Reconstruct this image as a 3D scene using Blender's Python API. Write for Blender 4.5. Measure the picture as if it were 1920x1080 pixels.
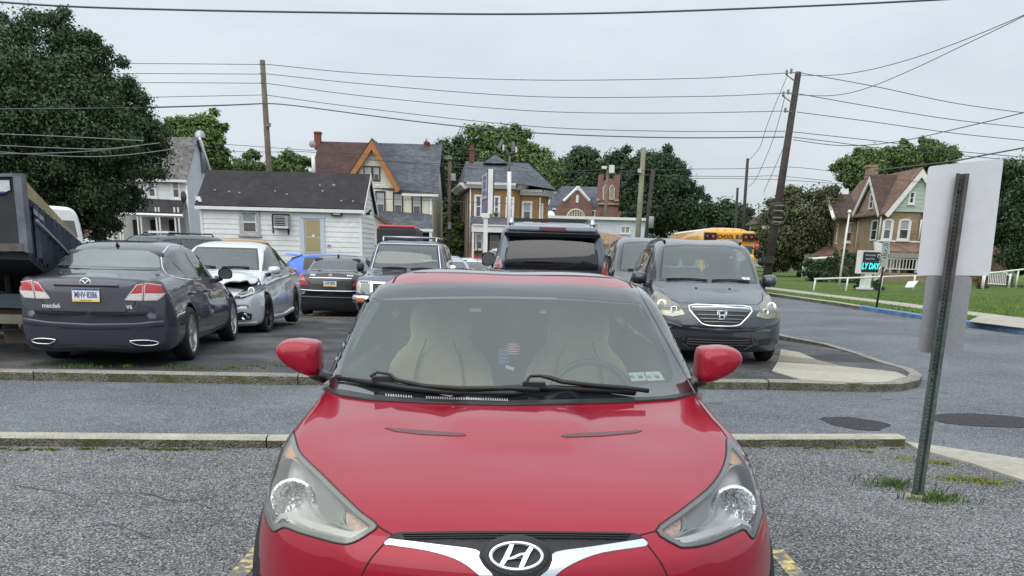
import bpy, bmesh, math, random
import numpy as np
from mathutils import Vector, Matrix
from mathutils.bvhtree import BVHTree
from mathutils.geometry import delaunay_2d_cdt
from mathutils.interpolate import poly_3d_calc
R = math.radians
PI = math.pi
random.seed(7)
rng = np.random.default_rng(7)
sc = bpy.context.scene
C = sc.collection
for _o in list(bpy.data.objects):
	bpy.data.objects.remove(_o)
# ------------------------------------------------------------------ camera
FPX, CX, CY, CAMH = 1790.0, 960.0, 1035.0, 1.49        # focal length and principal point in 1920x1080 pixels
camd = bpy.data.cameras.new('camera')
cam = bpy.data.objects.new('camera', camd)
C.objects.link(cam)
sc.camera = cam
camd.sensor_width = 36
camd.lens = FPX / 1920 * 36
camd.shift_y = (CY - 540) / 1920
camd.clip_start, camd.clip_end = 0.05, 3000
CAMR = Matrix.Rotation(PI / 2 - R(17.4), 3, 'X') @ Matrix.Rotation(R(1.55), 3, 'Z')
cam.matrix_world = Matrix.Translation((0, 0, CAMH)) @ CAMR.to_4x4()
CAMP = Vector((0, 0, CAMH))
# ------------------------------------------------------------------ sky, sun, exposure (overcast day)
world = bpy.data.worlds.new('World')
sc.world = world
world.use_nodes = True
nt = world.node_tree
nt.nodes.clear()
def wn(t, **k):
	n = nt.nodes.new(t)
	for a, b in k.items():
		setattr(n, a, b)
	return n
wout = wn('ShaderNodeOutputWorld')
bg = wn('ShaderNodeBackground')
sky = wn('ShaderNodeTexSky', sky_type='NISHITA', sun_disc=False, sun_elevation=R(48), sun_rotation=R(150))
skys = wn('ShaderNodeMix', data_type='RGBA', blend_type='MULTIPLY')
skys.inputs[0].default_value = 1
skys.inputs[7].default_value = (0.10, 0.10, 0.10, 1)
tc = wn('ShaderNodeTexCoord')
mp = wn('ShaderNodeMapping')
mp.inputs['Scale'].default_value = (1.0, 1.0, 2.6)
nz = wn('ShaderNodeTexNoise')
nz.inputs['Scale'].default_value = 2.3
nz.inputs['Detail'].default_value = 6
nz.inputs['Roughness'].default_value = 0.55
cr = wn('ShaderNodeValToRGB')
cr.color_ramp.elements[0].position, cr.color_ramp.elements[0].color = 0.30, (0.450, 0.497, 0.535, 1)
cr.color_ramp.elements[1].position, cr.color_ramp.elements[1].color = 0.72, (0.610, 0.656, 0.688, 1)
sep = wn('ShaderNodeSeparateXYZ')
zen = wn('ShaderNodeMapRange')
zen.interpolation_type = 'SMOOTHSTEP'
zen.inputs['From Min'].default_value, zen.inputs['From Max'].default_value = 0.0, 1.0
zen.inputs['To Min'].default_value, zen.inputs['To Max'].default_value = 0.97, 1.85
mul = wn('ShaderNodeVectorMath', operation='SCALE')
mix = wn('ShaderNodeMix', data_type='RGBA')
mix.inputs[0].default_value = 0.90
L = nt.links.new
L(tc.outputs['Generated'], mp.inputs['Vector'])
L(mp.outputs[0], nz.inputs['Vector'])
L(nz.outputs['Fac'], cr.inputs[0])
L(tc.outputs['Generated'], sep.inputs[0])
L(sep.outputs['Z'], zen.inputs['Value'])
L(cr.outputs[0], mul.inputs[0])
L(zen.outputs[0], mul.inputs['Scale'])
L(sky.outputs[0], skys.inputs[6])
L(skys.outputs[2], mix.inputs[6])
L(mul.outputs[0], mix.inputs[7])
L(mix.outputs[2], bg.inputs['Color'])
bg.inputs['Strength'].default_value = 1.0
L(bg.outputs[0], wout.inputs[0])
sund = bpy.data.lights.new('sun', 'SUN')
sund.energy = 1.5
sund.angle = R(80)
sund.color = (1, 0.96, 0.90)
sun = bpy.data.objects.new('sun', sund)
C.objects.link(sun)
sun.rotation_euler = (R(42), 0, R(150 - 180 + 0))
sc.view_settings.view_transform = 'Standard'
sc.view_settings.look = 'None'
sc.view_settings.exposure = 0.42
sc.view_settings.gamma = 1.0
sc.cycles.max_bounces = 6
sc.cycles.transparent_max_bounces = 16
sc.cycles.caustics_reflective = False
sc.cycles.caustics_refractive = False
# ------------------------------------------------------------------ pixel <-> world helpers
def ray(px, py):
	return CAMR @ Vector(((px - CX) / FPX, -(py - CY) / FPX, -1))
def at(px, py, Y):
	d = ray(px, py)
	return CAMP + d * (Y / d.y)
def gnd(px, py, z=0.0):
	d = ray(px, py)
	return CAMP + d * ((z - CAMH) / d.z)
# ------------------------------------------------------------------ materials
MATS = {}
def mat(name, color, rough=0.6, metal=0.0, spec=0.5, coat=0.0, noise=None, bump=None, emit=None, coat_rough=0.03, var=None):
	"""noise=(scale, amount) or list of such; colour multiplied by a noise band; bump=(scale, strength, distance)"""
	if name in MATS:
		return MATS[name]
	m = bpy.data.materials.new(name)
	m.use_nodes = True
	t = m.node_tree
	b = t.nodes['Principled BSDF']
	col4 = (*color, 1)
	b.inputs['Base Color'].default_value = col4
	b.inputs['Roughness'].default_value = rough
	b.inputs['Metallic'].default_value = metal
	b.inputs['Specular IOR Level'].default_value = spec
	b.inputs['Coat Weight'].default_value = coat
	b.inputs['Coat Roughness'].default_value = coat_rough
	co = None
	def coord():
		nonlocal co
		if co is None:
			co = t.nodes.new('ShaderNodeNewGeometry')
		return co.outputs['Position']
	last = None
	for (s, a) in ([noise] if isinstance(noise, tuple) else (noise or [])):
		n = t.nodes.new('ShaderNodeTexNoise')
		n.inputs['Scale'].default_value = s
		n.inputs['Detail'].default_value = 5
		t.links.new(coord(), n.inputs['Vector'])
		r = t.nodes.new('ShaderNodeMapRange')
		r.inputs['From Min'].default_value, r.inputs['From Max'].default_value = 0.3, 0.7
		r.inputs['To Min'].default_value, r.inputs['To Max'].default_value = 1 - a, 1 + a
		t.links.new(n.outputs['Fac'], r.inputs['Value'])
		v = t.nodes.new('ShaderNodeVectorMath')
		v.operation = 'SCALE'
		if last is None:
			v.inputs[0].default_value = color
		else:
			t.links.new(last, v.inputs[0])
		t.links.new(r.outputs[0], v.inputs['Scale'])
		last = v.outputs[0]
	if var:
		g = t.nodes.new('ShaderNodeNewGeometry')
		r = t.nodes.new('ShaderNodeMapRange')
		r.inputs['To Min'].default_value, r.inputs['To Max'].default_value = 1 - var, 1 + var
		t.links.new(g.outputs['Random Per Island'], r.inputs['Value'])
		v = t.nodes.new('ShaderNodeVectorMath')
		v.operation = 'SCALE'
		if last is None:
			v.inputs[0].default_value = color
		else:
			t.links.new(last, v.inputs[0])
		t.links.new(r.outputs[0], v.inputs['Scale'])
		last = v.outputs[0]
	if last is not None:
		t.links.new(last, b.inputs['Base Color'])
	if bump:
		n = t.nodes.new('ShaderNodeTexNoise')
		n.inputs['Scale'].default_value = bump[0]
		n.inputs['Detail'].default_value = 4
		t.links.new(coord(), n.inputs['Vector'])
		u = t.nodes.new('ShaderNodeBump')
		u.inputs['Strength'].default_value = bump[1]
		u.inputs['Distance'].default_value = bump[2] if len(bump) > 2 else 0.01
		t.links.new(n.outputs['Fac'], u.inputs['Height'])
		t.links.new(u.outputs[0], b.inputs['Normal'])
	if emit:
		b.inputs['Emission Color'].default_value = (*emit[0], 1)
		b.inputs['Emission Strength'].default_value = emit[1]
	MATS[name] = m
	return m
def glassmat(name, tint=(0.75, 0.85, 0.82), ior=1.6, rough=0.01, veil=0.0, veilcol=(0.3, 0.4, 0.4)):
	if name in MATS:
		return MATS[name]
	m = bpy.data.materials.new(name)
	m.use_nodes = True
	t = m.node_tree
	t.nodes.clear()
	o = t.nodes.new('ShaderNodeOutputMaterial')
	tr = t.nodes.new('ShaderNodeBsdfTransparent')
	tr.inputs[0].default_value = (*tint, 1)
	gl = t.nodes.new('ShaderNodeBsdfGlossy')
	gl.inputs['Roughness'].default_value = rough
	gl.inputs['Color'].default_value = (1, 1, 1, 1)
	fr = t.nodes.new('ShaderNodeFresnel')
	fr.inputs['IOR'].default_value = ior
	mx = t.nodes.new('ShaderNodeMixShader')
	first = tr.outputs[0]
	if veil:  # diffuse layer: sky-reflection haze painted into car panes, clouded plastic on lamp lenses
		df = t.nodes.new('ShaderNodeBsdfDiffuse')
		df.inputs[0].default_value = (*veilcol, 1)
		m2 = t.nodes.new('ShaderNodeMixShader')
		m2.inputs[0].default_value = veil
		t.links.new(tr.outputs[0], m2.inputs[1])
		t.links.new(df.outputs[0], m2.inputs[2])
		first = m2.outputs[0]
	t.links.new(fr.outputs[0], mx.inputs[0])
	t.links.new(first, mx.inputs[1])
	t.links.new(gl.outputs[0], mx.inputs[2])
	t.links.new(mx.outputs[0], o.inputs[0])
	MATS[name] = m
	return m
# ------------------------------------------------------------------ objects
def tag(o, label=None, cat=None, group=None, kind=None):
	if label: o['label'] = label
	if cat: o['category'] = cat
	if group: o['group'] = group
	if kind: o['kind'] = kind
	return o
WM = {}
def wmat(o):
	return WM.get(o.name, Matrix.Identity(4))
def thing(name, label, cat, loc=(0, 0, 0), rz=0.0, group=None, kind=None):
	o = bpy.data.objects.new(name, None)
	o.empty_display_size = 0.2
	C.objects.link(o)
	o.location = loc
	o.rotation_euler = (0, 0, rz)
	WM[o.name] = Matrix.Translation(Vector(loc)) @ Matrix.Rotation(rz, 4, 'Z')
	return tag(o, label, cat, group, kind)
def setting(name):
	o = bpy.data.objects.new(name, None)
	C.objects.link(o)
	o['kind'] = 'structure'
	return o
def link(name, me, parent=None, kind=None):
	o = bpy.data.objects.new(name, me)
	C.objects.link(o)
	if parent is not None:
		o.parent = parent
		WM[o.name] = wmat(parent)
	if kind: o['kind'] = kind
	return o
class MB:
	def __init__(s):
		s.v, s.f, s.m, s.sm = [], [], [], []
		s.mats = []
		s.cur = 0
	def mat(s, m):
		if m not in s.mats:
			s.mats.append(m)
		s.cur = s.mats.index(m)
		return s
	def add(s, vs, fs, smooth=False):
		b = len(s.v)
		s.v += [tuple(v) for v in vs]
		for f in fs:
			s.f.append(tuple(i + b for i in f))
			s.m.append(s.cur)
			s.sm.append(smooth)
		return s
	def box(s, c, d, rz=0.0, rx=0.0, ry=0.0):
		M = Matrix.Rotation(rz, 3, 'Z') @ Matrix.Rotation(ry, 3, 'Y') @ Matrix.Rotation(rx, 3, 'X')
		c = Vector(c)
		vs = [c + M @ Vector((sx * d[0] / 2, sy * d[1] / 2, sz * d[2] / 2)) for sx in (-1, 1) for sy in (-1, 1) for sz in (-1, 1)]
		return s.add(vs, [(0, 1, 3, 2), (4, 6, 7, 5), (0, 4, 5, 1), (2, 3, 7, 6), (0, 2, 6, 4), (1, 5, 7, 3)])
	def hexa(s, b4, t4):
		"""bottom four and top four points, same order"""
		return s.add(list(b4) + list(t4), [(3, 2, 1, 0), (4, 5, 6, 7), (0, 1, 5, 4), (1, 2, 6, 5), (2, 3, 7, 6), (3, 0, 4, 7)])
	def slab(s, poly, n, th):
		"""3-D polygon thickened along n by th"""
		n = Vector(n)
		k = len(poly)
		a = [Vector(p) for p in poly]
		b = [p + n * th for p in a]
		fs = [tuple(range(k)), tuple(range(2 * k - 1, k - 1, -1))] + [(i, i + k, (i + 1) % k + k, (i + 1) % k) for i in range(k)]
		return s.add(a + b, fs)
	def tube(s, pts, r, n=8, cap=True, smooth=True):
		pts = [Vector(p) for p in pts]
		smooth = smooth and n > 4
		rs = r if isinstance(r, (list, tuple)) else [r] * len(pts)
		vs, fs = [], []
		up = Vector((0, 0, 1))
		pu = None
		for i, p in enumerate(pts):
			d = (pts[min(i + 1, len(pts) - 1)] - pts[max(i - 1, 0)]).normalized()
			if pu is None:
				u = d.cross(up if abs(d.z) < 0.95 else Vector((1, 0, 0))).normalized()
			else:
				u = (pu - d * pu.dot(d)).normalized()
			pu = u
			w = d.cross(u)
			for k in range(n):
				a = 2 * PI * k / n
				vs.append(p + (u * math.cos(a) + w * math.sin(a)) * rs[i])
		for i in range(len(pts) - 1):
			for k in range(n):
				a, b = i * n + k, i * n + (k + 1) % n
				fs.append((a, b, b + n, a + n))
		if cap:
			fs.append(tuple(range(n - 1, -1, -1)))
			fs.append(tuple(range((len(pts) - 1) * n, len(pts) * n)))
		return s.add(vs, fs, smooth)
	def lathe(s, prof, axis='Z', c=(0, 0, 0), n=24, smooth=True, M=None):
		"""prof: list of (radius, height)"""
		c = Vector(c)
		vs, fs = [], []
		for (r, h) in prof:
			for k in range(n):
				a = 2 * PI * k / n
				x, y = r * math.cos(a), r * math.sin(a)
				p = {'Z': Vector((x, y, h)), 'Y': Vector((x, h, y)), 'X': Vector((h, x, y))}[axis]
				if M is not None: p = M @ p
				vs.append(c + p)
		for i in range(len(prof) - 1):
			for k in range(n):
				a, b = i * n + k, i * n + (k + 1) % n
				fs.append((a, b, b + n, a + n))
		return s.add(vs, fs, smooth)
	def build(s, name, m=None, parent=None, world=False, kind=None, bevel=0.0):
		me = bpy.data.meshes.new(name)
		vs = s.v
		if world and parent is not None:
			Mi = wmat(parent).inverted()
			vs = [tuple(Mi @ Vector(v)) for v in vs]
		me.from_pydata(vs, [], s.f)
		mats = s.mats if s.mats else []
		if m is not None and not mats: mats = [m]
		for q in mats: me.materials.append(q)
		if s.mats:
			me.polygons.foreach_set('material_index', s.m)
		me.polygons.foreach_set('use_smooth', s.sm)
		bm = bmesh.new()
		bm.from_mesh(me)
		bmesh.ops.recalc_face_normals(bm, faces=bm.faces)
		bm.to_mesh(me)
		bm.free()
		o = link(name, me, parent, kind)
		if bevel:
			md = o.modifiers.new('bevel', 'BEVEL')
			md.width = bevel
			md.segments = 2
			md.limit_method = 'ANGLE'
		return o
def inpoly(x, y, P):
	c = False
	j = len(P) - 1
	for i in range(len(P)):
		if (P[i][1] > y) != (P[j][1] > y) and x < (P[j][0] - P[i][0]) * (y - P[i][1]) / (P[j][1] - P[i][1]) + P[i][0]:
			c = not c
		j = i
	return c
def edge_dist(x, y, P):
	best = 1e9
	for i in range(len(P)):
		a, b = Vector(P[i]), Vector(P[(i + 1) % len(P)])
		ab = b - a
		t_ = max(0, min(1, (Vector((x, y)) - a).dot(ab) / max(1e-6, ab.length_squared)))
		best = min(best, (Vector((x, y)) - a - ab * t_).length)
	return best
def area2(P):
	return sum(P[i][0] * P[(i + 1) % len(P)][1] - P[(i + 1) % len(P)][0] * P[i][1] for i in range(len(P))) / 2
def inset(P, d):
	"""move every corner of a polygon inwards by d (outwards if negative)"""
	s = 1 if area2(P) > 0 else -1
	out = []
	n = len(P)
	for i in range(n):
		a, b, c = Vector(P[i - 1]).to_2d(), Vector(P[i]).to_2d(), Vector(P[(i + 1) % n]).to_2d()
		e1, e2 = (b - a), (c - b)
		if e1.length < 1e-9 or e2.length < 1e-9:
			out.append(tuple(b)); continue
		e1.normalize(); e2.normalize()
		n1, n2 = Vector((-e1.y, e1.x)) * s, Vector((-e2.y, e2.x)) * s
		m = n1 + n2
		if m.length < 1e-6: m = n1.copy()
		m.normalize()
		k = d / max(0.45, m.dot(n1))
		out.append((b.x + m.x * k, b.y + m.y * k))
	return out
def smooth_poly(P, n=3, closed=True):
	"""Catmull-Rom through the corners"""
	out = []
	k = len(P)
	rg = range(k) if closed else range(k - 1)
	for i in rg:
		if closed:
			p0, p1, p2, p3 = [np.array(P[(i + q) % k], float) for q in (-1, 0, 1, 2)]
		else:
			p0, p1, p2, p3 = [np.array(P[min(max(i + q, 0), k - 1)], float) for q in (-1, 0, 1, 2)]
		for j in range(n):
			t = j / n
			out.append(tuple(0.5 * ((2 * p1) + (-p0 + p2) * t + (2 * p0 - 5 * p1 + 4 * p2 - p3) * t * t + (-p0 + 3 * p1 - 3 * p2 + p3) * t ** 3)))
	if not closed: out.append(tuple(P[-1]))
	return out
def resample(P, d, closed=True):
	out = []
	k = len(P)
	for i in range(k if closed else k - 1):
		a, b = Vector(P[i]), Vector(P[(i + 1) % k])
		n = max(1, int((b - a).length / d + 0.5))
		for j in range(n):
			out.append(tuple(a + (b - a) * (j / n)))
	if not closed: out.append(tuple(P[-1]))
	return out
def fill2d(outer, holes=(), step=0.05):
	"""triangulate an outline with interior grid points"""
	polys = [resample(outer, step)] + [resample(h, step) for h in holes]
	pts, edges = [], []
	for P in polys:
		b = len(pts)
		pts += [Vector(p) for p in P]
		edges += [(b + i, b + (i + 1) % len(P)) for i in range(len(P))]
	nb = len(pts)
	xs = [p.x for p in pts[:len(polys[0])]]; ys = [p.y for p in pts[:len(polys[0])]]
	x = min(xs) + step * 0.5
	border = np.array([(p.x, p.y) for p in pts])
	while x < max(xs):
		y = min(ys) + step * 0.5
		while y < max(ys):
			if inpoly(x, y, polys[0]) and not any(inpoly(x, y, h) for h in polys[1:]):
				if np.min(np.hypot(border[:, 0] - x, border[:, 1] - y)) > step * 0.45:
					pts.append(Vector((x, y)))
			y += step
		x += step
	vs, es, fs, _, _, _ = delaunay_2d_cdt(pts, edges, [], 0, 1e-7)
	good = []
	for f in fs:
		cx = sum(vs[i].x for i in f) / len(f); cy = sum(vs[i].y for i in f) / len(f)
		if inpoly(cx, cy, polys[0]) and not any(inpoly(cx, cy, h) for h in polys[1:]):
			good.append(tuple(f))
	return [(v.x, v.y) for v in vs], good
def pchip(xs, ys, x):
	xs = np.asarray(xs, float); ys = np.asarray(ys, float); x = np.asarray(x, float)
	h = np.diff(xs); d = np.diff(ys, axis=0) / h.reshape((-1,) + (1,) * (ys.ndim - 1))
	m = np.zeros_like(ys)
	for i in range(1, len(xs) - 1):
		a, b = d[i - 1], d[i]
		with np.errstate(divide='ignore', invalid='ignore'):
			w1, w2 = 2 * h[i] + h[i - 1], h[i] + 2 * h[i - 1]
			q = (w1 + w2) / (w1 / a + w2 / b)
		m[i] = np.where(a * b > 0, q, 0)
	m[0], m[-1] = d[0], d[-1]
	k = np.clip(np.searchsorted(xs, x) - 1, 0, len(xs) - 2)
	t = ((x - xs[k]) / h[k]).reshape((-1,) + (1,) * (ys.ndim - 1))
	hk = h[k].reshape(t.shape)
	return (2 * t ** 3 - 3 * t ** 2 + 1) * ys[k] + (t ** 3 - 2 * t ** 2 + t) * hk * m[k] + (-2 * t ** 3 + 3 * t ** 2) * ys[k + 1] + (t ** 3 - t ** 2) * hk * m[k + 1]
def text_mesh(s, size, depth=0.002, align='CENTER', shear=0, bold=0.0, spacing=1.0):
	cu = bpy.data.curves.new('text', 'FONT')
	cu.body = s
	cu.size = size
	cu.extrude = depth
	cu.align_x = align
	cu.align_y = 'CENTER'
	cu.shear = shear
	cu.offset = bold
	cu.space_character = spacing
	cu.resolution_u = 3
	o = bpy.data.objects.new('text', cu)
	C.objects.link(o)
	dg = bpy.context.evaluated_depsgraph_get()
	me = bpy.data.meshes.new_from_object(o.evaluated_get(dg))
	bpy.data.objects.remove(o)
	return me
def put_text(name, s, size, m, M, parent, **k):
	me = text_mesh(s, size, **k)
	me.transform(M)
	me.materials.clear()
	me.materials.append(m)
	o = link(name, me, parent)
	return o
# ------------------------------------------------------------------ vehicles: lofted bodies with parts fitted to their surface
def paint(name, color, flake=0.25, rough=0.38, inner=(0.03, 0.03, 0.032), coat=1.0):
	if name in MATS:
		return MATS[name]
	m = mat(name, color, rough=rough, metal=flake, spec=0.5, coat=coat)
	t = m.node_tree
	b = t.nodes['Principled BSDF']
	g = t.nodes.new('ShaderNodeNewGeometry')
	nz_ = t.nodes.new('ShaderNodeTexNoise')
	nz_.inputs['Scale'].default_value = 1.7
	nz_.inputs['Detail'].default_value = 8
	t.links.new(g.outputs['Position'], nz_.inputs['Vector'])
	mr = t.nodes.new('ShaderNodeMapRange')
	mr.inputs['From Min'].default_value, mr.inputs['From Max'].default_value = 0.35, 0.75
	mr.inputs['To Min'].default_value, mr.inputs['To Max'].default_value = 0.008, 0.035
	t.links.new(nz_.outputs['Fac'], mr.inputs['Value'])
	t.links.new(mr.outputs[0], b.inputs['Coat Roughness'])
	mx = t.nodes.new('ShaderNodeMixShader')
	d = t.nodes.new('ShaderNodeBsdfDiffuse')
	d.inputs[0].default_value = (*inner, 1)
	t.links.new(g.outputs['Backfacing'], mx.inputs[0])
	t.links.new(b.outputs[0], mx.inputs[1])
	t.links.new(d.outputs[0], mx.inputs[2])
	t.links.new(mx.outputs[0], t.nodes['Material Output'].inputs[0])
	return m
black_gloss = mat('black_gloss', (0.006, 0.006, 0.007), rough=0.12, coat=0.6)
black_plastic = mat('black_plastic', (0.018, 0.018, 0.02), rough=0.5)
black_seam = mat('black_seam', (0.004, 0.004, 0.005), rough=0.8)
rubber = mat('rubber', (0.014, 0.014, 0.015), rough=0.75, noise=(30, 0.3))
chrome = mat('chrome', (0.85, 0.86, 0.88), rough=0.06, metal=1.0)
silver = mat('silver', (0.55, 0.56, 0.58), rough=0.25, metal=0.9)
lamp_silver = mat('lamp_silver', (0.62, 0.63, 0.63), rough=0.2, metal=0.7)
lamp_grey = mat('lamp_grey', (0.32, 0.33, 0.33), rough=0.35, metal=0.5)
alloy = mat('alloy', (0.50, 0.50, 0.50), rough=0.35, metal=0.8)
dark_alloy = mat('dark_alloy', (0.05, 0.05, 0.055), rough=0.35, metal=0.6)
interior_grey = mat('interior_grey', (0.05, 0.052, 0.056), rough=0.85)
interior_light = mat('interior_light', (0.20, 0.20, 0.20), rough=0.9)
tan = mat('tan_cloth', (0.88, 0.70, 0.40), rough=0.95, noise=(9, 0.12))
glass_clear = glassmat('glass_clear', (0.80, 0.90, 0.87), ior=1.9)
glass_hero = glassmat('glass_hero', (0.93, 0.99, 0.97), ior=1.70, veil=.07, veilcol=(.52, .62, .57))  # greenish haze of reflected sky is put into the pane's diffuse colour
glass_dark = glassmat('glass_dark', (0.10, 0.12, 0.12), ior=1.7)
glass_mid = glassmat('glass_mid', (0.62, 0.72, 0.70), ior=1.9)
lens_clear = glassmat('lens_clear', (0.90, 0.92, 0.92), ior=1.45)
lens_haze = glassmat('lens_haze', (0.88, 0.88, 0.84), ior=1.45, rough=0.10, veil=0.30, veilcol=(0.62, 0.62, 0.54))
red_lens = mat('red_lens', (0.42, 0.012, 0.014), rough=0.15, coat=1.0, noise=(40, 0.25))
dark_red_lens = mat('dark_red_lens', (0.13, 0.008, 0.01), rough=0.15, coat=1.0)
amber = mat('amber', (0.72, 0.22, 0.03), rough=0.25, coat=1.0)
white_lens = mat('white_lens', (0.60, 0.58, 0.56), rough=0.2, coat=1.0, noise=(50, 0.2))
plate_white = mat('plate_white', (0.62, 0.64, 0.66), rough=0.4)
plate_blue = mat('plate_blue', (0.02, 0.04, 0.16), rough=0.4)
plate_yellow = mat('plate_yellow', (0.78, 0.50, 0.06), rough=0.4)
def body_net(rows, W):
	net = []
	for r in rows:
		x, bow, zb, wb, zm, wm, zs, ws, zr, wr, zt = r
		flat = abs(zt - zb) < 1e-6
		y5 = ws * 0.45 + wr * 0.55 + (0 if flat else 0.5 * max(0, min(0.045, (zr - zs) * 0.16)))
		z5 = zs * 0.45 + zr * 0.55
		if (zr - zs) < 0.12 and not flat:
			z5 = zs * 0.38 + zr * 0.62
		pts = [(0, zb), (wb, zb), (wb * 0.25 + wm * 0.75 + 0.01, zb + (zm - zb) * 0.32), (wm, zm), (ws, zs), (y5, z5), (wr, zr), (0, zt)]
		net.append([(x + bow * (abs(y) / W) ** 2.3, y, z) for y, z in pts])
	return np.array(net)
class Car:
	def __init__(s, root, rows, W, sub=5, sec=7, bulge=None):
		s.root, s.W = root, W
		s.cuts = []
		net = body_net(rows, W)
		n = len(rows)
		ts = []
		for i in range(n - 1):
			d = abs(rows[i + 1][0] - rows[i][0])
			k = max(3, int(math.ceil(d / (0.30 / sub))))
			ts += [i + j / k for j in range(k)]
		ts.append(n - 1)
		s.net = pchip(np.arange(n), net, ts)          # (m, 8, 3)
		ring = []
		m = len(ts)
		P = s.net
		prev = np.concatenate([P[:, :1] * 1.0, P, P[:, -1:] * 1.0], axis=1)
		prev[:, 0] = P[:, 1] * np.array([1, -1, 1])
		prev[:, -1] = P[:, 6] * np.array([1, -1, 1])
		cols = []
		segn = [2, 3, sec, sec, sec, sec, sec + 3]
		for j in range(7):
			p0, p1, p2, p3 = prev[:, j], prev[:, j + 1], prev[:, j + 2], prev[:, j + 3]
			l01 = np.linalg.norm(p1 - p0, axis=1, keepdims=True) ** 0.5 + 1e-5
			l12 = np.linalg.norm(p2 - p1, axis=1, keepdims=True) ** 0.5 + 1e-5
			l23 = np.linalg.norm(p3 - p2, axis=1, keepdims=True) ** 0.5 + 1e-5
			m1 = l12 * ((p1 - p0) / l01 - (p2 - p0) / (l01 + l12) + (p2 - p1) / l12)
			m2 = l12 * ((p2 - p1) / l12 - (p3 - p1) / (l12 + l23) + (p3 - p2) / l23)
			for q in range(segn[j]):
				t = q / segn[j]
				cols.append((2 * t ** 3 - 3 * t ** 2 + 1) * p1 + (t ** 3 - 2 * t ** 2 + t) * m1 + (-2 * t ** 3 + 3 * t ** 2) * p2 + (t ** 3 - t ** 2) * m2)
		cols.append(P[:, 7])
		half = np.stack(cols, axis=1)                  # (m, k, 3)
		if bulge is not None:
			half = bulge(half)
		k = half.shape[1]
		other = half[:, 1:-1][:, ::-1] * np.array([1, -1, 1])
		full = np.concatenate([half, other], axis=1)
		K = full.shape[1]
		bm = bmesh.new()
		vs = [bm.verts.new(p) for p in full.reshape(-1, 3)]
		for i in range(m - 1):
			for j in range(K):
				a, b = i * K + j, i * K + (j + 1) % K
				try:
					bm.faces.new((vs[a], vs[b], vs[b + K], vs[a + K]))
				except ValueError:
					pass
		bmesh.ops.remove_doubles(bm, verts=bm.verts, dist=0.0006)
		bmesh.ops.dissolve_degenerate(bm, edges=bm.edges, dist=0.0003)
		bmesh.ops.holes_fill(bm, edges=bm.edges, sides=0)
		bmesh.ops.recalc_face_normals(bm, faces=bm.faces)
		s.bm = bm
		bm.normal_update(); bm.faces.ensure_lookup_table()
		s.bvh = BVHTree.FromBMesh(bm)
		s.Mi = wmat(root).inverted()
		s.M = wmat(root)
		s.camo = s.Mi @ CAMP
		s.L = rows[-1][0]
	def smooth_n(s, p, n, i):
		try:
			f = s.bm.faces[i]
			vs_ = f.verts
			w = poly_3d_calc([v.co for v in vs_], p)
			q = Vector((0, 0, 0))
			for v, k in zip(vs_, w): q += v.normal * k
			return q.normalized() if q.dot(n) > 0.3 else n
		except Exception:
			return n
	def hit(s, axis, a, b, side=1):
		if axis == 'front': o, d = Vector((-3, a, b)), Vector((1, 0, 0))
		elif axis == 'rear': o, d = Vector((s.L + 3, a, b)), Vector((-1, 0, 0))
		elif axis == 'side': o, d = Vector((a, 4 * side, b)), Vector((0, -side, 0))
		elif axis == 'top': o, d = Vector((a, b, 5)), Vector((0, 0, -1))
		else:
			o, d = s.camo, (s.Mi.to_3x3() @ ray(a, b)).normalized()
		h = s.bvh.ray_cast(o, d)
		if h[0] is not None:
			return h[0], s.smooth_n(h[0], h[1], h[2])
		best = None
		base = {'front': -o.x - 0.0 + 0.5, 'rear': 3.5, 'side': 4 - s.W * 0.9, 'top': 4.0}.get(axis, None)
		if base is None:
			c = Vector((1.2, 0, 0.8)); base = (c - o).dot(d)
		for q in np.linspace(base - 1.5, base + 1.5, 40):
			p = o + d * q
			l, nn, ii, dist = s.bvh.find_nearest(p)
			if best is None or dist < best[2]:
				best = (l, nn, dist, ii)
		return best[0], s.smooth_n(best[0], best[1], best[3])
	def fitter(s, axis, outline, side, step, deg, bl):
		pts, _ = fill2d(outline, (), step)
		A0 = np.array(pts); c0, sc0 = A0.mean(0), A0.std(0) * 1.7
		H = [s.hit(axis, a, b, side) for a, b in pts]
		P = np.array([tuple(h[0]) for h in H]); N = np.array([tuple(h[1]) for h in H]).mean(0)
		ex = [(i, j) for i in range(deg + 1) for j in range(deg + 1 - i)]
		u = (A0 - c0) / sc0
		M = np.stack([u[:, 0] ** i * u[:, 1] ** j for i, j in ex], 1)
		K = np.linalg.lstsq(M, P, rcond=None)[0]
		def fn(a, b):
			x, y = (a - c0[0]) / sc0[0], (b - c0[1]) / sc0[1]
			p = sum(K[q] * x ** i * y ** j for q, (i, j) in enumerate(ex))
			dx = sum(K[q] * i * x ** (i - 1) * y ** j for q, (i, j) in enumerate(ex) if i)
			dy = sum(K[q] * j * x ** i * y ** (j - 1) for q, (i, j) in enumerate(ex) if j)
			n = np.cross(dx, dy); n = n / np.linalg.norm(n)
			if n @ N < 0: n = -n
			h, hn = s.hit(axis, a, b, side)
			w = min(1, edge_dist(a, b, outline) / bl) if inpoly(a, b, outline) else 0
			w = w * w * (3 - 2 * w)
			return h.lerp(Vector(p), w), hn.lerp(Vector(n), min(1, w * 2)).normalized()
		return fn
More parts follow.
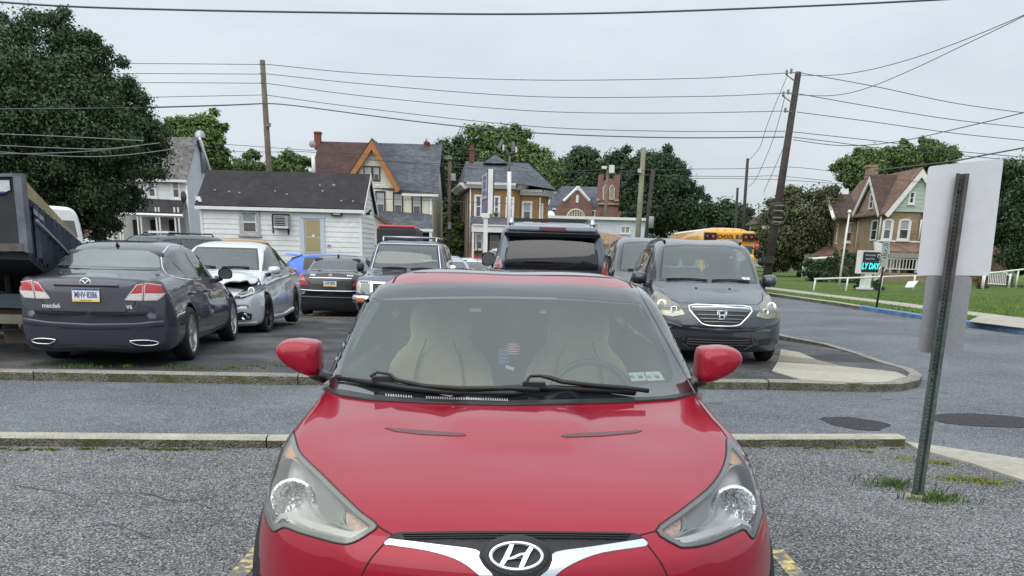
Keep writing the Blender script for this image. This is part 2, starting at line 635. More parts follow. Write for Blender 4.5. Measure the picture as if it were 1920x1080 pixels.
	def patch(s, name, axis, outline, m, off=0.003, step=0.05, side=1, holes=(), parent=None, skirt=0.008, mirror=False, fit=None, label=None):
		vs2, fs = fill2d(outline, holes, step)
		P, N = [], []
		for a, b in vs2:
			h, nn = fit(a, b) if fit else s.hit(axis, a, b, side)
			P.append(h + nn * (off(a, b) if callable(off) else off)); N.append(nn)
		outs = []
		for mir in ((False, True) if mirror else (False,)):
			vs = [Vector((p.x, -p.y, p.z)) if mir else p for p in P]
			ns = [Vector((p.x, -p.y, p.z)) if mir else p for p in N]
			ff = list(fs)
			if ff:
				i, j, k = ff[0][0], ff[0][1], ff[0][2]
				acc = sum((((vs[f[1]] - vs[f[0]]).cross(vs[f[2]] - vs[f[0]])).dot(ns[f[0]]) for f in ff))
				if acc < 0: ff = [tuple(reversed(f)) for f in ff]
			allv, allf = list(vs), list(ff)
			if skirt:
				cnt = {}
				for f in ff:
					for q in range(len(f)):
						e = (f[q], f[(q + 1) % len(f)])
						cnt[e] = cnt.get(e, 0) + 1
				nv = {}
				for (a, b) in cnt:
					if (b, a) not in cnt:
						for q in (a, b):
							if q not in nv:
								nv[q] = len(allv)
								allv.append(vs[q] - ns[q] * skirt)
						allf.append((b, a, nv[a], nv[b]))
			me = bpy.data.meshes.new(name)
			me.from_pydata([tuple(v) for v in allv], [], allf)
			me.materials.append(m)
			nf = len(ff)
			me.polygons.foreach_set('use_smooth', [i < nf for i in range(len(allf))])
			if not callable(off):
				nn_ = [tuple(v) for v in ns] + [(0, 0, 0)] * (len(allv) - len(vs))
				me.normals_split_custom_set_from_vertices(nn_)
			o = link(name, me, parent or s.root)
			if label: o['label'] = label
			outs.append(o)
		return outs if mirror else outs[0]
	def cut(s, axis, outline, side=1, mirror=False):
		s.cuts.append((axis, outline, side))
		if mirror: s.cuts.append(('side' if axis == 'side' else axis, [(a, -b) for a, b in outline] if axis in ('top',) else ([(-a, b) for a, b in outline] if axis in ('front', 'rear') else outline), -side))
	def window(s, name, axis, outline, glass=None, ring=0.03, side=1, mirror=False, frame=None, step=0.06, inner=None, parent=None, off=0.006, deg=3):
		glass = glass or glass_mid
		ft = s.fitter(axis, outline, side, step * 1.3, deg, step * (5 if axis == 'cam' else 1.2))
		inn = inner or inset(outline, ring)
		mid = [((a[0] + b[0]) / 2, (a[1] + b[1]) / 2) for a, b in zip(outline, inn)] if len(inn) == len(outline) else inn
		s.cut(axis, mid, side, mirror)
		r = s.patch(name, axis, inn, glass, off=off - 0.001, step=step, side=side, skirt=0, mirror=mirror, parent=parent, fit=ft)
		rs = r if mirror else [r]
		f = s.patch('window_surround', axis, outline, frame or black_gloss, off=off, step=step, side=side, holes=[inn], skirt=0.022, mirror=mirror, parent=parent, fit=ft)
		for a, b in zip(rs, f if mirror else [f]):
			b.parent = a
		return r
	def strip(s, name, axis, path, m=None, w=0.008, off=0.0015, side=1, mirror=False, parent=None, step=0.05, closed=False, th=0.0):
		pts = resample(path, step, closed=closed)
		if closed: pts.append(pts[0])
		H = [s.hit(axis, a, b, side) for a, b in pts]
		outs = []
		for mir in ((1, -1) if mirror else (1,)):
			vs, fs = [], []
			for i, (p, n) in enumerate(H):
				a, b = H[max(i - 1, 0)][0], H[min(i + 1, len(H) - 1)][0]
				d = (b - a)
				if d.length < 1e-7: d = Vector((1, 0, 0))
				u = d.normalized().cross(n).normalized() * w / 2
				q = p + n * off
				ps = [q - u, q + u] if not th else [q - u - n * (off + .003), q - u + n * 0.3 * th, q - u * .6 + n * th, q + u * .6 + n * th, q + u + n * 0.3 * th, q + u - n * (off + .003)]
				vs += [(v.x, v.y * mir, v.z) for v in ps]
			k = 2 if not th else 6
			for i in range(len(H) - 1):
				for j in range(k - 1):
					a = i * k + j
					f = (a, a + 1, a + 1 + k, a + k)
					fs.append(f if mir == 1 else tuple(reversed(f)))
			me = bpy.data.meshes.new(name)
			me.from_pydata(vs, [], fs)
			me.materials.append(m or black_seam)
			if th: me.polygons.foreach_set('use_smooth', [True] * len(fs))
			outs.append(link(name, me, parent or s.root))
		return outs if mirror else outs[0]
	def finish(s, m, arches=(), name='body', lower=None):
		me = bpy.data.meshes.new(name)
		s.bm.to_mesh(me)
		ob = bpy.data.objects.new(name, me)
		C.objects.link(ob)
		if arches:
			cb = bmesh.new()
			for (x, z, r, depth) in arches:
				for sd in (1, -1):
					M = Matrix.Translation((x, sd * (s.W + 0.3 - (depth + 0.3) / 2), z)) @ Matrix.Rotation(PI / 2, 4, 'X')
					bmesh.ops.create_cone(cb, cap_ends=True, segments=40, radius1=r, radius2=r, depth=depth + 0.3, matrix=M)
			cm = bpy.data.meshes.new('cutter')
			cb.to_mesh(cm)
			co = bpy.data.objects.new('cutter', cm)
			C.objects.link(co)
			md = ob.modifiers.new('arches', 'BOOLEAN')
			md.operation, md.object, md.solver = 'DIFFERENCE', co, 'EXACT'
			dg = bpy.context.evaluated_depsgraph_get()
			me2 = bpy.data.meshes.new_from_object(ob.evaluated_get(dg))
			ob.modifiers.clear()
			ob.data = me2
			bpy.data.objects.remove(co)
			me = me2
		me.name = name
		bm = bmesh.new()
		bm.from_mesh(me)
		bm.normal_update()
		kill = []
		Rt = CAMR.transposed()
		for f in bm.faces:
			c = f.calc_center_median()
			n = f.normal
			for axis, o, side in s.cuts:
				if axis == 'side':
					if c.y * side > 0 and abs(n.y) > 0.15 and inpoly(c.x, c.z, o): kill.append(f); break
				elif axis == 'front':
					if n.x < -0.02 and inpoly(c.y, c.z, o): kill.append(f); break
				elif axis == 'rear':
					if n.x > 0.02 and inpoly(c.y, c.z, o): kill.append(f); break
				elif axis == 'top':
					if n.z > 0.1 and inpoly(c.x, c.y, o): kill.append(f); break
				else:
					wp = s.M @ c
					q = Rt @ (wp - CAMP)
					if n.dot(s.camo - c) > 0 and inpoly(CX + FPX * q.x / -q.z, CY - FPX * q.y / -q.z, o): kill.append(f); break
		bmesh.ops.delete(bm, geom=kill, context='FACES')
		dark = []
		for f in bm.faces:
			f.smooth = True
			c = f.calc_center_median()
			if arches:
				for (x, z, r, depth) in arches:
					if math.hypot(c.x - x, c.z - z) < r + 0.002 and abs(c.y) < s.W + 0.05 and abs(c.y) > s.W - depth - 0.05:
						f.material_index = 1
						f.smooth = False
		bm.to_mesh(me)
		bm.free()
		me.materials.clear()
		me.materials.append(m)
		me.materials.append(black_seam)
		ob.name = name
		ob.parent = s.root
		s.bm.free()
		# sharp edges where arch meets body
		return ob
WHEELS = {}
def wheel_meshes(key, r, w, rim_m, spokes, style):
	if key in WHEELS:
		return WHEELS[key]
	t = MB()
	rr = r * 0.70
	prof = [(rr, -w / 2 + .01), (rr + .012, -w / 2), (r * 0.90, -w / 2 - .004), (r * 0.975, -w / 2 + .018), (r, -w / 2 + .05), (r, w / 2 - .05), (r * .975, w / 2 - .018), (r * .90, w / 2 + .004), (rr + .012, w / 2), (rr, w / 2 - .01)]
	t.mat(rubber).lathe(prof, 'Y', n=40)
	k = MB()
	k.mat(rim_m).lathe([(rr + .004, w / 2 - .006), (rr - .006, w / 2 - .004), (rr - .018, w / 2 - .016), (rr - .024, w / 2 - .05)], 'Y', n=40)
	k.mat(black_seam).lathe([(rr - .024, w / 2 - .05), (rr - .03, -w / 2 + .02), (0.001, -w / 2 + .02)], 'Y', n=28)
	k.mat(mat('disc', (.25, .25, .25), rough=.35, metal=1)).lathe([(rr * .62, w / 2 - .085), (rr * .25, w / 2 - .085)], 'Y', n=24, smooth=False)
	k.mat(rim_m).lathe([(rr * .22, w / 2 - .055), (rr * .22, w / 2 - .03), (rr * .17, w / 2 - .018), (0.001, w / 2 - .016)], 'Y', n=20)
	for i in range(spokes):
		a0 = 2 * PI * i / spokes + .3
		subs = (-.13, .13) if style == 'double' else (0,)
		for da in subs:
			def P(rad, off, y, aa):
				ca, sa = math.cos(aa), math.sin(aa)
				return (rad * ca - off * sa, y, rad * sa + off * ca)
			wi, wo = (rr * .085, rr * .07) if style == 'double' else (rr * .11, rr * .13 if style != 'steel' else rr * .2)
			ai, ao = a0 + da * .3, a0 + da * 1.35
			yi, yo = w / 2 - .022, w / 2 - .014
			b4 = [P(rr * .15, -wi, yi - .03, ai), P(rr * .15, wi, yi - .03, ai), P(rr * .98, wo, yo - .035, ao), P(rr * .98, -wo, yo - .035, ao)]
			t4 = [P(rr * .15, -wi * .7, yi, ai), P(rr * .15, wi * .7, yi, ai), P(rr * .98, wo * .75, yo, ao), P(rr * .98, -wo * .75, yo, ao)]
			k.hexa(b4, t4)
	def me_of(mb, nm):
		me = bpy.data.meshes.new(nm)
		me.from_pydata(mb.v, [], mb.f)
		for q in mb.mats: me.materials.append(q)
		me.polygons.foreach_set('material_index', mb.m)
		me.polygons.foreach_set('use_smooth', mb.sm)
		bm = bmesh.new(); bm.from_mesh(me); bmesh.ops.recalc_face_normals(bm, faces=bm.faces); bm.to_mesh(me); bm.free()
		return me
	WHEELS[key] = (me_of(t, 'tyre'), me_of(k, 'rim'))
	return WHEELS[key]
def put_wheels(root, xs, track, r, w=0.21, rim=None, spokes=5, style='double', key=None, steer=0.0):
	ty, ri = wheel_meshes(key or (r, w, (rim or alloy).name, spokes, style), r, w, rim or alloy, spokes, style)
	for i, x in enumerate(xs):
		for sd in (1, -1):
			e = bpy.data.objects.new('wheel', None)
			C.objects.link(e)
			e.parent = root
			e.location = (x, sd * track / 2, r)
			e.rotation_euler = (0, 0, (0 if sd > 0 else PI) + (steer if i == 0 else 0))
			link('tyre', ty, e)
			link('rim', ri, e)
def seat(parent, x, y, z, w=0.50, m=None, h=0.62, lean=0.30, name='seat', rear=False, head=True):
	"""seat facing -x (the car's front)"""
	m = m or interior_grey
	b = MB()
	b.box((x, y, z), (0.50, w, 0.16))
	c, s_ = math.cos(lean), math.sin(lean)
	b.box((x + 0.24 + s_ * h / 2, y, z + 0.06 + c * h / 2), (0.13, w * 0.96, h), ry=lean)
	if head:
		b.box((x + 0.24 + s_ * (h + .12), y, z + 0.06 + c * (h + .12)), (0.10, w * 0.52, 0.19), ry=lean)
	o = b.build(name, m, parent, bevel=0.05)
	for p in o.data.polygons: p.use_smooth = True
	return o
def cabin(root, xf, xr, W, floor=0.35, m=None, seat_m=None, dash_z=0.9, driver=-1, seat_h=0.62, rows=2, light=None, sz=None):
	"""dashboard, steering wheel, seats; xf = windscreen base, xr = rear bulkhead"""
	m = m or interior_grey
	sz = sz or floor + .13
	MB().box((xf + .28, 0, dash_z - .14), (0.55, W * 1.62, 0.24)).build('dashboard', m, root, bevel=0.06)
	st = MB()
	cx_, cy_, cz_ = xf + .62, driver * W * .42, dash_z - .02
	pts = []
	for i in range(25):
		a = 2 * PI * i / 24
		pts.append((cx_ + .07 * math.sin(a), cy_ + .185 * math.cos(a), cz_ + .17 * math.sin(a)))
	st.tube(pts, .016, 6, cap=False)
	st.box((cx_, cy_, cz_ - .02), (.05, .34, .05)).box((cx_ - .15, cy_, cz_ - .06), (.3, .09, .09))
	st.build('steering_wheel', black_plastic, root)
	xs = [xf + .98 + i * .88 for i in range(rows)]
	for i, x in enumerate(xs):
		for sd in ((1, -1) if i == 0 else (1, 0, -1)):
			seat(root, x, sd * W * (.42 if i == 0 else .52), sz, m=seat_m or m, h=seat_h, w=.50 if i == 0 else .44)
def mirror_part(root, x, y, z, m, size=1.0, side=1, arm=None, sx=.12, sy=.20, sz=.14, chrome_face=True):
	"""door mirror; faces -x forward"""
	b = MB()
	vs, fs = [], []
	n, k = 8, 12
	for i in range(n + 1):
		t = i / n
		r = math.sqrt(max(0, 1 - (1 - t) ** 2.6)) if t < 1 else 1
		if i == 0: r = .08
		for j in range(k):
			a = 2 * PI * j / k
			ex = 0.65
			ca, sa = math.cos(a), math.sin(a)
			yy = abs(ca) ** ex * (1 if ca > 0 else -1)
			zz = abs(sa) ** ex * (1 if sa > 0 else -1)
			vs.append((x - sx * (1 - t) + 0.02, y + side * (sy / 2) + yy * r * sy / 2 * size, z + zz * r * sz / 2 * size * (1 + .12 * side * yy * 0)))
	for i in range(n):
		for j in range(k):
			a, c = i * k + j, i * k + (j + 1) % k
			fs.append((a, c, c + k, a + k))
	fs.append(tuple(range(k)))
	b.mat(m).add(vs, fs, True)
	b.mat(mat('mirror_face', (.05, .055, .06), rough=.08, coat=1)).add([(x + .022, y + side * (sy / 2) + math.cos(2 * PI * j / k) * sy * .47, z + math.sin(2 * PI * j / k) * sz * .47) for j in range(k)], [tuple(range(k))])
	b.mat(black_plastic).tube([(x - .02, y + side * .05, z - sz * .45), (x - .03, y - side * .05, z - sz * .62), (x - .0, y - side * .13, z - sz * .72)], [.03, .035, .04], 8)
	return b.build('door_mirror', None, root)
def disc_part(name, M, prof, m, parent, n=32):
	b = MB()
	b.mat(m).lathe(prof, 'Z', n=n)
	b.v = [tuple(M @ Vector(v)) for v in b.v]
	return b.build(name, None, parent)
def frame_on(p, n, up=Vector((0, 0, 1))):
	"""matrix whose Z is the normal, Y as near up as it can be"""
	n = n.normalized()
	x = up.cross(n).normalized()
	y = n.cross(x)
	M = Matrix((x, y, n)).transposed().to_4x4()
	M.translation = p
	return M
def plate(root, M, chars, s=1.0, name='licence_plate', small='PENNSYLVANIA'):
	"""US plate 305 x 152 mm on a frame matrix (x right, y up, z out)"""
	b = MB()
	b.mat(plate_white).box((0, 0, .003), (.305, .152, .006))
	b.mat(plate_blue).box((0, .063, .0065), (.30, .022, .003))
	b.mat(plate_yellow).box((0, -.061, .0065), (.30, .026, .003))
	b.v = [tuple(M @ Vector(v)) for v in b.v]
	o = b.build(name, None, root)
	put_text('plate_text', chars, .098, plate_blue, M @ Matrix.Translation((0, -.002, .0075)) @ Matrix.Scale(.60, 4, (1, 0, 0)), o, depth=.001, bold=.002)
	put_text('plate_text', small, .018, plate_blue, M @ Matrix.Translation((0, -.061, .0095)), o, depth=.0006)
	return o
# ------------------------------------------------------------------ the red hatchback in front of the camera
def hero_car():
	red = paint('red_paint', (0.31, 0.003, 0.020), flake=0.12, rough=0.36, inner=(.42, .41, .38))
	Y0 = 2.47
	MATS['red_paint'].node_tree.nodes['Principled BSDF'].inputs['Specular IOR Level'].default_value = .12
	MATS['red_paint'].node_tree.nodes['Principled BSDF'].inputs['Coat Weight'].default_value = .85
	root = thing('hatchback_car', 'red hatchback in the foreground facing the camera with black sunroof and hazy headlights', 'car', (0.03, Y0, 0), PI / 2 + R(1.6))
	#       x    bow   zb   wb   zm   wm    zs   ws   zr   wr   zt
	rows = [(0.00, .50, .50, .60, .50, .70, .50, .66, .50, .45, .50),
			(0.01, .50, .36, .66, .50, .76, .60, .72, .635, .46, .645),
			(0.05, .49, .24, .70, .50, .82, .66, .76, .690, .48, .700),
			(0.12, .47, .20, .74, .51, .855, .70, .79, .735, .50, .742),
			(0.30, .40, .18, .78, .53, .875, .765, .80, .800, .52, .812),
			(0.60, .24, .18, .80, .54, .885, .835, .80, .868, .54, .882),
			(0.85, .16, .18, .80, .55, .89, .875, .79, .912, .58, .928),
			(1.05, .18, .18, .80, .56, .89, .905, .775, .938, .63, .955),
			(1.30, .22, .18, .80, .56, .89, .925, .775, .985, .72, 1.085),
			(1.60, .22, .18, .80, .56, .89, .94, .80, 1.155, .655, 1.238),
			(1.90, .20, .18, .80, .56, .89, .955, .81, 1.315, .595, 1.362),
			(2.30, .12, .18, .80, .56, .89, .965, .82, 1.362, .57, 1.402),
			(2.90, .00, .18, .80, .56, .89, .98, .82, 1.350, .55, 1.398),
			(3.50, -.10, .18, .80, .56, .89, 1.0, .80, 1.245, .51, 1.305),
			(3.95, -.20, .22, .78, .56, .88, .98, .76, 1.08, .50, 1.11),
			(4.17, -.25, .32, .72, .58, .80, .80, .70, .86, .48, .87),
			(4.20, -.25, .60, .70, .60, .76, .60, .68, .60, .46, .60)]
	def bulge(h):
		x, y, z = h[..., 0], h[..., 1], h[..., 2]
		t = np.clip((x - .55) / .25, 0, 1) * np.clip((1.22 - x) / .1, 0, 1)
		e = np.clip((.235 - np.abs(y)) / .03, 0, 1)
		h[..., 2] = z + .024 * t * e * e * (3 - 2 * e) * (z > .8)
		# scooped shoulders beside the vents
		g = np.exp(-((x - .78) / .13) ** 2 - ((np.abs(y) - .47) / .14) ** 2)
		h[..., 2] -= .007 * g * (z > .8)
		return h
	c = Car(root, rows, .88, sub=11, sec=12, bulge=bulge)
	# --- headlights, traced in the photograph and laid on the body
	lampL = [(548, 807), (553, 820), (561, 846), (578, 866), (604, 890), (643, 929), (678, 962), (707, 985), (690, 1002), (660, 1018), (636, 1019), (601, 1010), (562, 999), (536, 989), (524, 992), (513, 996), (501, 978), (494, 946), (497, 904), (506, 865), (520, 834), (534, 816)]
	lampR = [(1364, 821), (1389, 841), (1409, 869), (1423, 911), (1430, 953), (1424, 981), (1413, 1009), (1404, 1003), (1394, 993), (1375, 1001), (1329, 1020), (1287, 1027), (1267, 1022), (1230, 995), (1270, 962), (1326, 918), (1352, 883), (1362, 851)]
	for poly, sgn in ((lampL, 1), (lampR, -1)):
		sp = smooth_poly(poly, 3)
		c.cut('cam', inset(sp, 5.5))
		def mapx(x, y):   # a point given on the left lamp, carried to the right one
			return (x, y) if sgn == 1 else (1925 - x + (y - 810) * 0.0, y + 12)
		mpts = lambda L: [mapx(*p) for p in L]
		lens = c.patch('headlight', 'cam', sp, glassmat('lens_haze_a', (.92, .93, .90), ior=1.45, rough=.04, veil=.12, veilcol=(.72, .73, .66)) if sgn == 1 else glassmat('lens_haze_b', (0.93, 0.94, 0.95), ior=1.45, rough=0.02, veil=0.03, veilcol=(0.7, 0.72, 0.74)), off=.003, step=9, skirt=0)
		c.patch('lamp_housing', 'cam', sp, mat('lamp_bowl', (0.82, 0.83, 0.84), rough=.3, metal=.45, bump=(9, .5, .02)), off=-.05, step=9, skirt=0, parent=lens)
		c.strip('lamp_gasket', 'cam', sp, black_seam, w=.007, off=.002, closed=True, step=6, parent=lens)
		c.patch('lamp_edge', 'cam', sp, mat('lamp_edge', (.24, .24, .24), rough=.3, coat=1), off=.0018, step=7, holes=[inset(sp, 9)], skirt=.004, parent=lens)
		# round main reflector and its ring
		h, n = c.hit('cam', *mapx(544, 932))
		ctr = h - n * .018
		look = (c.camo - h).normalized() * .6 + Vector((-1, 0, 0)) * .5
		M = frame_on(ctr, look)
		disc_part('main_reflector', M, [(.0, -.035), (.018, -.034), (.03, -.028), (.05, -.012), (.061, .004), (.064, .006), (.068, .004), (.072, -.004)], mat('fluted_reflector', (.85, .86, .88), rough=.12, metal=1, bump=(70, .8, .01)), lens)
		disc_part('lamp_bulb', M, [(.0, -.012), (.008, -.013), (.011, -.02), (.012, -.036)], lamp_silver, lens, n=16)
		# moulded ring that sweeps round the reflector and down
		for path, w_, mm, th, of in (
			([(518, 868), (532, 856), (552, 858), (568, 880), (576, 912), (580, 946), (590, 962), (604, 972)], .008, lamp_silver, .005, -.008),
			([(507, 985), (521, 968), (535, 962), (548, 964), (570, 976), (605, 988), (645, 998), (668, 998), (694, 986)], .020, mat('lamp_white', (.72, .72, .70), rough=.25, coat=1), .008, -.008),
			([(604, 972), (628, 978), (655, 990)], .006, lamp_silver, .004, -.008),
			([(643, 952), (638, 966), (645, 982), (655, 990)], .005, lamp_silver, .004, -.008),
			([(504, 900), (502, 930), (506, 960), (516, 972)], .006, lamp_silver, .003, -.008)):
			c.strip('lamp_trim', 'cam', smooth_poly(mpts(path), 3, closed=False), mm, w=w_, off=of, th=of + th + .004 if False else th * 0 + .0 or 0, step=5, parent=lens)
		c.patch('turn_reflector', 'cam', smooth_poly(mpts([(646, 952), (664, 962), (688, 982), (662, 992), (646, 978)]), 2), mat('pink_amber', (.62, .42, .36), rough=.25, coat=1, noise=(70, .4)), off=-.018, step=9, skirt=0, parent=lens)
		c.patch('side_marker', 'cam', smooth_poly(mpts([(545, 816), (552, 832), (557, 850), (540, 852), (522, 850), (530, 828)]), 2), mat('marker_orange', (.80, .42, .24), rough=.3, coat=1), off=-.012, step=9, skirt=0, parent=lens)
		c.patch('lamp_divider', 'cam', smooth_poly(mpts([(585, 892), (610, 908), (640, 940), (642, 960), (636, 972), (608, 966), (592, 950), (586, 920)]), 2), lamp_grey, off=-.022, step=9, skirt=0, parent=lens)
	# --- shut lines
	hoodL = [(604, 729), (590, 748), (574, 770), (559, 790), (551, 804)]
	hoodR = [(1301, 741), (1316, 762), (1333, 784), (1348, 800), (1362, 819)]
	lipL = [(708, 986), (720, 994), (737, 1003)]
	lipR = [(1229, 996), (1214, 1000), (1198, 1004)]
	lip = [(737, 1003), (752, 999), (860, 996.5), (968, 996.5), (1080, 997.5), (1185, 999.5), (1198, 1004)]
	for p in (hoodL, hoodR, lipL, lipR): c.strip('panel_gap', 'cam', smooth_poly(p, 3, closed=False), w=.0045, off=.0012, step=5)
	c.strip('panel_gap', 'cam', smooth_poly([(737, 1003), (722, 1018), (706, 1035), (690, 1056), (675, 1085)], 3, closed=False), w=.004, step=5)
	c.strip('panel_gap', 'cam', smooth_poly([(1198, 1004), (1214, 1022), (1230, 1042), (1243, 1062), (1256, 1090)], 3, closed=False), w=.004, step=5)
	# --- grille
	gr = smooth_poly([(740, 1004), (755, 1000), (860, 998), (968, 998), (1080, 999), (1180, 1001), (1196, 1006), (1212, 1020), (1120, 1032), (1050, 1045), (1030, 1075), (1020, 1100), (910, 1100), (905, 1070), (890, 1040), (820, 1026), (724, 1020)], 2)
	g = c.patch('grille', 'cam', inset(gr, -2), mat('grille_black', (.008, .008, .009), rough=.45, bump=(60, .4)), off=.0015, step=8, skirt=0)
	for k in range(3):
		yy = 1002 + k * 4.0
		c.strip('grille_bar', 'cam', [(756 + k * 2, yy + 1), (865, yy), (968, yy - .5), (1075, yy), (1182 - k * 4, yy + 1.5)], mat('bar_black', (.014, .014, .015), rough=.5), w=.0035, off=.004, step=14, th=.003, parent=g)
	# chrome wings
	wl = [(722, 1021), (729, 1012), (745, 1013), (820, 1022), (893, 1032), (898, 1045), (908, 1062), (925, 1080), (915, 1092), (884, 1066), (852, 1047), (800, 1032), (740, 1023)]
	wr = [(1213, 1022), (1206, 1012), (1190, 1014), (1110, 1026), (1042, 1036), (1036, 1050), (1028, 1068), (1010, 1084), (1020, 1096), (1052, 1070), (1086, 1051), (1130, 1036), (1196, 1026)]
	for w_ in (wl, wr):
		c.patch('chrome_wing', 'cam', smooth_poly(w_, 3), mat('chrome_wing', (.74, .76, .80), rough=.07, metal=1.0), off=.004, step=8, skirt=.02)
	# --- badge: slanted H in an oval
	h, n = c.hit('cam', 968, 1044)
	M = frame_on(h + n * .002, (Vector((-1, 0, 0.42))).normalized())
	b = MB()
	def ell(rx, ry, z, k=40): return [(rx * math.cos(2 * PI * i / k), ry * math.sin(2 * PI * i / k), z) for i in range(k)]
	bgd = MB()
	K = 40
	bgd.mat(black_plastic).add(ell(.098, .062, -.01) + ell(.090, .055, .012) + ell(.072, .040, .002), [(i, (i + 1) % K, K + (i + 1) % K, K + i) for i in range(K)] + [(K + i, K + (i + 1) % K, 2 * K + (i + 1) % K, 2 * K + i) for i in range(K)] + [tuple(range(2 * K, 3 * K))], True)
	bgd.v = [tuple(M @ Vector(v)) for v in bgd.v]
	bo = bgd.build('badge_bezel', None, root)
	b.tube([(.071 * math.cos(2 * PI * i / 48), .037 * math.sin(2 * PI * i / 48), .010) for i in range(49)], .0062, 8, cap=False)
	def bar(x0, y0, x1, y1, w0, w1):
		b.hexa([(x0 - w0, y0, .004), (x0 + w0, y0, .004), (x1 + w1, y1, .004), (x1 - w1, y1, .004)], [(x0 - w0 * .6, y0, .014), (x0 + w0 * .6, y0, .014), (x1 + w1 * .6, y1, .014), (x1 - w1 * .6, y1, .014)])
	for (pts, ws) in (([(-.042, -.027), (-.030, -.008), (-.021, .012), (-.012, .034)], [.011, .012, .012, .009]), ([(.012, -.034), (.021, -.012), (.030, .008), (.042, .027)], [.009, .012, .012, .011])):
		for i in range(3): bar(*pts[i], *pts[i + 1], ws[i], ws[i + 1])
	bar(-.030, -.012, .030, -.002, .001, .001)
	b.hexa([(-.034, -.012, .004), (-.020, -.006, .004), (.034, .012, .004), (.020, .006, .004)], [(-.028, -.010, .014), (-.010, -.008, .014), (.028, .010, .014), (.010, .008, .014)])
	b.v = [tuple(M @ Vector(v)) for v in b.v]
	b.build('badge', mat('badge_chrome', (.9, .91, .93), rough=.10, metal=1), bo)
	# --- windscreen
	ws_out = smooth_poly([(700, 536), (820, 533.5), (945, 533.5), (1070, 537), (1190, 544.5), (1222, 600), (1256, 662), (1298, 738), (1240, 747), (1150, 752), (950, 756), (800, 752), (700, 745), (608, 728), (640, 662), (671, 598)], 1)
	ws_in = [(690, 562), (820, 560), (945, 560), (1070, 563), (1200, 571), (1222, 614), (1248, 668), (1263, 706), (1258, 722), (1150, 729), (950, 731), (800, 730), (700, 728), (646, 724), (640, 702), (664, 625)]
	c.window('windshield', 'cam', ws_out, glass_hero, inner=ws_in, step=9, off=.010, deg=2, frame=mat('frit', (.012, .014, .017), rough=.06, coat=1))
	# black screen pillars
	for P in ([(699, 534), (604, 729), (592, 722), (684, 528)], [(1192, 542), (1301, 741), (1314, 738), (1206, 536)]):
		c.patch('pillar_trim', 'cam', P, mat('pillar_black', (.02, .02, .022), rough=.10, coat=1), off=.013, step=6, skirt=.02)
	c.strip('rubber_seal', 'cam', [(702, 538), (672, 598), (641, 662), (607, 730)], black_seam, w=.022, off=.006, step=8)
	c.strip('rubber_seal', 'cam', [(1189, 546), (1222, 602), (1256, 664), (1299, 740)], black_seam, w=.022, off=.006, step=8)
	c.strip('rubber_seal', 'cam', [(698, 535), (820, 532.5), (945, 532.5), (1070, 536), (1192, 543.5)], black_seam, w=.008, off=.003, step=8)
	# roof: glass panel and ditch lines
	roof = smooth_poly([(2.10, 0), (2.12, .30), (2.17, .44), (2.27, .485), (2.6, .49), (3.3, .46), (3.3, -.46), (2.6, -.49), (2.27, -.485), (2.17, -.44), (2.12, -.30)], 3)
	c.patch('sunroof', 'top', roof, mat('sunroof_black', (.010, .011, .013), rough=.04, coat=1), off=.004, step=.05)
	c.strip('roof_ditch', 'top', [(1.99, .545), (2.3, .545), (2.8, .53), (3.3, .51)], w=.010, off=.001, mirror=True)
	# hood vents
	for poly in ([(722, 803), (735, 803), (800, 808), (868, 813), (874, 816), (862, 818), (790, 815), (740, 809)], [(1052, 817), (1064, 814), (1130, 811), (1195, 807), (1204, 808), (1192, 812), (1130, 818), (1060, 820)]):
		c.patch('hood_vent', 'cam', poly, mat('vent_grey', (.10, .025, .035), rough=.3), off=.0025, step=4, skirt=.003)
	# side windows, door lines (seen from the side only)
	c.window('side_window', 'side', [(1.50, .965), (2.00, 1.26), (2.35, 1.33), (2.62, 1.325), (2.62, .985)], glass_clear, ring=.025, mirror=True)
	c.window('side_window', 'side', [(2.70, .99), (2.70, 1.32), (3.20, 1.25), (3.55, 1.12), (3.35, 1.03)], glass_clear, ring=.025, mirror=True)
	c.window('rear_window', 'rear', [(-.52, 1.10), (.52, 1.10), (.44, 1.28), (-.44, 1.28)], glass_clear, ring=.03)
	c.strip('panel_gap', 'side', [(1.42, .93), (1.38, .6), (1.45, .25), (2.60, .25), (2.70, .6), (2.66, .98)], mirror=True)
	# cowl panel with slots, under the wipers
	cw = [(608, 727), (650, 741), (700, 744), (800, 750), (950, 754), (1150, 750), (1240, 744), (1298, 737), (1300, 741), (1262, 750), (1150, 757), (950, 761), (800, 757), (690, 751), (640, 744), (606, 731)]
	co = c.patch('cowl_panel', 'cam', cw, mat('cowl', (.02, .02, .022), rough=.4), off=.009, step=5)
	for x0, x1, y0, y1 in ((724, 776, 745.5, 749), (800, 955, 750, 755.5)):
		n_ = int((x1 - x0) / 4.4)
		for k in range(n_):
			t = k / n_
			c.strip('cowl_slot', 'cam', [(x0 + (x1 - x0) * t, y0 + (y1 - y0) * t - 1.5), (x0 + (x1 - x0) * t + 1, y0 + (y1 - y0) * t + 3.0)], mat('slot_white', (.45, .45, .46), rough=.4), w=.0035, off=.0125, step=3, parent=co)
	# wipers, resting on the screen
	def on(px, py, lift):
		h, n = c.hit('cam', px, py)
		return h + n * lift
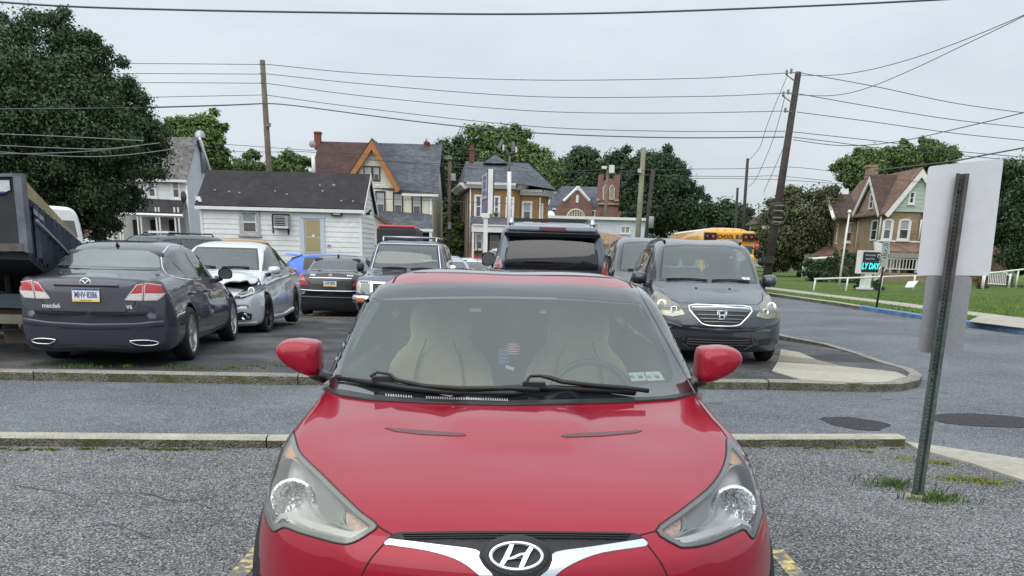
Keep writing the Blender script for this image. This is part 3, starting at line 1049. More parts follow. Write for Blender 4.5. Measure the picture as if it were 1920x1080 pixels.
	for blade, arm, knuckle in (([(634, 716), (700, 727), (770, 738), (860, 746), (960, 748), (990, 747)], [(700, 722), (712, 714), (735, 718), (748, 730), (800, 741), (870, 746), (960, 746), (1010, 750)], (722, 724)),
								([(880, 741), (960, 737), (1020, 737), (1100, 740), (1190, 746)], [(985, 734), (992, 723), (1010, 722), (1030, 726), (1050, 733), (1110, 739), (1170, 744), (1212, 750)], (1000, 735))):
		w_ = MB()
		w_.tube([on(x, y, .022) for x, y in blade], [.005] + [.012] * (len(blade) - 2) + [.005], 8)
		w_.tube([on(x, y - 2, .012) for x, y in blade], .004, 6)
		w_.tube([on(x, y, .038) for x, y in arm], [.006] * 3 + [.009] * (len(arm) - 3), 8)
		w_.box(on(*knuckle, .030), (.035, .085, .02))
		w_.build('wiper', mat('wiper_black', (.008, .008, .009), rough=.45), root)
	# door mirrors
	for sd, (px, py), lab in ((1, (565, 667), 'L'), (-1, (1342, 680), 'R')):
		ctr = Mi_at(c, px, py, 4.02)
		s_ = sd
		b = MB()
		nx, k = 14, 26
		vs, fs = [], []
		# shell, nose forward; outline fitted to the photograph: wide rounded outer end, tapering down to the foot
		prof = [(.086, .060), (.045, .070), (0, .074), (-.045, .070), (-.078, .056), (-.093, .034), (-.090, .008), (-.058, -.030), (-.015, -.056), (.035, -.076), (.070, -.076), (.088, -.050), (.092, 0)]
		prof = smooth_poly(prof, 2)
		k = len(prof)
		for i in range(nx + 1):
			t = i / nx
			r = .55 + .45 * max(0, 1 - (1 - t) ** 3.2) ** .42 if i else .50
			for (a, d) in prof:
				# prof x: towards the outside is negative on the left lamp in picture terms
				vs.append((ctr.x - .12 * (1 - t), ctr.y - s_ * (a * r) * 1.0, ctr.z + d * r))
		for i in range(nx):
			for j in range(k):
				a, d = i * k + j, i * k + (j + 1) % k
				fs.append((a, d, d + k, a + k))
		fs.append(tuple(range(k)))
		b.mat(red).add(vs, fs, True)
		b.mat(chrome).add([(v[0] - .004, v[1], v[2]) for v in vs[-k:]], [tuple(range(k))])
		foot = Vector((ctr.x + .02, ctr.y - s_ * .13, ctr.z - .10))
		b.mat(black_gloss).tube([(ctr.x - .02, ctr.y - s_ * .045, ctr.z - .062), (ctr.x, ctr.y - s_ * .085, ctr.z - .085), foot, (foot.x + .02, foot.y - s_ * .06, foot.z - .05)], [.030, .028, .032, .04], 10)
		o = b.build('door_mirror', None, root)
	# inspection stickers behind the glass
	for i, (P, colr) in enumerate(([[(1177, 701), (1206, 699), (1212, 715), (1184, 717)], (.50, .66, .60)], [[(1208, 699), (1236, 698), (1246, 714), (1214, 716)], (.66, .68, .62)])):
		st = c.patch('inspection_sticker', 'cam', P, mat('sticker%d' % i, colr, rough=.6, noise=(60, .15)), off=.0045, step=5, skirt=0)
		for j, (tx, x, y) in enumerate((('11', P[0][0] + 8, 709), ('24', P[0][0] + 23, 709))):
			h, n = c.hit('cam', x, y)
			put_text('sticker_number', tx, .024, mat('sticker_ink', (.02, .03, .05), rough=.7), frame_on(h + n * .006, n), st, depth=.0004, bold=.001)
	# cabin
	wc = lambda px, py, Y: Mi_at(c, px, py, Y)
	MB().box((1.52, 0, .84), (.62, 1.40, .16)).build('dashboard', mat('dash_grey', (.045, .06, .066), rough=.7), root, bevel=.06)
	MB().box((3.35, 0, .80), (.06, 1.3, .55)).box((3.12, 0, .70), (.14, 1.26, .66)).box((2.6, 0, .30), (2.6, 1.4, .04)).build('cabin_floor', interior_grey, root)
	for sd in (1, -1):
		MB().box((2.3, sd * .74, .72), (1.8, .05, .50)).build('door_panel', interior_light, root)
	def cover_seat(y):
		b = MB()
		vs, fs = [], []
		# one draped shape: cushion back with rounded wings and an integral headrest, tapering upwards
		prof = [(.50, .27), (.58, .28), (.66, .29), (.76, .29), (.85, .28), (.92, .26), (.98, .22), (1.02, .175), (1.06, .155), (1.12, .165), (1.18, .16), (1.22, .125), (1.25, .05)]
		k = 20
		for i, (z, w) in enumerate(prof):
			xb = 2.44 + (z - .5) * .38
			th = .085 if z < 1.0 else .06
			for j in range(k):
				a = 2 * PI * j / k
				ca, sa = math.cos(a), math.sin(a)
				yy = abs(ca) ** .55 * (1 if ca > 0 else -1) * w
				xx = abs(sa) ** .7 * (1 if sa > 0 else -1) * th
				if sa < 0: xx -= .03 * (abs(yy) / w) ** 3      # side bolsters
				vs.append((xb + xx, y + yy, z))
		for i in range(len(prof) - 1):
			for j in range(k):
				a, d = i * k + j, i * k + (j + 1) % k
				fs.append((a, d, d + k, a + k))
		fs.append(tuple(range((len(prof) - 1) * k, len(prof) * k)))
		b.mat(tan).add(vs, fs, True)
		b.mat(mat('seam_grey', (.10, .09, .07), rough=.9))
		for q in (-.45, .45):
			pts = []
			for (z, w) in prof[1:9]:
				xb = 2.44 + (z - .5) * .38
				pts.append((xb - .09 - .03 * abs(q) ** 3, y + q * w, z))
			b.tube(pts, .0045, 5)
		b.tube([(2.44 + .14 - .095, y - .20, .66), (2.44 + .15 - .10, y - .1, .70), (2.44 + .155 - .10, y, .71), (2.44 + .15 - .10, y + .1, .70), (2.44 + .14 - .095, y + .20, .66)], .004, 5)
		b.mat(tan).box((2.22, y, .50), (.50, .50, .14))
		o = b.build('front_seat', None, root)
		return o
	cover_seat(.36); cover_seat(-.36)
	for sd in (.36, -.36):
		seat(root, 3.0, sd, .52, m=interior_grey, h=.5, name='rear_seat')
	# steering wheel (car's left = picture right)
	b = MB()
	cx_, cy_, cz_ = 1.86, -.36, .86
	ti = R(28)
	pts = []
	for i in range(37):
		a = 2 * PI * i / 36
		pts.append((cx_ + .185 * math.sin(a) * math.sin(ti), cy_ + .185 * math.cos(a), cz_ + .185 * math.sin(a) * math.cos(ti)))
	b.tube(pts, .0165, 10, cap=False)
	b.box((cx_, cy_, cz_ - .02), (.05, .33, .05)).box((cx_ - .10, cy_, cz_ - .05), (.22, .12, .12))
	b.build('steering_wheel', mat('wheel_grey', (.03, .035, .04), rough=.5), root)
	# interior mirror
	p = wc(957, 590, 4.52)
	b = MB()
	b.mat(black_plastic).box(p, (.03, .27, .075)).tube([p, p + Vector((-.06, 0, .05)), p + Vector((-.10, 0, .09))], .014, 8)
	o = b.build('rear_view_mirror', None, root, bevel=.012)
	# hanging flag-patterned ornaments
	p2 = wc(957, 655, 4.36)
	b = MB()
	b.mat(black_plastic).tube([p + Vector((.02, 0, -.03)), p2 + Vector((0, 0, .04))], .0012, 4)
	navy, redw, whitec = mat('flag_blue', (.03, .07, .30), rough=.7), mat('flag_red', (.55, .05, .05), rough=.7), mat('flag_white', (.75, .72, .66), rough=.7)
	b.mat(redw).lathe([(0.001, .032), (.022, .022), (.031, 0), (.022, -.022), (.001, -.032)], 'Z', p2 + Vector((0, -.012, .0)), n=14)
	for k_ in range(5):
		z_ = -.018 + k_ * .010
		rr = .032 * math.cos(math.asin(min(.95, abs(z_) / .034)))
		b.mat(whitec).lathe([(rr + .0015, z_), (rr + .0015, z_ + .004)], 'Z', p2 + Vector((0, -.012, 0)), n=14)
	b.mat(navy).hexa([p2 + Vector((.01, .03 + a_, z_)) for a_, z_ in ((-.028, -.062), (.02, -.07), (.03, .0), (-.012, .01))], [p2 + Vector((.0, .03 + a_, z_)) for a_, z_ in ((-.028, -.062), (.02, -.07), (.03, .0), (-.012, .01))])
	b.mat(whitec)
	for k_ in range(16):
		a_, z_ = (k_ % 4) * .011 - .022, (k_ // 4) * .016 - .055
		b.box(p2 + Vector((-.003, .033 + a_ + .003 * ((k_ // 4) % 2), z_)), (.003, .004, .004))
	b.box(p2 + Vector((0, .0, -.082)), (.004, .04, .014), rx=.3)
	b.build('hanging_ornament', None, root)
	# lower front: intake, fog recesses
	c.patch('air_intake', 'front', smooth_poly([(-.50, .30), (.50, .30), (.44, .44), (.3, .50), (-.3, .50), (-.44, .44)], 2), black_plastic, off=.003, mirror=False)
	c.patch('fog_lamp_recess', 'front', smooth_poly([(.60, .34), (.72, .38), (.73, .50), (.62, .46)], 2), black_plastic, off=.003, mirror=True)
	# tail lamps
	c.patch('tail_light', 'rear', smooth_poly([(.50, .72), (.66, .70), (.72, .80), (.60, .84), (.48, .80)], 2), red_lens, off=.004, mirror=True)
	c.finish(red, arches=[(.86, .33, .385, .30), (3.50, .33, .385, .30)])
	put_wheels(root, (.86, 3.50), 1.54, .33, .22, alloy, 5, 'double')
	return root
def Mi_at(c, px, py, Y):
	return c.Mi @ at(px, py, Y)
hero_car()
# ------------------------------------------------------------------ ground, roads, kerbs
def ground_mat(name, base, s1, a1, specks=None, big=None, bump=(90, .5, .008), rough=.9, stain=None):
	m = bpy.data.materials.new(name)
	m.use_nodes = True
	t = m.node_tree
	b = t.nodes['Principled BSDF']
	b.inputs['Roughness'].default_value = rough
	b.inputs['Specular IOR Level'].default_value = .35
	g = t.nodes.new('ShaderNodeNewGeometry')
	def noise(scale, lo, hi, a, bb, detail=3, typ='noise', dist=0):
		if typ == 'noise':
			n = t.nodes.new('ShaderNodeTexNoise')
			n.inputs['Detail'].default_value = detail
			n.inputs['Distortion'].default_value = dist
			n.inputs['Scale'].default_value = scale
			out = n.outputs['Fac']
		else:
			n = t.nodes.new('ShaderNodeTexVoronoi')
			n.inputs['Scale'].default_value = scale
			out = n.outputs['Color']
		t.links.new(g.outputs['Position'], n.inputs['Vector'])
		r = t.nodes.new('ShaderNodeMapRange')
		r.inputs['From Min'].default_value, r.inputs['From Max'].default_value = lo, hi
		r.inputs['To Min'].default_value, r.inputs['To Max'].default_value = a, bb
		t.links.new(out, r.inputs['Value'])
		return r.outputs[0], n
	f1, n1 = noise(s1, .2, .8, 1 - a1, 1 + a1, typ='vor')
	v = t.nodes.new('ShaderNodeVectorMath'); v.operation = 'SCALE'
	v.inputs[0].default_value = base
	t.links.new(f1, v.inputs['Scale'])
	last = v.outputs[0]
	for (s_, a_, lo, hi) in (big or []):
		f, _ = noise(s_, lo, hi, 1 - a_, 1 + a_, detail=6, dist=.6)
		v = t.nodes.new('ShaderNodeVectorMath'); v.operation = 'SCALE'
		t.links.new(last, v.inputs[0]); t.links.new(f, v.inputs['Scale'])
		last = v.outputs[0]
	if specks:
		sc_, thr, colr = specks
		n = t.nodes.new('ShaderNodeTexVoronoi'); n.inputs['Scale'].default_value = sc_
		t.links.new(g.outputs['Position'], n.inputs['Vector'])
		s_ = t.nodes.new('ShaderNodeSeparateColor')
		t.links.new(n.outputs['Color'], s_.inputs[0])
		r = t.nodes.new('ShaderNodeMath'); r.operation = 'GREATER_THAN'; r.inputs[1].default_value = thr
		t.links.new(s_.outputs[0], r.inputs[0])
		mx = t.nodes.new('ShaderNodeMix'); mx.data_type = 'RGBA'
		t.links.new(r.outputs[0], mx.inputs[0]); t.links.new(last, mx.inputs[6])
		mx.inputs[7].default_value = (*colr, 1)
		last = mx.outputs[2]
	if stain:
		colr, s_, lo, hi = stain
		f, _ = noise(s_, lo, hi, 0, 1, detail=7)
		mx = t.nodes.new('ShaderNodeMix'); mx.data_type = 'RGBA'
		t.links.new(f, mx.inputs[0]); t.links.new(last, mx.inputs[6]); mx.inputs[7].default_value = (*colr, 1)
		last = mx.outputs[2]
	t.links.new(last, b.inputs['Base Color'])
	n = t.nodes.new('ShaderNodeTexVoronoi'); n.inputs['Scale'].default_value = bump[0]
	t.links.new(g.outputs['Position'], n.inputs['Vector'])
	u = t.nodes.new('ShaderNodeBump'); u.inputs['Strength'].default_value = bump[1]; u.inputs['Distance'].default_value = bump[2]
	t.links.new(n.outputs['Distance'], u.inputs['Height']); t.links.new(u.outputs[0], b.inputs['Normal'])
	return m
def sheet(name, pts, m, z=None, parent=None, kind='structure'):
	P = [(p[0], p[1], z if z is not None else p[2]) for p in pts]
	if area2([(p[0], p[1]) for p in P]) < 0: P.reverse()
	o = MB().mat(m).add(P, [tuple(range(len(P)))]).build(name, None, parent)
	if kind and not parent: o['kind'] = kind
	return o
LOTZ = 0.10
far_grass = mat('far_ground', (.06, .085, .035), rough=1, noise=[(.3, .3), (4, .3)])
lot_m = ground_mat('gravelly_asphalt', (.128, .130, .135), 105, .70, specks=(120, .86, (.43, .43, .42)), big=[(.55, .16, .35, .65), (2.5, .20, .3, .7)], bump=(75, 1.0, .012), stain=((.060, .061, .064), 1.1, .60, .80))
road_m = ground_mat('road_asphalt', (.118, .126, .139), 95, .40, specks=(120, .93, (.36, .37, .38)), big=[(.4, .20, .35, .65), (3, .12, .3, .7)], bump=(95, .7, .006))
old_m = ground_mat('old_asphalt', (.062, .062, .066), 60, .35, big=[(.8, .45, .35, .65), (3, .3, .3, .7)], bump=(60, .6, .006), stain=((.15, .145, .14), .9, .52, .75))
conc_m = ground_mat('pale_concrete', (.38, .355, .30), 90, .12, big=[(.9, .12, .3, .7), (8, .10, .3, .7)], bump=(120, .3, .003))
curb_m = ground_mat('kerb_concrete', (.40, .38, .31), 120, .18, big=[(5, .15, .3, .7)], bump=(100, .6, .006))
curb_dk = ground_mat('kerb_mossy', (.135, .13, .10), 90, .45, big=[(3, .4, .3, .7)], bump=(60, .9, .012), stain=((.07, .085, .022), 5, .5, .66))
patch_m = ground_mat('fresh_asphalt', (.045, .044, .046), 80, .5, bump=(80, 1, .01))
blue_m = mat('kerb_blue', (.13, .25, .42), rough=.7, noise=(5, .25))
sheet('ground', [(-900, -40), (900, -40), (900, 1400), (-900, 1400)], far_grass, z=-.35)
# kerb lines (world points from the photograph's pixels)
nb = [gnd(-300, 836), gnd(0, 837), gnd(500, 841), gnd(1000, 841), gnd(1440, 839), gnd(1697, 838)]
fb = [gnd(-400, 700), gnd(0, 712.5), gnd(500, 721), gnd(960, 727), gnd(1440, 731), gnd(1560, 734), gnd(1634, 735), gnd(1689, 734), gnd(1722, 726), gnd(1727, 716), gnd(1712, 706), gnd(1673, 695), gnd(1615, 675), gnd(1557, 657), gnd(1479, 641)]
fb2 = [Vector((5.25, 22, 0)), Vector((5.3, 30, 0)), Vector((5.3, 60, 0)), Vector((5.3, 120, 0))]
road_pts = [(-60, nb[0].y), (60, nb[0].y), (60, 200), (-60, 200)]
def inner(line, d):
	out = []
	for i, p in enumerate(line):
		a, b = line[max(i - 1, 0)], line[min(i + 1, len(line) - 1)]
		t_ = (Vector(b) - Vector(a)).normalized()
		out.append(Vector((p[0] - t_.y * d, p[1] + t_.x * d, 0)))
	return out
_e = inner(fb + fb2, .05)
sheet('road', [(-70, 5.2), (70, 3.5), (70, 200), (5.4, 200)] + [(p.x, p.y) for p in reversed(_e)] + [(-70, fb[0].y + .05)], road_m, z=0.0)
# near lot: everything this side of the near kerb
apr_u = [gnd(1697, 832), gnd(1760, 841), gnd(1920, 865), gnd(2300, 915)]
apr_l = [gnd(1720, 846), gnd(1820, 873), gnd(1920, 906), gnd(2300, 1010)]
sheet('near_lot', [(-70, -20)] + [(-70, 5.9)] + [(p.x, p.y) for p in nb] + [(p.x, p.y) for p in apr_l] + [(60, apr_l[-1].y - 3), (60, -20)], lot_m, z=.004)
sw = setting('sidewalk_apron')
ap = [(p.x, p.y) for p in apr_u] + [(p.x, p.y) for p in reversed(apr_l)]
MB().mat(conc_m).slab([(x, y, 0) for x, y in (ap if area2(ap) > 0 else ap[::-1])], (0, 0, 1), .022).build('concrete_slab', None, sw)
# far lot
lotp = [(-70, 9.5, 0)] + [(p.x, p.y, 0) for p in fb] + [(p.x, p.y, 0) for p in fb2] + [(-70, 120, 0)]
allfb = fb + fb2
inn = inner(allfb, .16)
def lotz(y): return LOTZ - .25 * max(0, min(1, (y - 16) / 10))
def clipy(P, y, keep):
	out = []
	for a, b in zip(P, P[1:] + P[:1]):
		ia, ib = (a[1] - y) * keep >= 0, (b[1] - y) * keep >= 0
		if ia: out.append(a)
		if ia != ib:
			t_ = (y - a[1]) / (b[1] - a[1]); out.append((a[0] + (b[0] - a[0]) * t_, y))
	return out
_P = [(-70, 9.8)] + [(p.x, p.y) for p in inn] + [(-70, 120)]
_b = MB().mat(old_m)
for y0, y1 in ((0, 16), (16, 26), (26, 200)):
	q = clipy(clipy(_P, y0, 1), y1, -1)
	if area2(q) < 0: q.reverse()
	_b.add([(x, y, lotz(y)) for x, y in q], [tuple(range(len(q)))])
_b.build('car_park')['kind'] = 'structure'
def kerb_run(name, line, width, h, m_top, m_face, seg=2.4, side=1, label=None):
	root = setting(name)
	L_ = resample([tuple(p) for p in line], .35, closed=False)
	# chop into stones
	acc, cur = 0, [Vector(L_[0])]
	stones = []
	for a, b in zip(L_[:-1], L_[1:]):
		acc += (Vector(b) - Vector(a)).length
		cur.append(Vector(b))
		if acc > seg:
			stones.append(cur); cur = [Vector(b)]; acc = 0
	if len(cur) > 1: stones.append(cur)
	for s_ in stones:
		dh = random.uniform(-.006, .006)
		full = inner(s_, width * side)
		n = len(s_)
		g0 = .006
		s2 = list(s_); f2 = list(full)
		d0, d1 = (s2[1] - s2[0]).normalized() * g0, (s2[-2] - s2[-1]).normalized() * g0
		s2[0] = s2[0] + d0; f2[0] = f2[0] + d0; s2[-1] = s2[-1] + d1; f2[-1] = f2[-1] + d1
		b = MB()
		e = .02
		lip = [s2[i] + (f2[i] - s2[i]).normalized() * e for i in range(n)]
		V = [(p.x, p.y, -.03) for p in s2] + [(p.x, p.y, h + dh - e) for p in s2] + [(p.x, p.y, h + dh) for p in lip] + [(p.x, p.y, h + dh) for p in f2] + [(p.x, p.y, -.03) for p in f2]
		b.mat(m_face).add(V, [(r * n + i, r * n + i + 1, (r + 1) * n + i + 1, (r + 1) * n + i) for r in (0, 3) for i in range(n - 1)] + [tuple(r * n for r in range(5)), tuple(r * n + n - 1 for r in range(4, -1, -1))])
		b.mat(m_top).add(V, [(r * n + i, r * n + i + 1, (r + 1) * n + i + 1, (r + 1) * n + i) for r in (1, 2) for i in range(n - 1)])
		o = b.build('kerb_stone', None, root)
	return root
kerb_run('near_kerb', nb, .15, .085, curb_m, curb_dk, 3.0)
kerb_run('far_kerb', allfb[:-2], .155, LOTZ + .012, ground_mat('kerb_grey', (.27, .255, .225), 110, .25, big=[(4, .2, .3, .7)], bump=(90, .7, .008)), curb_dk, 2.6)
# concrete corner slabs inside the far kerb
cs = setting('corner_slabs')
def slab_px(pts, m, z, name='concrete_slab', root=None, th=.014):
	P = [gnd(x, y, z) for x, y in pts]
	if area2([(p.x, p.y) for p in P]) < 0: P.reverse()
	return MB().mat(m).slab([(p.x, p.y, z) for p in P], (0, 0, 1), th).build(name, None, root)
slab_px([(1447, 697), (1500, 713), (1600, 719), (1660, 718), (1700, 708), (1681, 699), (1576, 688), (1458, 680)], conc_m, LOTZ + .002, root=cs)
slab_px([(1458, 679), (1575, 687), (1530, 676), (1462, 668)], ground_mat('worn_concrete', (.24, .215, .175), 90, .2, big=[(3, .2, .3, .7)], bump=(100, .4, .004)), LOTZ + .002, root=cs)
slab_px([(1462, 667), (1530, 675), (1500, 662), (1464, 655)], MATS.get('x') or conc_m, LOTZ + .001, root=cs, th=.01)
# dark repairs and cracks in the road
for pts in ([(1538, 786), (1552, 783), (1580, 782), (1620, 786), (1660, 793), (1668, 798), (1655, 805), (1630, 808), (1600, 805), (1560, 797)], [(1750, 779), (1790, 775), (1850, 777), (1920, 784), (1990, 796), (1975, 804), (1900, 802), (1820, 799), (1760, 791)]):
	P = smooth_poly([(gnd(x, y).x, gnd(x, y).y) for x, y in pts], 3)
	P = [(x + random.uniform(-.02, .02), y + random.uniform(-.02, .02)) for x, y in P]
	sheet('road_patch', [(x, y) for x, y in P], patch_m, z=.004)
def crack(pts, w=.012, z=.005, name='road_crack'):
	P = [gnd(x, y) for x, y in pts]
	P2 = []
	for a, b in zip(P[:-1], P[1:]):
		for k in range(5):
			q = a + (b - a) * k / 5
			P2.append(Vector((q.x + random.gauss(0, .03), q.y + random.gauss(0, .03), z)))
	vs, fs = [], []
	for i, p in enumerate(P2):
		ww = w * random.uniform(.3, 1)
		vs += [(p.x, p.y - ww, z), (p.x, p.y + ww, z)]
	fs = [(2 * i, 2 * i + 2, 2 * i + 3, 2 * i + 1) for i in range(len(P2) - 1)]
	o = MB().mat(mat('crack', (.03, .03, .03), rough=1)).add(vs, fs).build(name)
	o['kind'] = 'structure'
for p in ([(1560, 770), (1640, 780), (1740, 812), (1790, 850)], [(1300, 760), (1400, 752), (1500, 770)], [(1760, 738), (1850, 742), (1900, 760)], [(1650, 750), (1760, 748), (1830, 768), (1900, 776)], [(1480, 800), (1600, 815), (1680, 822)]):
	crack(p, .008)
for p in ([(0, 905), (120, 930), (260, 925), (420, 960)], [(60, 1010), (200, 985), (330, 1020)], [(1500, 900), (1600, 940), (1680, 1000), (1800, 1040)], [(0, 760), (180, 748), (400, 765), (560, 752)]): crack(p, .006, z=.007)
crack([(1700, 690), (1760, 735), (1788, 740)], .02)
for a, b in (((1448, 667), (1530, 676)), ):
	crack([a, b], .02, z=LOTZ + .018)
# painted bay lines
yel = ground_mat('worn_yellow_paint', (.55, .46, .20), 60, .3, big=[(12, .3, .3, .7)], bump=(80, .5, .005), stain=((.17, .17, .18), 14, .44, .54))
for x in (-1.29, 1.41):
	sheet('bay_line', [(x - .045, 2.2), (x + .045, 2.2), (x + .045, 4.9), (x - .045, 4.9)], yel, z=.009)
# moss and weeds along kerbs
def tufts(name, spots, m, n=60, h=.05, spread=.1, z=0.004, w=.004):
	b = MB(); b.mat(m)
	vs, fs = [], []
	for (x, y, s_) in spots:
		for i in range(int(n * s_)):
			a, r = random.uniform(0, 2 * PI), abs(random.gauss(0, spread * s_))
			px_, py_ = x + r * math.cos(a) * 1.6, y + r * math.sin(a)
			hh = h * random.uniform(.4, 1.2) * s_ ** .5
			d = random.uniform(0, 2 * PI); dx, dy = math.cos(d), math.sin(d)
			lx, ly = dx * hh * random.uniform(.2, 1), dy * hh * random.uniform(.2, 1)
			k = len(vs)
			vs += [(px_ - dy * w, py_ + dx * w, z), (px_ + dy * w, py_ - dx * w, z), (px_ + lx * .5 + dy * w * .7, py_ + ly * .5 - dx * w * .7, z + hh * .7), (px_ + lx, py_ + ly, z + hh)]
			fs += [(k, k + 1, k + 2), (k, k + 2, k + 3)]
	b.add(vs, fs)
	return b.build(name)
weed_m = mat('weed_green', (.085, .135, .035), rough=.9, var=.4)
moss_m = mat('moss_green', (.13, .14, .035), rough=1, var=.5)
def spot(px, py, s_, z=0): p = gnd(px, py, z); return (p.x, p.y, s_)
tag(tufts('weeds', [spot(1675, 912, 1.3), spot(1762, 938, 1.3), spot(1745, 940, .7)], weed_m, n=190, h=.045, spread=.07), 'green weed tufts round the foot of the sign post', 'weeds', kind='stuff')
tag(tufts('weeds', [spot(1790, 900, 1.2), spot(1830, 902, 1.4), spot(1860, 908, 1), spot(1630, 850, .7), spot(1690, 861, .8), spot(1745, 868, 1), spot(1770, 872, .8)], mat('weed_yellow', (.20, .22, .04), rough=.9, var=.4), n=150, h=.022, spread=.07), 'flat yellowish weeds on the gravel beside the concrete strip', 'weeds', kind='stuff')
ms = []
for i in range(70):
	px = random.uniform(0, 420) if i < 50 else random.uniform(1400, 1700)
	ms.append(spot(px, 842 + random.uniform(0, 4) + (0 if px < 500 else -3), random.uniform(.3, .8)))
tag(tufts('moss', ms, moss_m, n=60, h=.015, spread=.03, w=.006), 'moss along the foot of the near kerb', 'moss', kind='stuff')
ws_ = [spot(random.uniform(60, 560), 690 + random.uniform(-6, 4), random.uniform(.3, 1), LOTZ) for _ in range(30)]
ws_ += [spot(random.uniform(1300, 1500), 703 + random.uniform(-6, 4), random.uniform(.3, .6), LOTZ) for _ in range(10)]
tag(tufts('weeds', ws_, weed_m, n=60, h=.035, spread=.07, z=LOTZ), 'small weeds growing in the lot edge behind the far kerb', 'weeds', kind='stuff')
tag(tufts('litter_leaves', [spot(x, y, 1, LOTZ) for x, y in ((585, 590), (620, 598), (640, 596), (560, 606))], mat('straw', (.35, .22, .08), rough=1, var=.4), n=90, h=.012, spread=.12, z=LOTZ, w=.01), 'scattered dry leaves on the lot asphalt near the black sedan', 'dead leaves', kind='stuff')
# --- far side of the side street: blue kerb, verge, footpath, lawn
bl = [gnd(2300, 690), gnd(2100, 655), gnd(1920, 628), gnd(1812, 611), gnd(1725, 598.5), gnd(1610, 580.5), gnd(1560, 572), gnd(1454, 557)]
d_ = (bl[-1] - bl[-3]).normalized()
bl += [bl[-1] + d_ * 40, bl[-1] + d_ * 120]
kerb_run('blue_kerb', bl[:6], .16, .13, blue_m, mat('kerb_blue_face', (.10, .18, .32), rough=.8, noise=(3, .35)), 3.0, side=-1)
kerb_run('street_kerb', bl[5:], .16, .13, curb_m, curb_dk, 6.0, side=-1)
grass_m = ground_mat('lawn', (.095, .165, .026), 30, .35, big=[(.35, .25, .3, .7), (2.0, .2, .3, .7)], bump=(60, 1, .03), stain=((.14, .165, .035), .8, .55, .8))
lawn = inner(bl, -.16)
tagl = sheet('lawn', [(p.x, p.y) for p in lawn] + [(lawn[-1].x + 150, lawn[-1].y), (150, 5)], grass_m, z=.125)
fp1, fp2 = inner(bl, -1.5), inner(bl, -2.6)
fpath = setting('footpath')
for i in range(len(fp1) - 1):
	a, b, c_, d2 = fp1[i], fp1[i + 1], fp2[i + 1], fp2[i]
	n_ = max(1, int((b - a).length / 1.5)) if i < 7 else 1
	for k in range(n_):
		t0, t1 = k / n_ + .004, (k + 1) / n_ - .004
		q = [a.lerp(b, t0), a.lerp(b, t1), d2.lerp(c_, t1), d2.lerp(c_, t0)]
		if area2([(p.x, p.y) for p in q]) < 0: q.reverse()
		MB().mat(conc_m).slab([(p.x, p.y, .11) for p in q], (0, 0, 1), .03).build('paving_slab', None, fpath)
# driveway apron at the right edge
q = [gnd(1815, 604, .13), gnd(2100, 640, .13), gnd(2100, 612, .13), gnd(1840, 592, .13)]
q = [(p.x, p.y, .145) for p in q]
if area2([(p[0], p[1]) for p in q]) < 0: q.reverse()
drv = list(q)
MB().mat(conc_m).slab(q, (0, 0, 1), .012).build('driveway', None)['kind'] = 'structure'
# grass blades on the lawn: dense tufts
vs, fs = [], []
for i in range(26000):
	t_ = random.random()
	px, py = random.uniform(1455, 1990), 540 + (75 * t_ ** 1.0)
	p = gnd(px, py, .125)
	if p.y > 70 or p.x < 8: continue
	if not inpoly(p.x, p.y, [(q.x, q.y) for q in lawn[:8]] + [(lawn[7].x + 80, lawn[7].y + 30), (150, 5)]): continue
	if inpoly(p.x, p.y, [(q.x, q.y) for q in fp1[:8]] + [(q.x, q.y) for q in reversed(fp2[:8])]): continue
	if inpoly(p.x, p.y, [(a_[0], a_[1]) for a_ in drv]): continue
	hh = random.uniform(.03, .075); d = random.uniform(0, PI); dx, dy = math.cos(d) * .012, math.sin(d) * .012
	k = len(vs)
	vs += [(p.x - dx, p.y - dy, .125), (p.x + dx, p.y + dy, .125), (p.x + random.gauss(0, .03), p.y + random.gauss(0, .03), .125 + hh)]
	fs.append((k, k + 1, k + 2))
tag(MB().mat(mat('grass_blades', (.115, .19, .03), rough=.9, var=.45)).add(vs, fs).build('grass'), 'short mown grass on the lawn across the street', 'grass', kind='stuff')
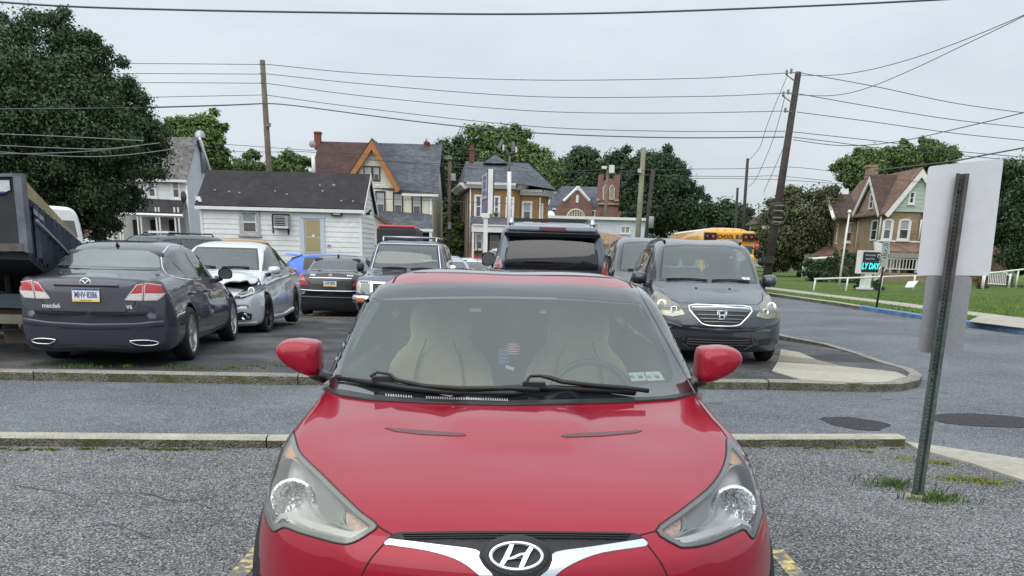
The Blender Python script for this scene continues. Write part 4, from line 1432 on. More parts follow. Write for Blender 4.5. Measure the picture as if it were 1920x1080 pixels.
# ------------------------------------------------------------------ trees
def leafmat(name, c, var=.5):
	m = mat(name, c, rough=.75, var=var, spec=.3)
	return m
bark = mat('bark', (.075, .06, .045), rough=1, noise=(6, .3))
def blob_points(poly, n):
	xs = [p[0] for p in poly]; ys = [p[1] for p in poly]
	out = []
	while len(out) < n:
		x, y = random.uniform(min(xs), max(xs)), random.uniform(min(ys), max(ys))
		if inpoly(x, y, poly): out.append((x, y))
	return out
def tree(name, label, poly, Y, m, clumps=90, leaves=150, leaf=.16, crad=.9, depth=None, base=None, trunk_r=.22, group=None, cat='tree', trunk=True, gz=0.0, flat=.8, core=True):
	"""poly: crown outline in photo pixels, laid out at distance Y; clumps of leaves fill a volume as deep as it is wide"""
	s_ = Y / FPX
	xs = [p[0] for p in poly]; ys = [p[1] for p in poly]
	wpx = max(xs) - min(xs)
	D = depth or wpx * s_ * .42
	cx = sum(xs) / len(xs) if base is None else base[0]
	b0 = at(cx, base[1] if base else max(ys), Y)
	root = thing(name, label, cat, (b0.x, Y, gz), 0, group)
	cents = []
	for (x, y) in blob_points(poly, clumps):
		e = edge_dist(x, y, poly) * s_
		rad = min(crad * random.uniform(.45, 1.35), max(.38 * crad, e * 1.1))
		prof = min(1.0, e / (D * .9)) ** .5
		off = random.uniform(-1, 1)
		off = (abs(off) ** .6) * (1 if off > 0 else -1) * D * prof
		p = at(x, y, Y)
		cents.append((p.x + random.gauss(0, .22) * crad, Y + off, p.z + random.gauss(0, .25) * crad, rad))
	A = np.array(cents)
	n = len(A) * leaves
	idx = rng.integers(0, len(A), n)
	g = rng.normal(size=(n, 3))
	g /= np.linalg.norm(g, axis=1, keepdims=True)
	rr = rng.random((n, 1)) ** .45 * (1 + .22 * rng.normal(size=(n, 1)))
	pos = A[idx, :3] + g * rr * A[idx, 3:4] * np.array([1, 1, flat])
	nrm = g + rng.normal(size=(n, 3)) * .55 + np.array([0, 0, .35])
	nrm /= np.linalg.norm(nrm, axis=1, keepdims=True)
	t1 = np.cross(nrm, rng.normal(size=(n, 3)))
	t1 /= np.linalg.norm(t1, axis=1, keepdims=True)
	t2 = np.cross(nrm, t1)
	L_ = leaf * (0.6 + .8 * rng.random((n, 1)))
	a = pos - t1 * L_
	b = pos + t2 * L_ * .5 + nrm * L_ * .12
	c_ = pos + t1 * L_
	d = pos - t2 * L_ * .5 + nrm * L_ * .12
	V = np.stack([a, b, c_, d], axis=1).reshape(-1, 3)
	V -= np.array([b0.x, Y, gz])
	me = bpy.data.meshes.new('crown')
	me.vertices.add(4 * n); me.loops.add(4 * n); me.polygons.add(n)
	me.vertices.foreach_set('co', V.astype(np.float32).ravel())
	me.loops.foreach_set('vertex_index', np.arange(4 * n, dtype=np.int32))
	me.polygons.foreach_set('loop_start', np.arange(0, 4 * n, 4, dtype=np.int32))
	me.polygons.foreach_set('loop_total', np.full(n, 4, dtype=np.int32))
	me.update()
	me.materials.append(m)
	link('crown', me, root)
	if trunk:
		tb = MB()
		top = A[:, :3].mean(axis=0)
		tb.tube([(b0.x, Y, gz - .1), (b0.x, Y, gz + .6), (b0.x * .8 + top[0] * .2, Y, gz + (top[2] - gz) * .5), (top[0], Y, top[2])], [trunk_r * 1.3, trunk_r, trunk_r * .7, trunk_r * .3], 9)
		for k in rng.integers(0, len(A), 14):
			q = A[k]
			s0 = Vector((b0.x, Y, gz)).lerp(Vector(top), random.uniform(.35, .8))
			s0.z = max(s0.z, gz + 1)
			midp = s0.lerp(Vector(q[:3]), .5) + Vector((0, 0, -.15))
			tb.tube([s0, midp, q[:3]], [trunk_r * .4, trunk_r * .25, .02], 6)
		tb.build('trunk', bark, root, world=True)
	return root
L1 = leafmat('leaf_dark', (.055, .088, .042))
L2 = leafmat('leaf_mid', (.10, .145, .048))
L3 = leafmat('leaf_bright', (.115, .170, .050))
L4 = leafmat('leaf_deep', (.042, .068, .036))
L5 = leafmat('leaf_olive', (.085, .095, .040))
tree('broadleaf_tree', 'huge dark broadleaf tree towering over the left edge behind the dumpster', [(-120, 60), (-20, 55), (10, 75), (30, 50), (60, 45), (78, 28), (110, 35), (138, 60), (140, 75), (150, 60), (172, 68), (172, 95), (200, 100), (222, 125), (232, 148), (268, 165), (264, 195), (270, 215), (292, 215), (290, 245), (305, 300), (290, 318), (250, 330), (250, 370), (232, 395), (205, 430), (100, 440), (-120, 440)], 46, L1, clumps=620, leaves=380, leaf=.075, crad=.95, depth=5.5, base=(40, 440), trunk_r=.45)
tree('broadleaf_tree', 'pale green open crowned tree behind the grey roofed white house', [(308, 255), (318, 225), (345, 222), (362, 212), (385, 220), (400, 215), (408, 240), (415, 265), (425, 290), (440, 320), (415, 330), (385, 325), (370, 310), (330, 290)], 92, L3, clumps=70, leaves=220, leaf=.155, crad=1.2, depth=3, base=(370, 420))
tree('broadleaf_tree', 'low dark tree showing above the shed roof left of the wooden pole', [(415, 315), (440, 305), (455, 298), (478, 292), (490, 305), (500, 330), (420, 335)], 98, L2, clumps=50, leaves=200, leaf=.155, crad=1.2, depth=3, base=(455, 430))
tree('broadleaf_tree', 'low green tree showing above the shed roof right of the wooden pole', [(505, 330), (508, 305), (525, 292), (550, 294), (572, 300), (578, 335)], 98, L2, clumps=50, leaves=200, leaf=.155, crad=1.2, depth=3, base=(545, 430))
tree('broadleaf_tree', 'tall dark tree just right of the cream house with orange gable', [(812, 290), (820, 268), (838, 270), (855, 272), (872, 282), (880, 320), (872, 400), (862, 470), (815, 470), (818, 380)], 90, L1, clumps=110, leaves=270, leaf=.15, crad=1.5, depth=4, base=(845, 475))
tree('broadleaf_tree', 'large mid green tree rising behind the ochre brick house', [(868, 280), (880, 262), (905, 250), (925, 243), (945, 248), (968, 250), (985, 262), (1005, 278), (1025, 290), (1042, 310), (1048, 340), (1040, 370), (1000, 360), (900, 330), (875, 310)], 98, L2, clumps=170, leaves=340, leaf=.155, crad=1.6, depth=5, base=(960, 440))
tree('broadleaf_tree', 'dark pointed tree behind the red brick church roof', [(1040, 330), (1052, 300), (1075, 290), (1095, 278), (1112, 282), (1118, 305), (1122, 340), (1115, 400), (1040, 380)], 140, L1, clumps=90, leaves=270, leaf=.21, crad=2, depth=5, base=(1080, 430))
tree('broadleaf_tree', 'dark tree behind the church tower', [(1118, 310), (1130, 295), (1150, 290), (1175, 295), (1190, 310), (1200, 370), (1190, 430), (1120, 420)], 145, L4, clumps=90, leaves=270, leaf=.21, crad=2, depth=5, base=(1160, 430))
tree('broadleaf_tree', 'broad round dark tree behind the white building right of the church', [(1180, 320), (1195, 300), (1220, 288), (1245, 290), (1268, 305), (1282, 330), (1298, 355), (1308, 385), (1305, 430), (1190, 440), (1178, 380)], 110, L4, clumps=190, leaves=342, leaf=.15, crad=1.6, depth=5, base=(1245, 460))
tree('broadleaf_tree', 'low dark trees closing the end of the street behind the school bus', [(1300, 385), (1320, 372), (1345, 378), (1370, 376), (1385, 384), (1402, 380), (1408, 400), (1410, 470), (1300, 470)], 150, L4, clumps=90, leaves=234, leaf=.21, crad=1.8, depth=5, base=(1350, 480))
tree('broadleaf_tree', 'wide brownish green tree left of the brick house across the street', [(1410, 470), (1412, 420), (1430, 405), (1440, 385), (1462, 365), (1490, 352), (1520, 345), (1555, 350), (1575, 370), (1580, 400), (1560, 430), (1545, 465), (1520, 490), (1480, 500), (1440, 505)], 88, L5, clumps=150, leaves=240, leaf=.13, crad=1.3, depth=4, base=(1500, 530), trunk_r=.35)
tree('broadleaf_tree', 'leafy tree behind the chimney of the brick house', [(1570, 350), (1572, 310), (1590, 290), (1615, 282), (1640, 285), (1655, 310), (1650, 340), (1610, 352)], 105, L2, clumps=80, leaves=220, leaf=.155, crad=1.3, depth=4, base=(1610, 500))
tree('broadleaf_tree', 'spiky topped green tree over the ridge of the brick house', [(1640, 320), (1648, 285), (1665, 285), (1682, 275), (1695, 263), (1705, 285), (1720, 278), (1730, 270), (1748, 262), (1758, 280), (1775, 275), (1790, 282), (1798, 300), (1780, 320), (1700, 330)], 110, L2, clumps=110, leaves=240, leaf=.155, crad=1.2, depth=4, base=(1715, 500))
tree('broadleaf_tree', 'dark green tree at the right edge beyond the back of the large sign', [(1850, 320), (1872, 302), (1895, 296), (1915, 300), (1980, 290), (2050, 330), (2050, 510), (1870, 505), (1855, 430)], 70, L1, clumps=230, leaves=285, leaf=.11, crad=1.0, depth=4, base=(1960, 520), trunk_r=.3)
# shrubs by the brick house
def shrub(label, poly, Y, m, cl=60, lv=140, leaf=.07, crad=.5, group=None):
	return tree('shrub', label, poly, Y, m, clumps=cl, leaves=lv, leaf=leaf, crad=crad, depth=1.2, trunk=False, gz=.1, cat='shrub', group=group)
shrub('tall dark yew hedge bush between flagpole and the illuminated church sign', [(1540, 525), (1542, 500), (1555, 485), (1575, 476), (1600, 470), (1618, 478), (1625, 500), (1622, 530), (1580, 535), (1545, 533)], 68, L4)
shrub('rounded dark bush left of the flagpole by the white porch', [(1505, 515), (1508, 495), (1525, 485), (1542, 482), (1552, 495), (1550, 522), (1530, 526), (1510, 524)], 70, L4, cl=40)
shrub('small clipped bush at the left foot of the church sign', [(1597, 538), (1600, 529), (1612, 527), (1620, 533), (1620, 543), (1602, 544)], 52, L4, cl=14, lv=120, leaf=.04, crad=.22)
shrub('small clipped bush at the right foot of the church sign', [(1633, 540), (1636, 529), (1646, 526), (1655, 532), (1656, 544), (1638, 545)], 52, L4, cl=14, lv=120, leaf=.04, crad=.22)
shrub('brownish bush beside the white porch rail right of the big sign', [(1824, 535), (1826, 522), (1838, 518), (1850, 524), (1850, 537), (1836, 540)], 60, mat('leaf_rust', (.11, .075, .03), rough=.9, var=.5), cl=14, lv=100, leaf=.05, crad=.3)
shrub('green bush growing beside the wooden pole left of the ochre brick house', [(845, 470), (848, 430), (858, 405), (866, 420), (868, 470)], 76, L3, cl=40, crad=.6, leaf=.1)
far = tree('treeline', 'distant line of dark woodland closing the horizon behind the houses', [(-500, 470), (-500, 395), (-100, 405), (200, 400), (420, 395), (600, 400), (860, 405), (1000, 412), (1200, 405), (1300, 392), (1400, 400), (1500, 398), (1700, 402), (2000, 395), (2500, 385), (2500, 530), (1700, 520), (900, 500), (-500, 470)], 185, L4, clumps=900, leaves=60, leaf=.42, crad=2.6, depth=6, base=(960, 480), trunk=False, gz=-1)
far['kind'] = 'stuff'
# ------------------------------------------------------------------ buildings
siding_w = mat('siding_white', (.72, .73, .72), rough=.6, noise=[(.8, .07), (5, .06), (25, .04)])
siding_c = mat('siding_cream', (.70, .68, .56), rough=.65, noise=(2, .05))
siding_g = mat('siding_pale_green', (.44, .53, .45), rough=.6, noise=(2, .05))
siding_b = mat('siding_blue_white', (.60, .64, .69), rough=.6, noise=(2, .05))
trim_w = mat('trim_white', (.74, .74, .73), rough=.5, noise=(3, .08))
trim_brown = mat('trim_brown', (.055, .03, .025), rough=.6)
trim_orange = mat('trim_orange', (.42, .16, .045), rough=.6, noise=(3, .12))
glass_win = mat('window_glass', (.05, .06, .07), rough=.05, coat=1, spec=.8)
glass_pale = mat('window_blind', (.36, .38, .38), rough=.3, coat=.6, noise=(2, .1))
curtain = mat('curtain', (.30, .29, .26), rough=.8, coat=.5)
dark_in = mat('dark_inside', (.015, .015, .016), rough=.9)
def brickmat(name, c1, c2, mortar, s=1.0):
	m = bpy.data.materials.new(name)
	m.use_nodes = True
	t = m.node_tree
	b = t.nodes['Principled BSDF']; b.inputs['Roughness'].default_value = .9
	g = t.nodes.new('ShaderNodeNewGeometry')
	sp = t.nodes.new('ShaderNodeSeparateXYZ')
	t.links.new(g.outputs['Position'], sp.inputs[0])
	ad = t.nodes.new('ShaderNodeMath'); ad.operation = 'ADD'
	t.links.new(sp.outputs[0], ad.inputs[0]); t.links.new(sp.outputs[1], ad.inputs[1])
	cb = t.nodes.new('ShaderNodeCombineXYZ')
	t.links.new(ad.outputs[0], cb.inputs[0]); t.links.new(sp.outputs[2], cb.inputs[1])
	k = t.nodes.new('ShaderNodeTexBrick')
	k.inputs['Scale'].default_value = 1
	k.inputs['Brick Width'].default_value = .23 * s
	k.inputs['Row Height'].default_value = .078 * s
	k.inputs['Mortar Size'].default_value = .008 * s
	k.inputs['Color1'].default_value = (*c1, 1); k.inputs['Color2'].default_value = (*c2, 1); k.inputs['Mortar'].default_value = (*mortar, 1)
	t.links.new(cb.outputs[0], k.inputs['Vector'])
	n = t.nodes.new('ShaderNodeTexNoise'); n.inputs['Scale'].default_value = .9; n.inputs['Detail'].default_value = 6
	t.links.new(g.outputs['Position'], n.inputs['Vector'])
	r = t.nodes.new('ShaderNodeMapRange'); r.inputs['From Min'].default_value = .3; r.inputs['From Max'].default_value = .7; r.inputs['To Min'].default_value = .75; r.inputs['To Max'].default_value = 1.2
	t.links.new(n.outputs['Fac'], r.inputs['Value'])
	v = t.nodes.new('ShaderNodeVectorMath'); v.operation = 'SCALE'
	t.links.new(k.outputs['Color'], v.inputs[0]); t.links.new(r.outputs[0], v.inputs['Scale'])
	t.links.new(v.outputs[0], b.inputs['Base Color'])
	return m
brick_ochre = brickmat('brick_ochre', (.36, .20, .07), (.27, .14, .05), (.30, .24, .15))
brick_tan = brickmat('brick_tan', (.34, .25, .155), (.25, .175, .10), (.31, .26, .20))
brick_red = brickmat('brick_red', (.27, .13, .10), (.20, .09, .07), (.26, .21, .19))
brick_brown = brickmat('brick_brown', (.19, .125, .09), (.14, .09, .065), (.18, .14, .11))
brick_chim = brickmat('brick_chimney', (.22, .06, .04), (.15, .045, .03), (.15, .10, .08))
def shingle(name, c, var=.3):
	m = bpy.data.materials.new(name)
	m.use_nodes = True
	t = m.node_tree
	b = t.nodes['Principled BSDF']; b.inputs['Roughness'].default_value = .9
	g = t.nodes.new('ShaderNodeNewGeometry')
	k = t.nodes.new('ShaderNodeTexVoronoi'); k.inputs['Scale'].default_value = 4
	mp_ = t.nodes.new('ShaderNodeVectorMath'); mp_.operation = 'MULTIPLY'; mp_.inputs[1].default_value = (1, 1, 2)
	t.links.new(g.outputs['Position'], mp_.inputs[0]); t.links.new(mp_.outputs[0], k.inputs['Vector'])
	s_ = t.nodes.new('ShaderNodeSeparateColor'); t.links.new(k.outputs['Color'], s_.inputs[0])
	r = t.nodes.new('ShaderNodeMapRange'); r.inputs['To Min'].default_value = 1 - var; r.inputs['To Max'].default_value = 1 + var
	t.links.new(s_.outputs[0], r.inputs['Value'])
	n = t.nodes.new('ShaderNodeTexNoise'); n.inputs['Scale'].default_value = .6; n.inputs['Detail'].default_value = 6
	t.links.new(g.outputs['Position'], n.inputs['Vector'])
	r2 = t.nodes.new('ShaderNodeMapRange'); r2.inputs['From Min'].default_value = .3; r2.inputs['From Max'].default_value = .7; r2.inputs['To Min'].default_value = .72; r2.inputs['To Max'].default_value = 1.25
	t.links.new(n.outputs['Fac'], r2.inputs['Value'])
	mm = t.nodes.new('ShaderNodeMath'); mm.operation = 'MULTIPLY'
	t.links.new(r.outputs[0], mm.inputs[0]); t.links.new(r2.outputs[0], mm.inputs[1])
	v = t.nodes.new('ShaderNodeVectorMath'); v.operation = 'SCALE'; v.inputs[0].default_value = c
	t.links.new(mm.outputs[0], v.inputs['Scale']); t.links.new(v.outputs[0], b.inputs['Base Color'])
	return m
roof_slate = shingle('roof_slate', (.085, .092, .11))
roof_black = shingle('roof_black', (.030, .027, .030), .2)
roof_maroon = shingle('roof_maroon', (.060, .030, .028), .25)
roof_brown = shingle('roof_brown', (.17, .10, .07), .3)
roof_grey = shingle('roof_grey', (.15, .14, .14), .35)
roof_dkbrown = shingle('roof_dark_brown', (.07, .045, .038), .3)
def bpx(mb, x0, y0, x1, y1, Y, d=.1, front=0.0):
	"""box whose front face fills a pixel rectangle at distance Y - front"""
	ym, xm = (y0 + y1) / 2, (x0 + x1) / 2
	a, b = at(x0, ym, Y - front), at(x1, ym, Y - front)
	t_, u = at(xm, y0, Y - front), at(xm, y1, Y - front)
	return mb.box(((a.x + b.x) / 2, Y - front + d / 2, (t_.z + u.z) / 2), (abs(b.x - a.x), d, abs(t_.z - u.z)))
def window_px(root, x0, y0, x1, y1, Y, frame=None, trim=None, tw=.09, upper=None, lower=None, name='window', arch=False, sill=True, split=.5):
	"""double-hung window: outer casing px box; two sashes"""
	ym, xm = (y0 + y1) / 2, (x0 + x1) / 2
	a, b = at(x0, ym, Y), at(x1, ym, Y)
	z1, z0 = at(xm, y0, Y).z, at(xm, y1, Y).z
	frame = frame or trim_w; trim = trim or frame
	X0, X1 = a.x, b.x
	w, h = X1 - X0, z1 - z0
	mb = MB().mat(trim)
	if arch:
		n = 8
		rr = w / 2
		pts_o = [(X0, z0)] + [(X0 + rr - rr * math.cos(PI * k / n), z1 - rr * .45 + rr * .45 * math.sin(PI * k / n)) for k in range(n + 1)] + [(X1, z0)]
		pin = [(X0 + tw, z0 + tw)] + [(X0 + rr - (rr - tw) * math.cos(PI * k / n), z1 - rr * .45 + (rr * .45 - tw * .8) * math.sin(PI * k / n)) for k in range(n + 1)] + [(X1 - tw, z0 + tw)]
		K = len(pts_o)
		V = [(x, Y - .07, z) for x, z in pts_o] + [(x, Y - .07, z) for x, z in pin] + [(x, Y, z) for x, z in pts_o] + [(x, Y - .0, z) for x, z in pin]
		F = []
		for i in range(K):
			j = (i + 1) % K
			F += [(i, j, K + j, K + i), (i, 2 * K + i, 2 * K + j, j), (K + i, K + j, 3 * K + j, 3 * K + i)]
		mb.add(V, F)
		zt = z1 - rr * .25
	else:
		for (cx_, cz_, ww, hh) in ((X0 + tw / 2, (z0 + z1) / 2, tw, h), (X1 - tw / 2, (z0 + z1) / 2, tw, h), ((X0 + X1) / 2, z1 - tw / 2, w - 2 * tw, tw), ((X0 + X1) / 2, z0 + tw / 2, w - 2 * tw, tw)):
			mb.box((cx_, Y - .035, cz_), (ww, .07, hh))
		zt = z1 - tw
	if sill: mb.box(((X0 + X1) / 2, Y - .06, z0 - .04), (w + .12, .14, .07))
	o = mb.build(name, None, root, world=True)
	zm = z0 + h * split
	sb = MB().mat(frame)
	iw = w - 2 * tw
	sb.box(((X0 + X1) / 2, Y - .028, zm), (iw, .03, .05))
	for sx in (X0 + tw + .02, X1 - tw - .02): sb.box((sx, Y - .026, (z0 + zt) / 2), (.04, .03, zt - z0 - tw))
	sb.build('sash', None, o, world=True)
	MB().mat(upper or glass_pale).box(((X0 + X1) / 2, Y - .012, (zm + zt) / 2), (iw, .012, zt - zm)).build('pane', None, o, world=True)
	MB().mat(lower or glass_win).box(((X0 + X1) / 2, Y - .016, (zm + z0 + tw) / 2), (iw, .012, zm - z0 - tw)).build('pane', None, o, world=True)
	return o
def window_x(root, X, Ya, Yb, z0, z1, s=-1, frame=None, name='window', tw=.1):
	"""window in a wall facing +-x at X"""
	frame = frame or trim_w
	mb = MB().mat(frame)
	ym, h = (Ya + Yb) / 2, z1 - z0
	w = abs(Yb - Ya)
	for (cy, cz, ww, hh) in ((min(Ya, Yb) + tw / 2, (z0 + z1) / 2, tw, h), (max(Ya, Yb) - tw / 2, (z0 + z1) / 2, tw, h), (ym, z1 - tw / 2, w - 2 * tw, tw), (ym, z0 + tw / 2, w - 2 * tw, tw), (ym, (z0 + z1) / 2, w - 2 * tw, .05)):
		mb.box((X + s * .035, cy, cz), (.07, ww, hh))
	o = mb.build(name, None, root, world=True)
	MB().mat(glass_win).box((X + s * .012, ym, (z0 + z1) / 2), (.012, w - 2 * tw, h - 2 * tw)).build('pane', None, o, world=True)
	return o
def clap(root, X0, X1, Y, z0, z1, step, m, top=None, name='siding_board', axis='x', s=-1, objs=True, holes=()):
	"""lapped boards on a wall; top(z) -> (X0, X1) limits for gables; holes: (x0, x1, z0, z1) openings"""
	z = z0
	joined = MB().mat(m)
	while z < z1 - .01:
		h = min(step, z1 - z)
		a, b = (X0, X1) if top is None else top(z + h * .5)
		if b - a > .05:
			spans = [(a, b)]
			for (hx0, hx1, hz0, hz1) in holes:
				if z + h * .5 > hz0 and z + h * .5 < hz1:
					ns = []
					for (p, q) in spans:
						if hx0 > p: ns.append((p, min(q, hx0)))
						if hx1 < q: ns.append((max(p, hx1), q))
					spans = [s_ for s_ in ns if s_[1] - s_[0] > .02]
			for (p, q) in spans:
				mb = MB().mat(m) if objs else joined
				if axis == 'x':
					mb.hexa([(p, Y - .028, z), (q, Y - .028, z), (q, Y, z), (p, Y, z)], [(p, Y - .006, z + h + .004), (q, Y - .006, z + h + .004), (q, Y, z + h + .004), (p, Y, z + h + .004)])
				else:
					mb.hexa([(Y + s * .028, p, z), (Y + s * .028, q, z), (Y, q, z), (Y, p, z)], [(Y + s * .006, p, z + h + .004), (Y + s * .006, q, z + h + .004), (Y, q, z + h + .004), (Y, p, z + h + .004)])
				if objs: mb.build(name, None, root, world=True)
		z += step
	if not objs:
		o = joined.build('siding', None, root, world=True)
		o['kind'] = 'stuff'
# ---- white shed office
def shed():
	Y = 43.0
	A, B = at(375, 400, Y), at(679, 440, Y)
	X0, X1 = A.x, B.x
	ze = (at(375, 378, Y).z + at(678, 392, Y).z) / 2
	zr = (at(392, 320, Y + 1.9).z + at(684, 334, Y + 1.9).z) / 2
	root = thing('shed_office', 'long white clapboard office shed with black shingle roof behind the parked cars', 'shed', ((X0 + X1) / 2, Y, .1))
	Yb = Y + 3.6
	MB().mat(siding_w).box(((X0 + X1) / 2, (Y + Yb) / 2, (ze + .1) / 2), (X1 - X0, Yb - Y, ze - .1)).add([(X1, Y, ze), (X1, Yb, ze), (X1, Y + 1.8, zr)], [(0, 1, 2)]).add([(X0, Y, ze), (X0, Yb, ze), (X0, Y + 1.8, zr)], [(0, 1, 2)]).build('wall', None, root, world=True)
	clap(root, X0, X1, Y, .1, ze - .05, .205, siding_w)
	def gl(z):
		if z < ze: return (Y, Yb)
		k = (z - ze) / (zr - ze)
		return (Y + 1.8 * k, Yb - 1.8 * k)
	clap(root, Y, Yb, X1, .1, zr, .205, siding_w, top=gl, axis='y', s=1)
	# roof slabs
	o_, th = .14, .07
	for sg in (0, 1):
		y0, y1 = (Y - .22, Y + 1.8) if sg == 0 else (Yb + .22, Y + 1.8)
		k = (zr - ze) / 1.8
		zl = ze - .22 * k + .03
		P = [(X0 - o_, y0, zl), (X1 + o_, y0, zl), (X1 + o_, y1, zr + .03), (X0 - o_, y1, zr + .03)]
		MB().mat(roof_black).slab(P, (0, 0, 1), th).build('roof', None, root, world=True)
	MB().mat(trim_w).box(((X0 + X1) / 2, Y - .235, ze - .22 * k - .01), (X1 - X0 + .3, .02, .13)).build('gutter', None, root, world=True)
	for X in (X0 + .05, X1 - .05): MB().mat(trim_w).box((X, Y - .035, (ze + .1) / 2), (.11, .03, ze - .15)).build('corner_board', None, root, world=True)
	MB().mat(trim_w).slab([(X1 + .15, Y - .26, ze - .22 * k - .10), (X1 + .15, Y - .26, ze - .22 * k + .11), (X1 + .15, Y + 1.8, zr + .11), (X1 + .15, Y + 1.8, zr - .12)], (1, 0, 0), .02).build('barge_board', None, root, world=True)
	MB().mat(trim_w).slab([(X1 + .15, Yb + .26, ze - .22 * k - .10), (X1 + .15, Yb + .26, ze - .22 * k + .11), (X1 + .15, Y + 1.8, zr + .11), (X1 + .15, Y + 1.8, zr - .12)], (1, 0, 0), .02).build('barge_board', None, root, world=True)
	window_px(root, 449, 393, 487, 440, Y - .03, trim=mat('weathered_white', (.42, .42, .43), rough=.8, noise=(12, .35)), tw=.14, upper=mat('blind_green', (.22, .27, .25), rough=.3, coat=.6), lower=mat('lower_pane', (.07, .06, .05), rough=.1, coat=1))
	# air conditioner in its window
	b = MB().mat(black_plastic)
	bpx(b, 510, 401, 542, 404, Y, .08, .06); bpx(b, 539, 404, 542, 440, Y, .06, .05); bpx(b, 510, 404, 512.5, 437, Y, .06, .05)
	bpx(b, 511, 403, 541, 430, Y, .02, .045)
	o = b.build('window', None, root, world=True)
	b = MB().mat(mat('ac_grey', (.30, .31, .32), rough=.5)); bpx(b, 513, 404, 540, 427, Y, .45, .42)
	a = b.build('air_conditioner', None, o, world=True)
	b = MB().mat(dark_in); bpx(b, 515, 406, 534, 423, Y, .02, .43); b.mat(mat('ac_white', (.6, .6, .6), rough=.5)); bpx(b, 513, 424, 540, 428, Y, .46, .44)
	for k in range(5): bpx(b, 515, 407.5 + k * 3.2, 534, 408.2 + k * 3.2, Y, .015, .44)
	b.build('grille', None, o, world=True)
	# door
	b = MB().mat(mat('door_trim', (.52, .57, .66), rough=.5))
	bpx(b, 563, 401, 609, 409.5, Y, .07, .07); bpx(b, 563, 409.5, 571, 505, Y, .07, .07); bpx(b, 601, 409.5, 609, 505, Y, .07, .07)
	d = b.build('door', None, root, world=True)
	b = MB().mat(mat('storm_door', (.40, .41, .40), rough=.4)); bpx(b, 571.5, 410, 601, 505, Y, .05, .045)
	b.build('door_leaf', None, d, world=True)
	b = MB().mat(mat('door_blind', (.36, .30, .15), rough=.6, coat=.5)); bpx(b, 574, 413, 599, 442, Y, .02, .055); bpx(b, 574, 446, 599, 470, Y, .02, .055)
	b.mat(trim_w); bpx(b, 585, 440, 590, 445, Y, .02, .07)
	b.build('pane', None, d, world=True)
	b = MB().mat(black_plastic); bpx(b, 621, 391, 640, 405, Y, .16, .18)
	l_ = b.build('wall_lamp', None, root, world=True)
	b = MB().mat(mat('lamp_pane', (.35, .38, .34), rough=.2, coat=1)); bpx(b, 624, 393, 638, 403, Y, .02, .195); b.build('lamp_glass', None, l_, world=True)
	b = MB().mat(mat('notice', (.55, .58, .62), rough=.6)); bpx(b, 613, 457, 620, 464, Y, .01, .05); b.mat(plate_blue); bpx(b, 614, 460, 619.5, 462, Y, .01, .055)
	b.build('small_notice', None, root, world=True)
	for (px, py, dy) in ((685, 334, 1.8), (372, 372, 0)):
		p = at(px, py, Y + dy); MB().mat(trim_w).box(p, (.18, .18, .16)).box(p + Vector((.1, -.1, -.08)), (.12, .12, .12)).build('flood_lamp', None, root, world=True)
	b = MB().mat(black_plastic); p = at(688, 401, Y + 1.2); b.box(p, (.25, .1, .1)).tube([p, p + Vector((.2, -.1, .15))], .04, 6)
	b.build('camera_bracket', None, root, world=True)
	rs = MB().mat(mat('roof_blob', (.4, .4, .4), rough=.8))
	for px, py in ((403, 356), (430, 359), (449, 361), (516, 358), (538, 364), (605, 358), (625, 346), (662, 377), (640, 376), (600, 347), (627, 347)):
		f = (py - 320) / 58
		p = at(px, py, Y + 1.75 - 1.95 * f - .06)
		rs.box(p, (.07, .05, .05))
	rs.build('roof_cap', None, root, world=True)
shed()
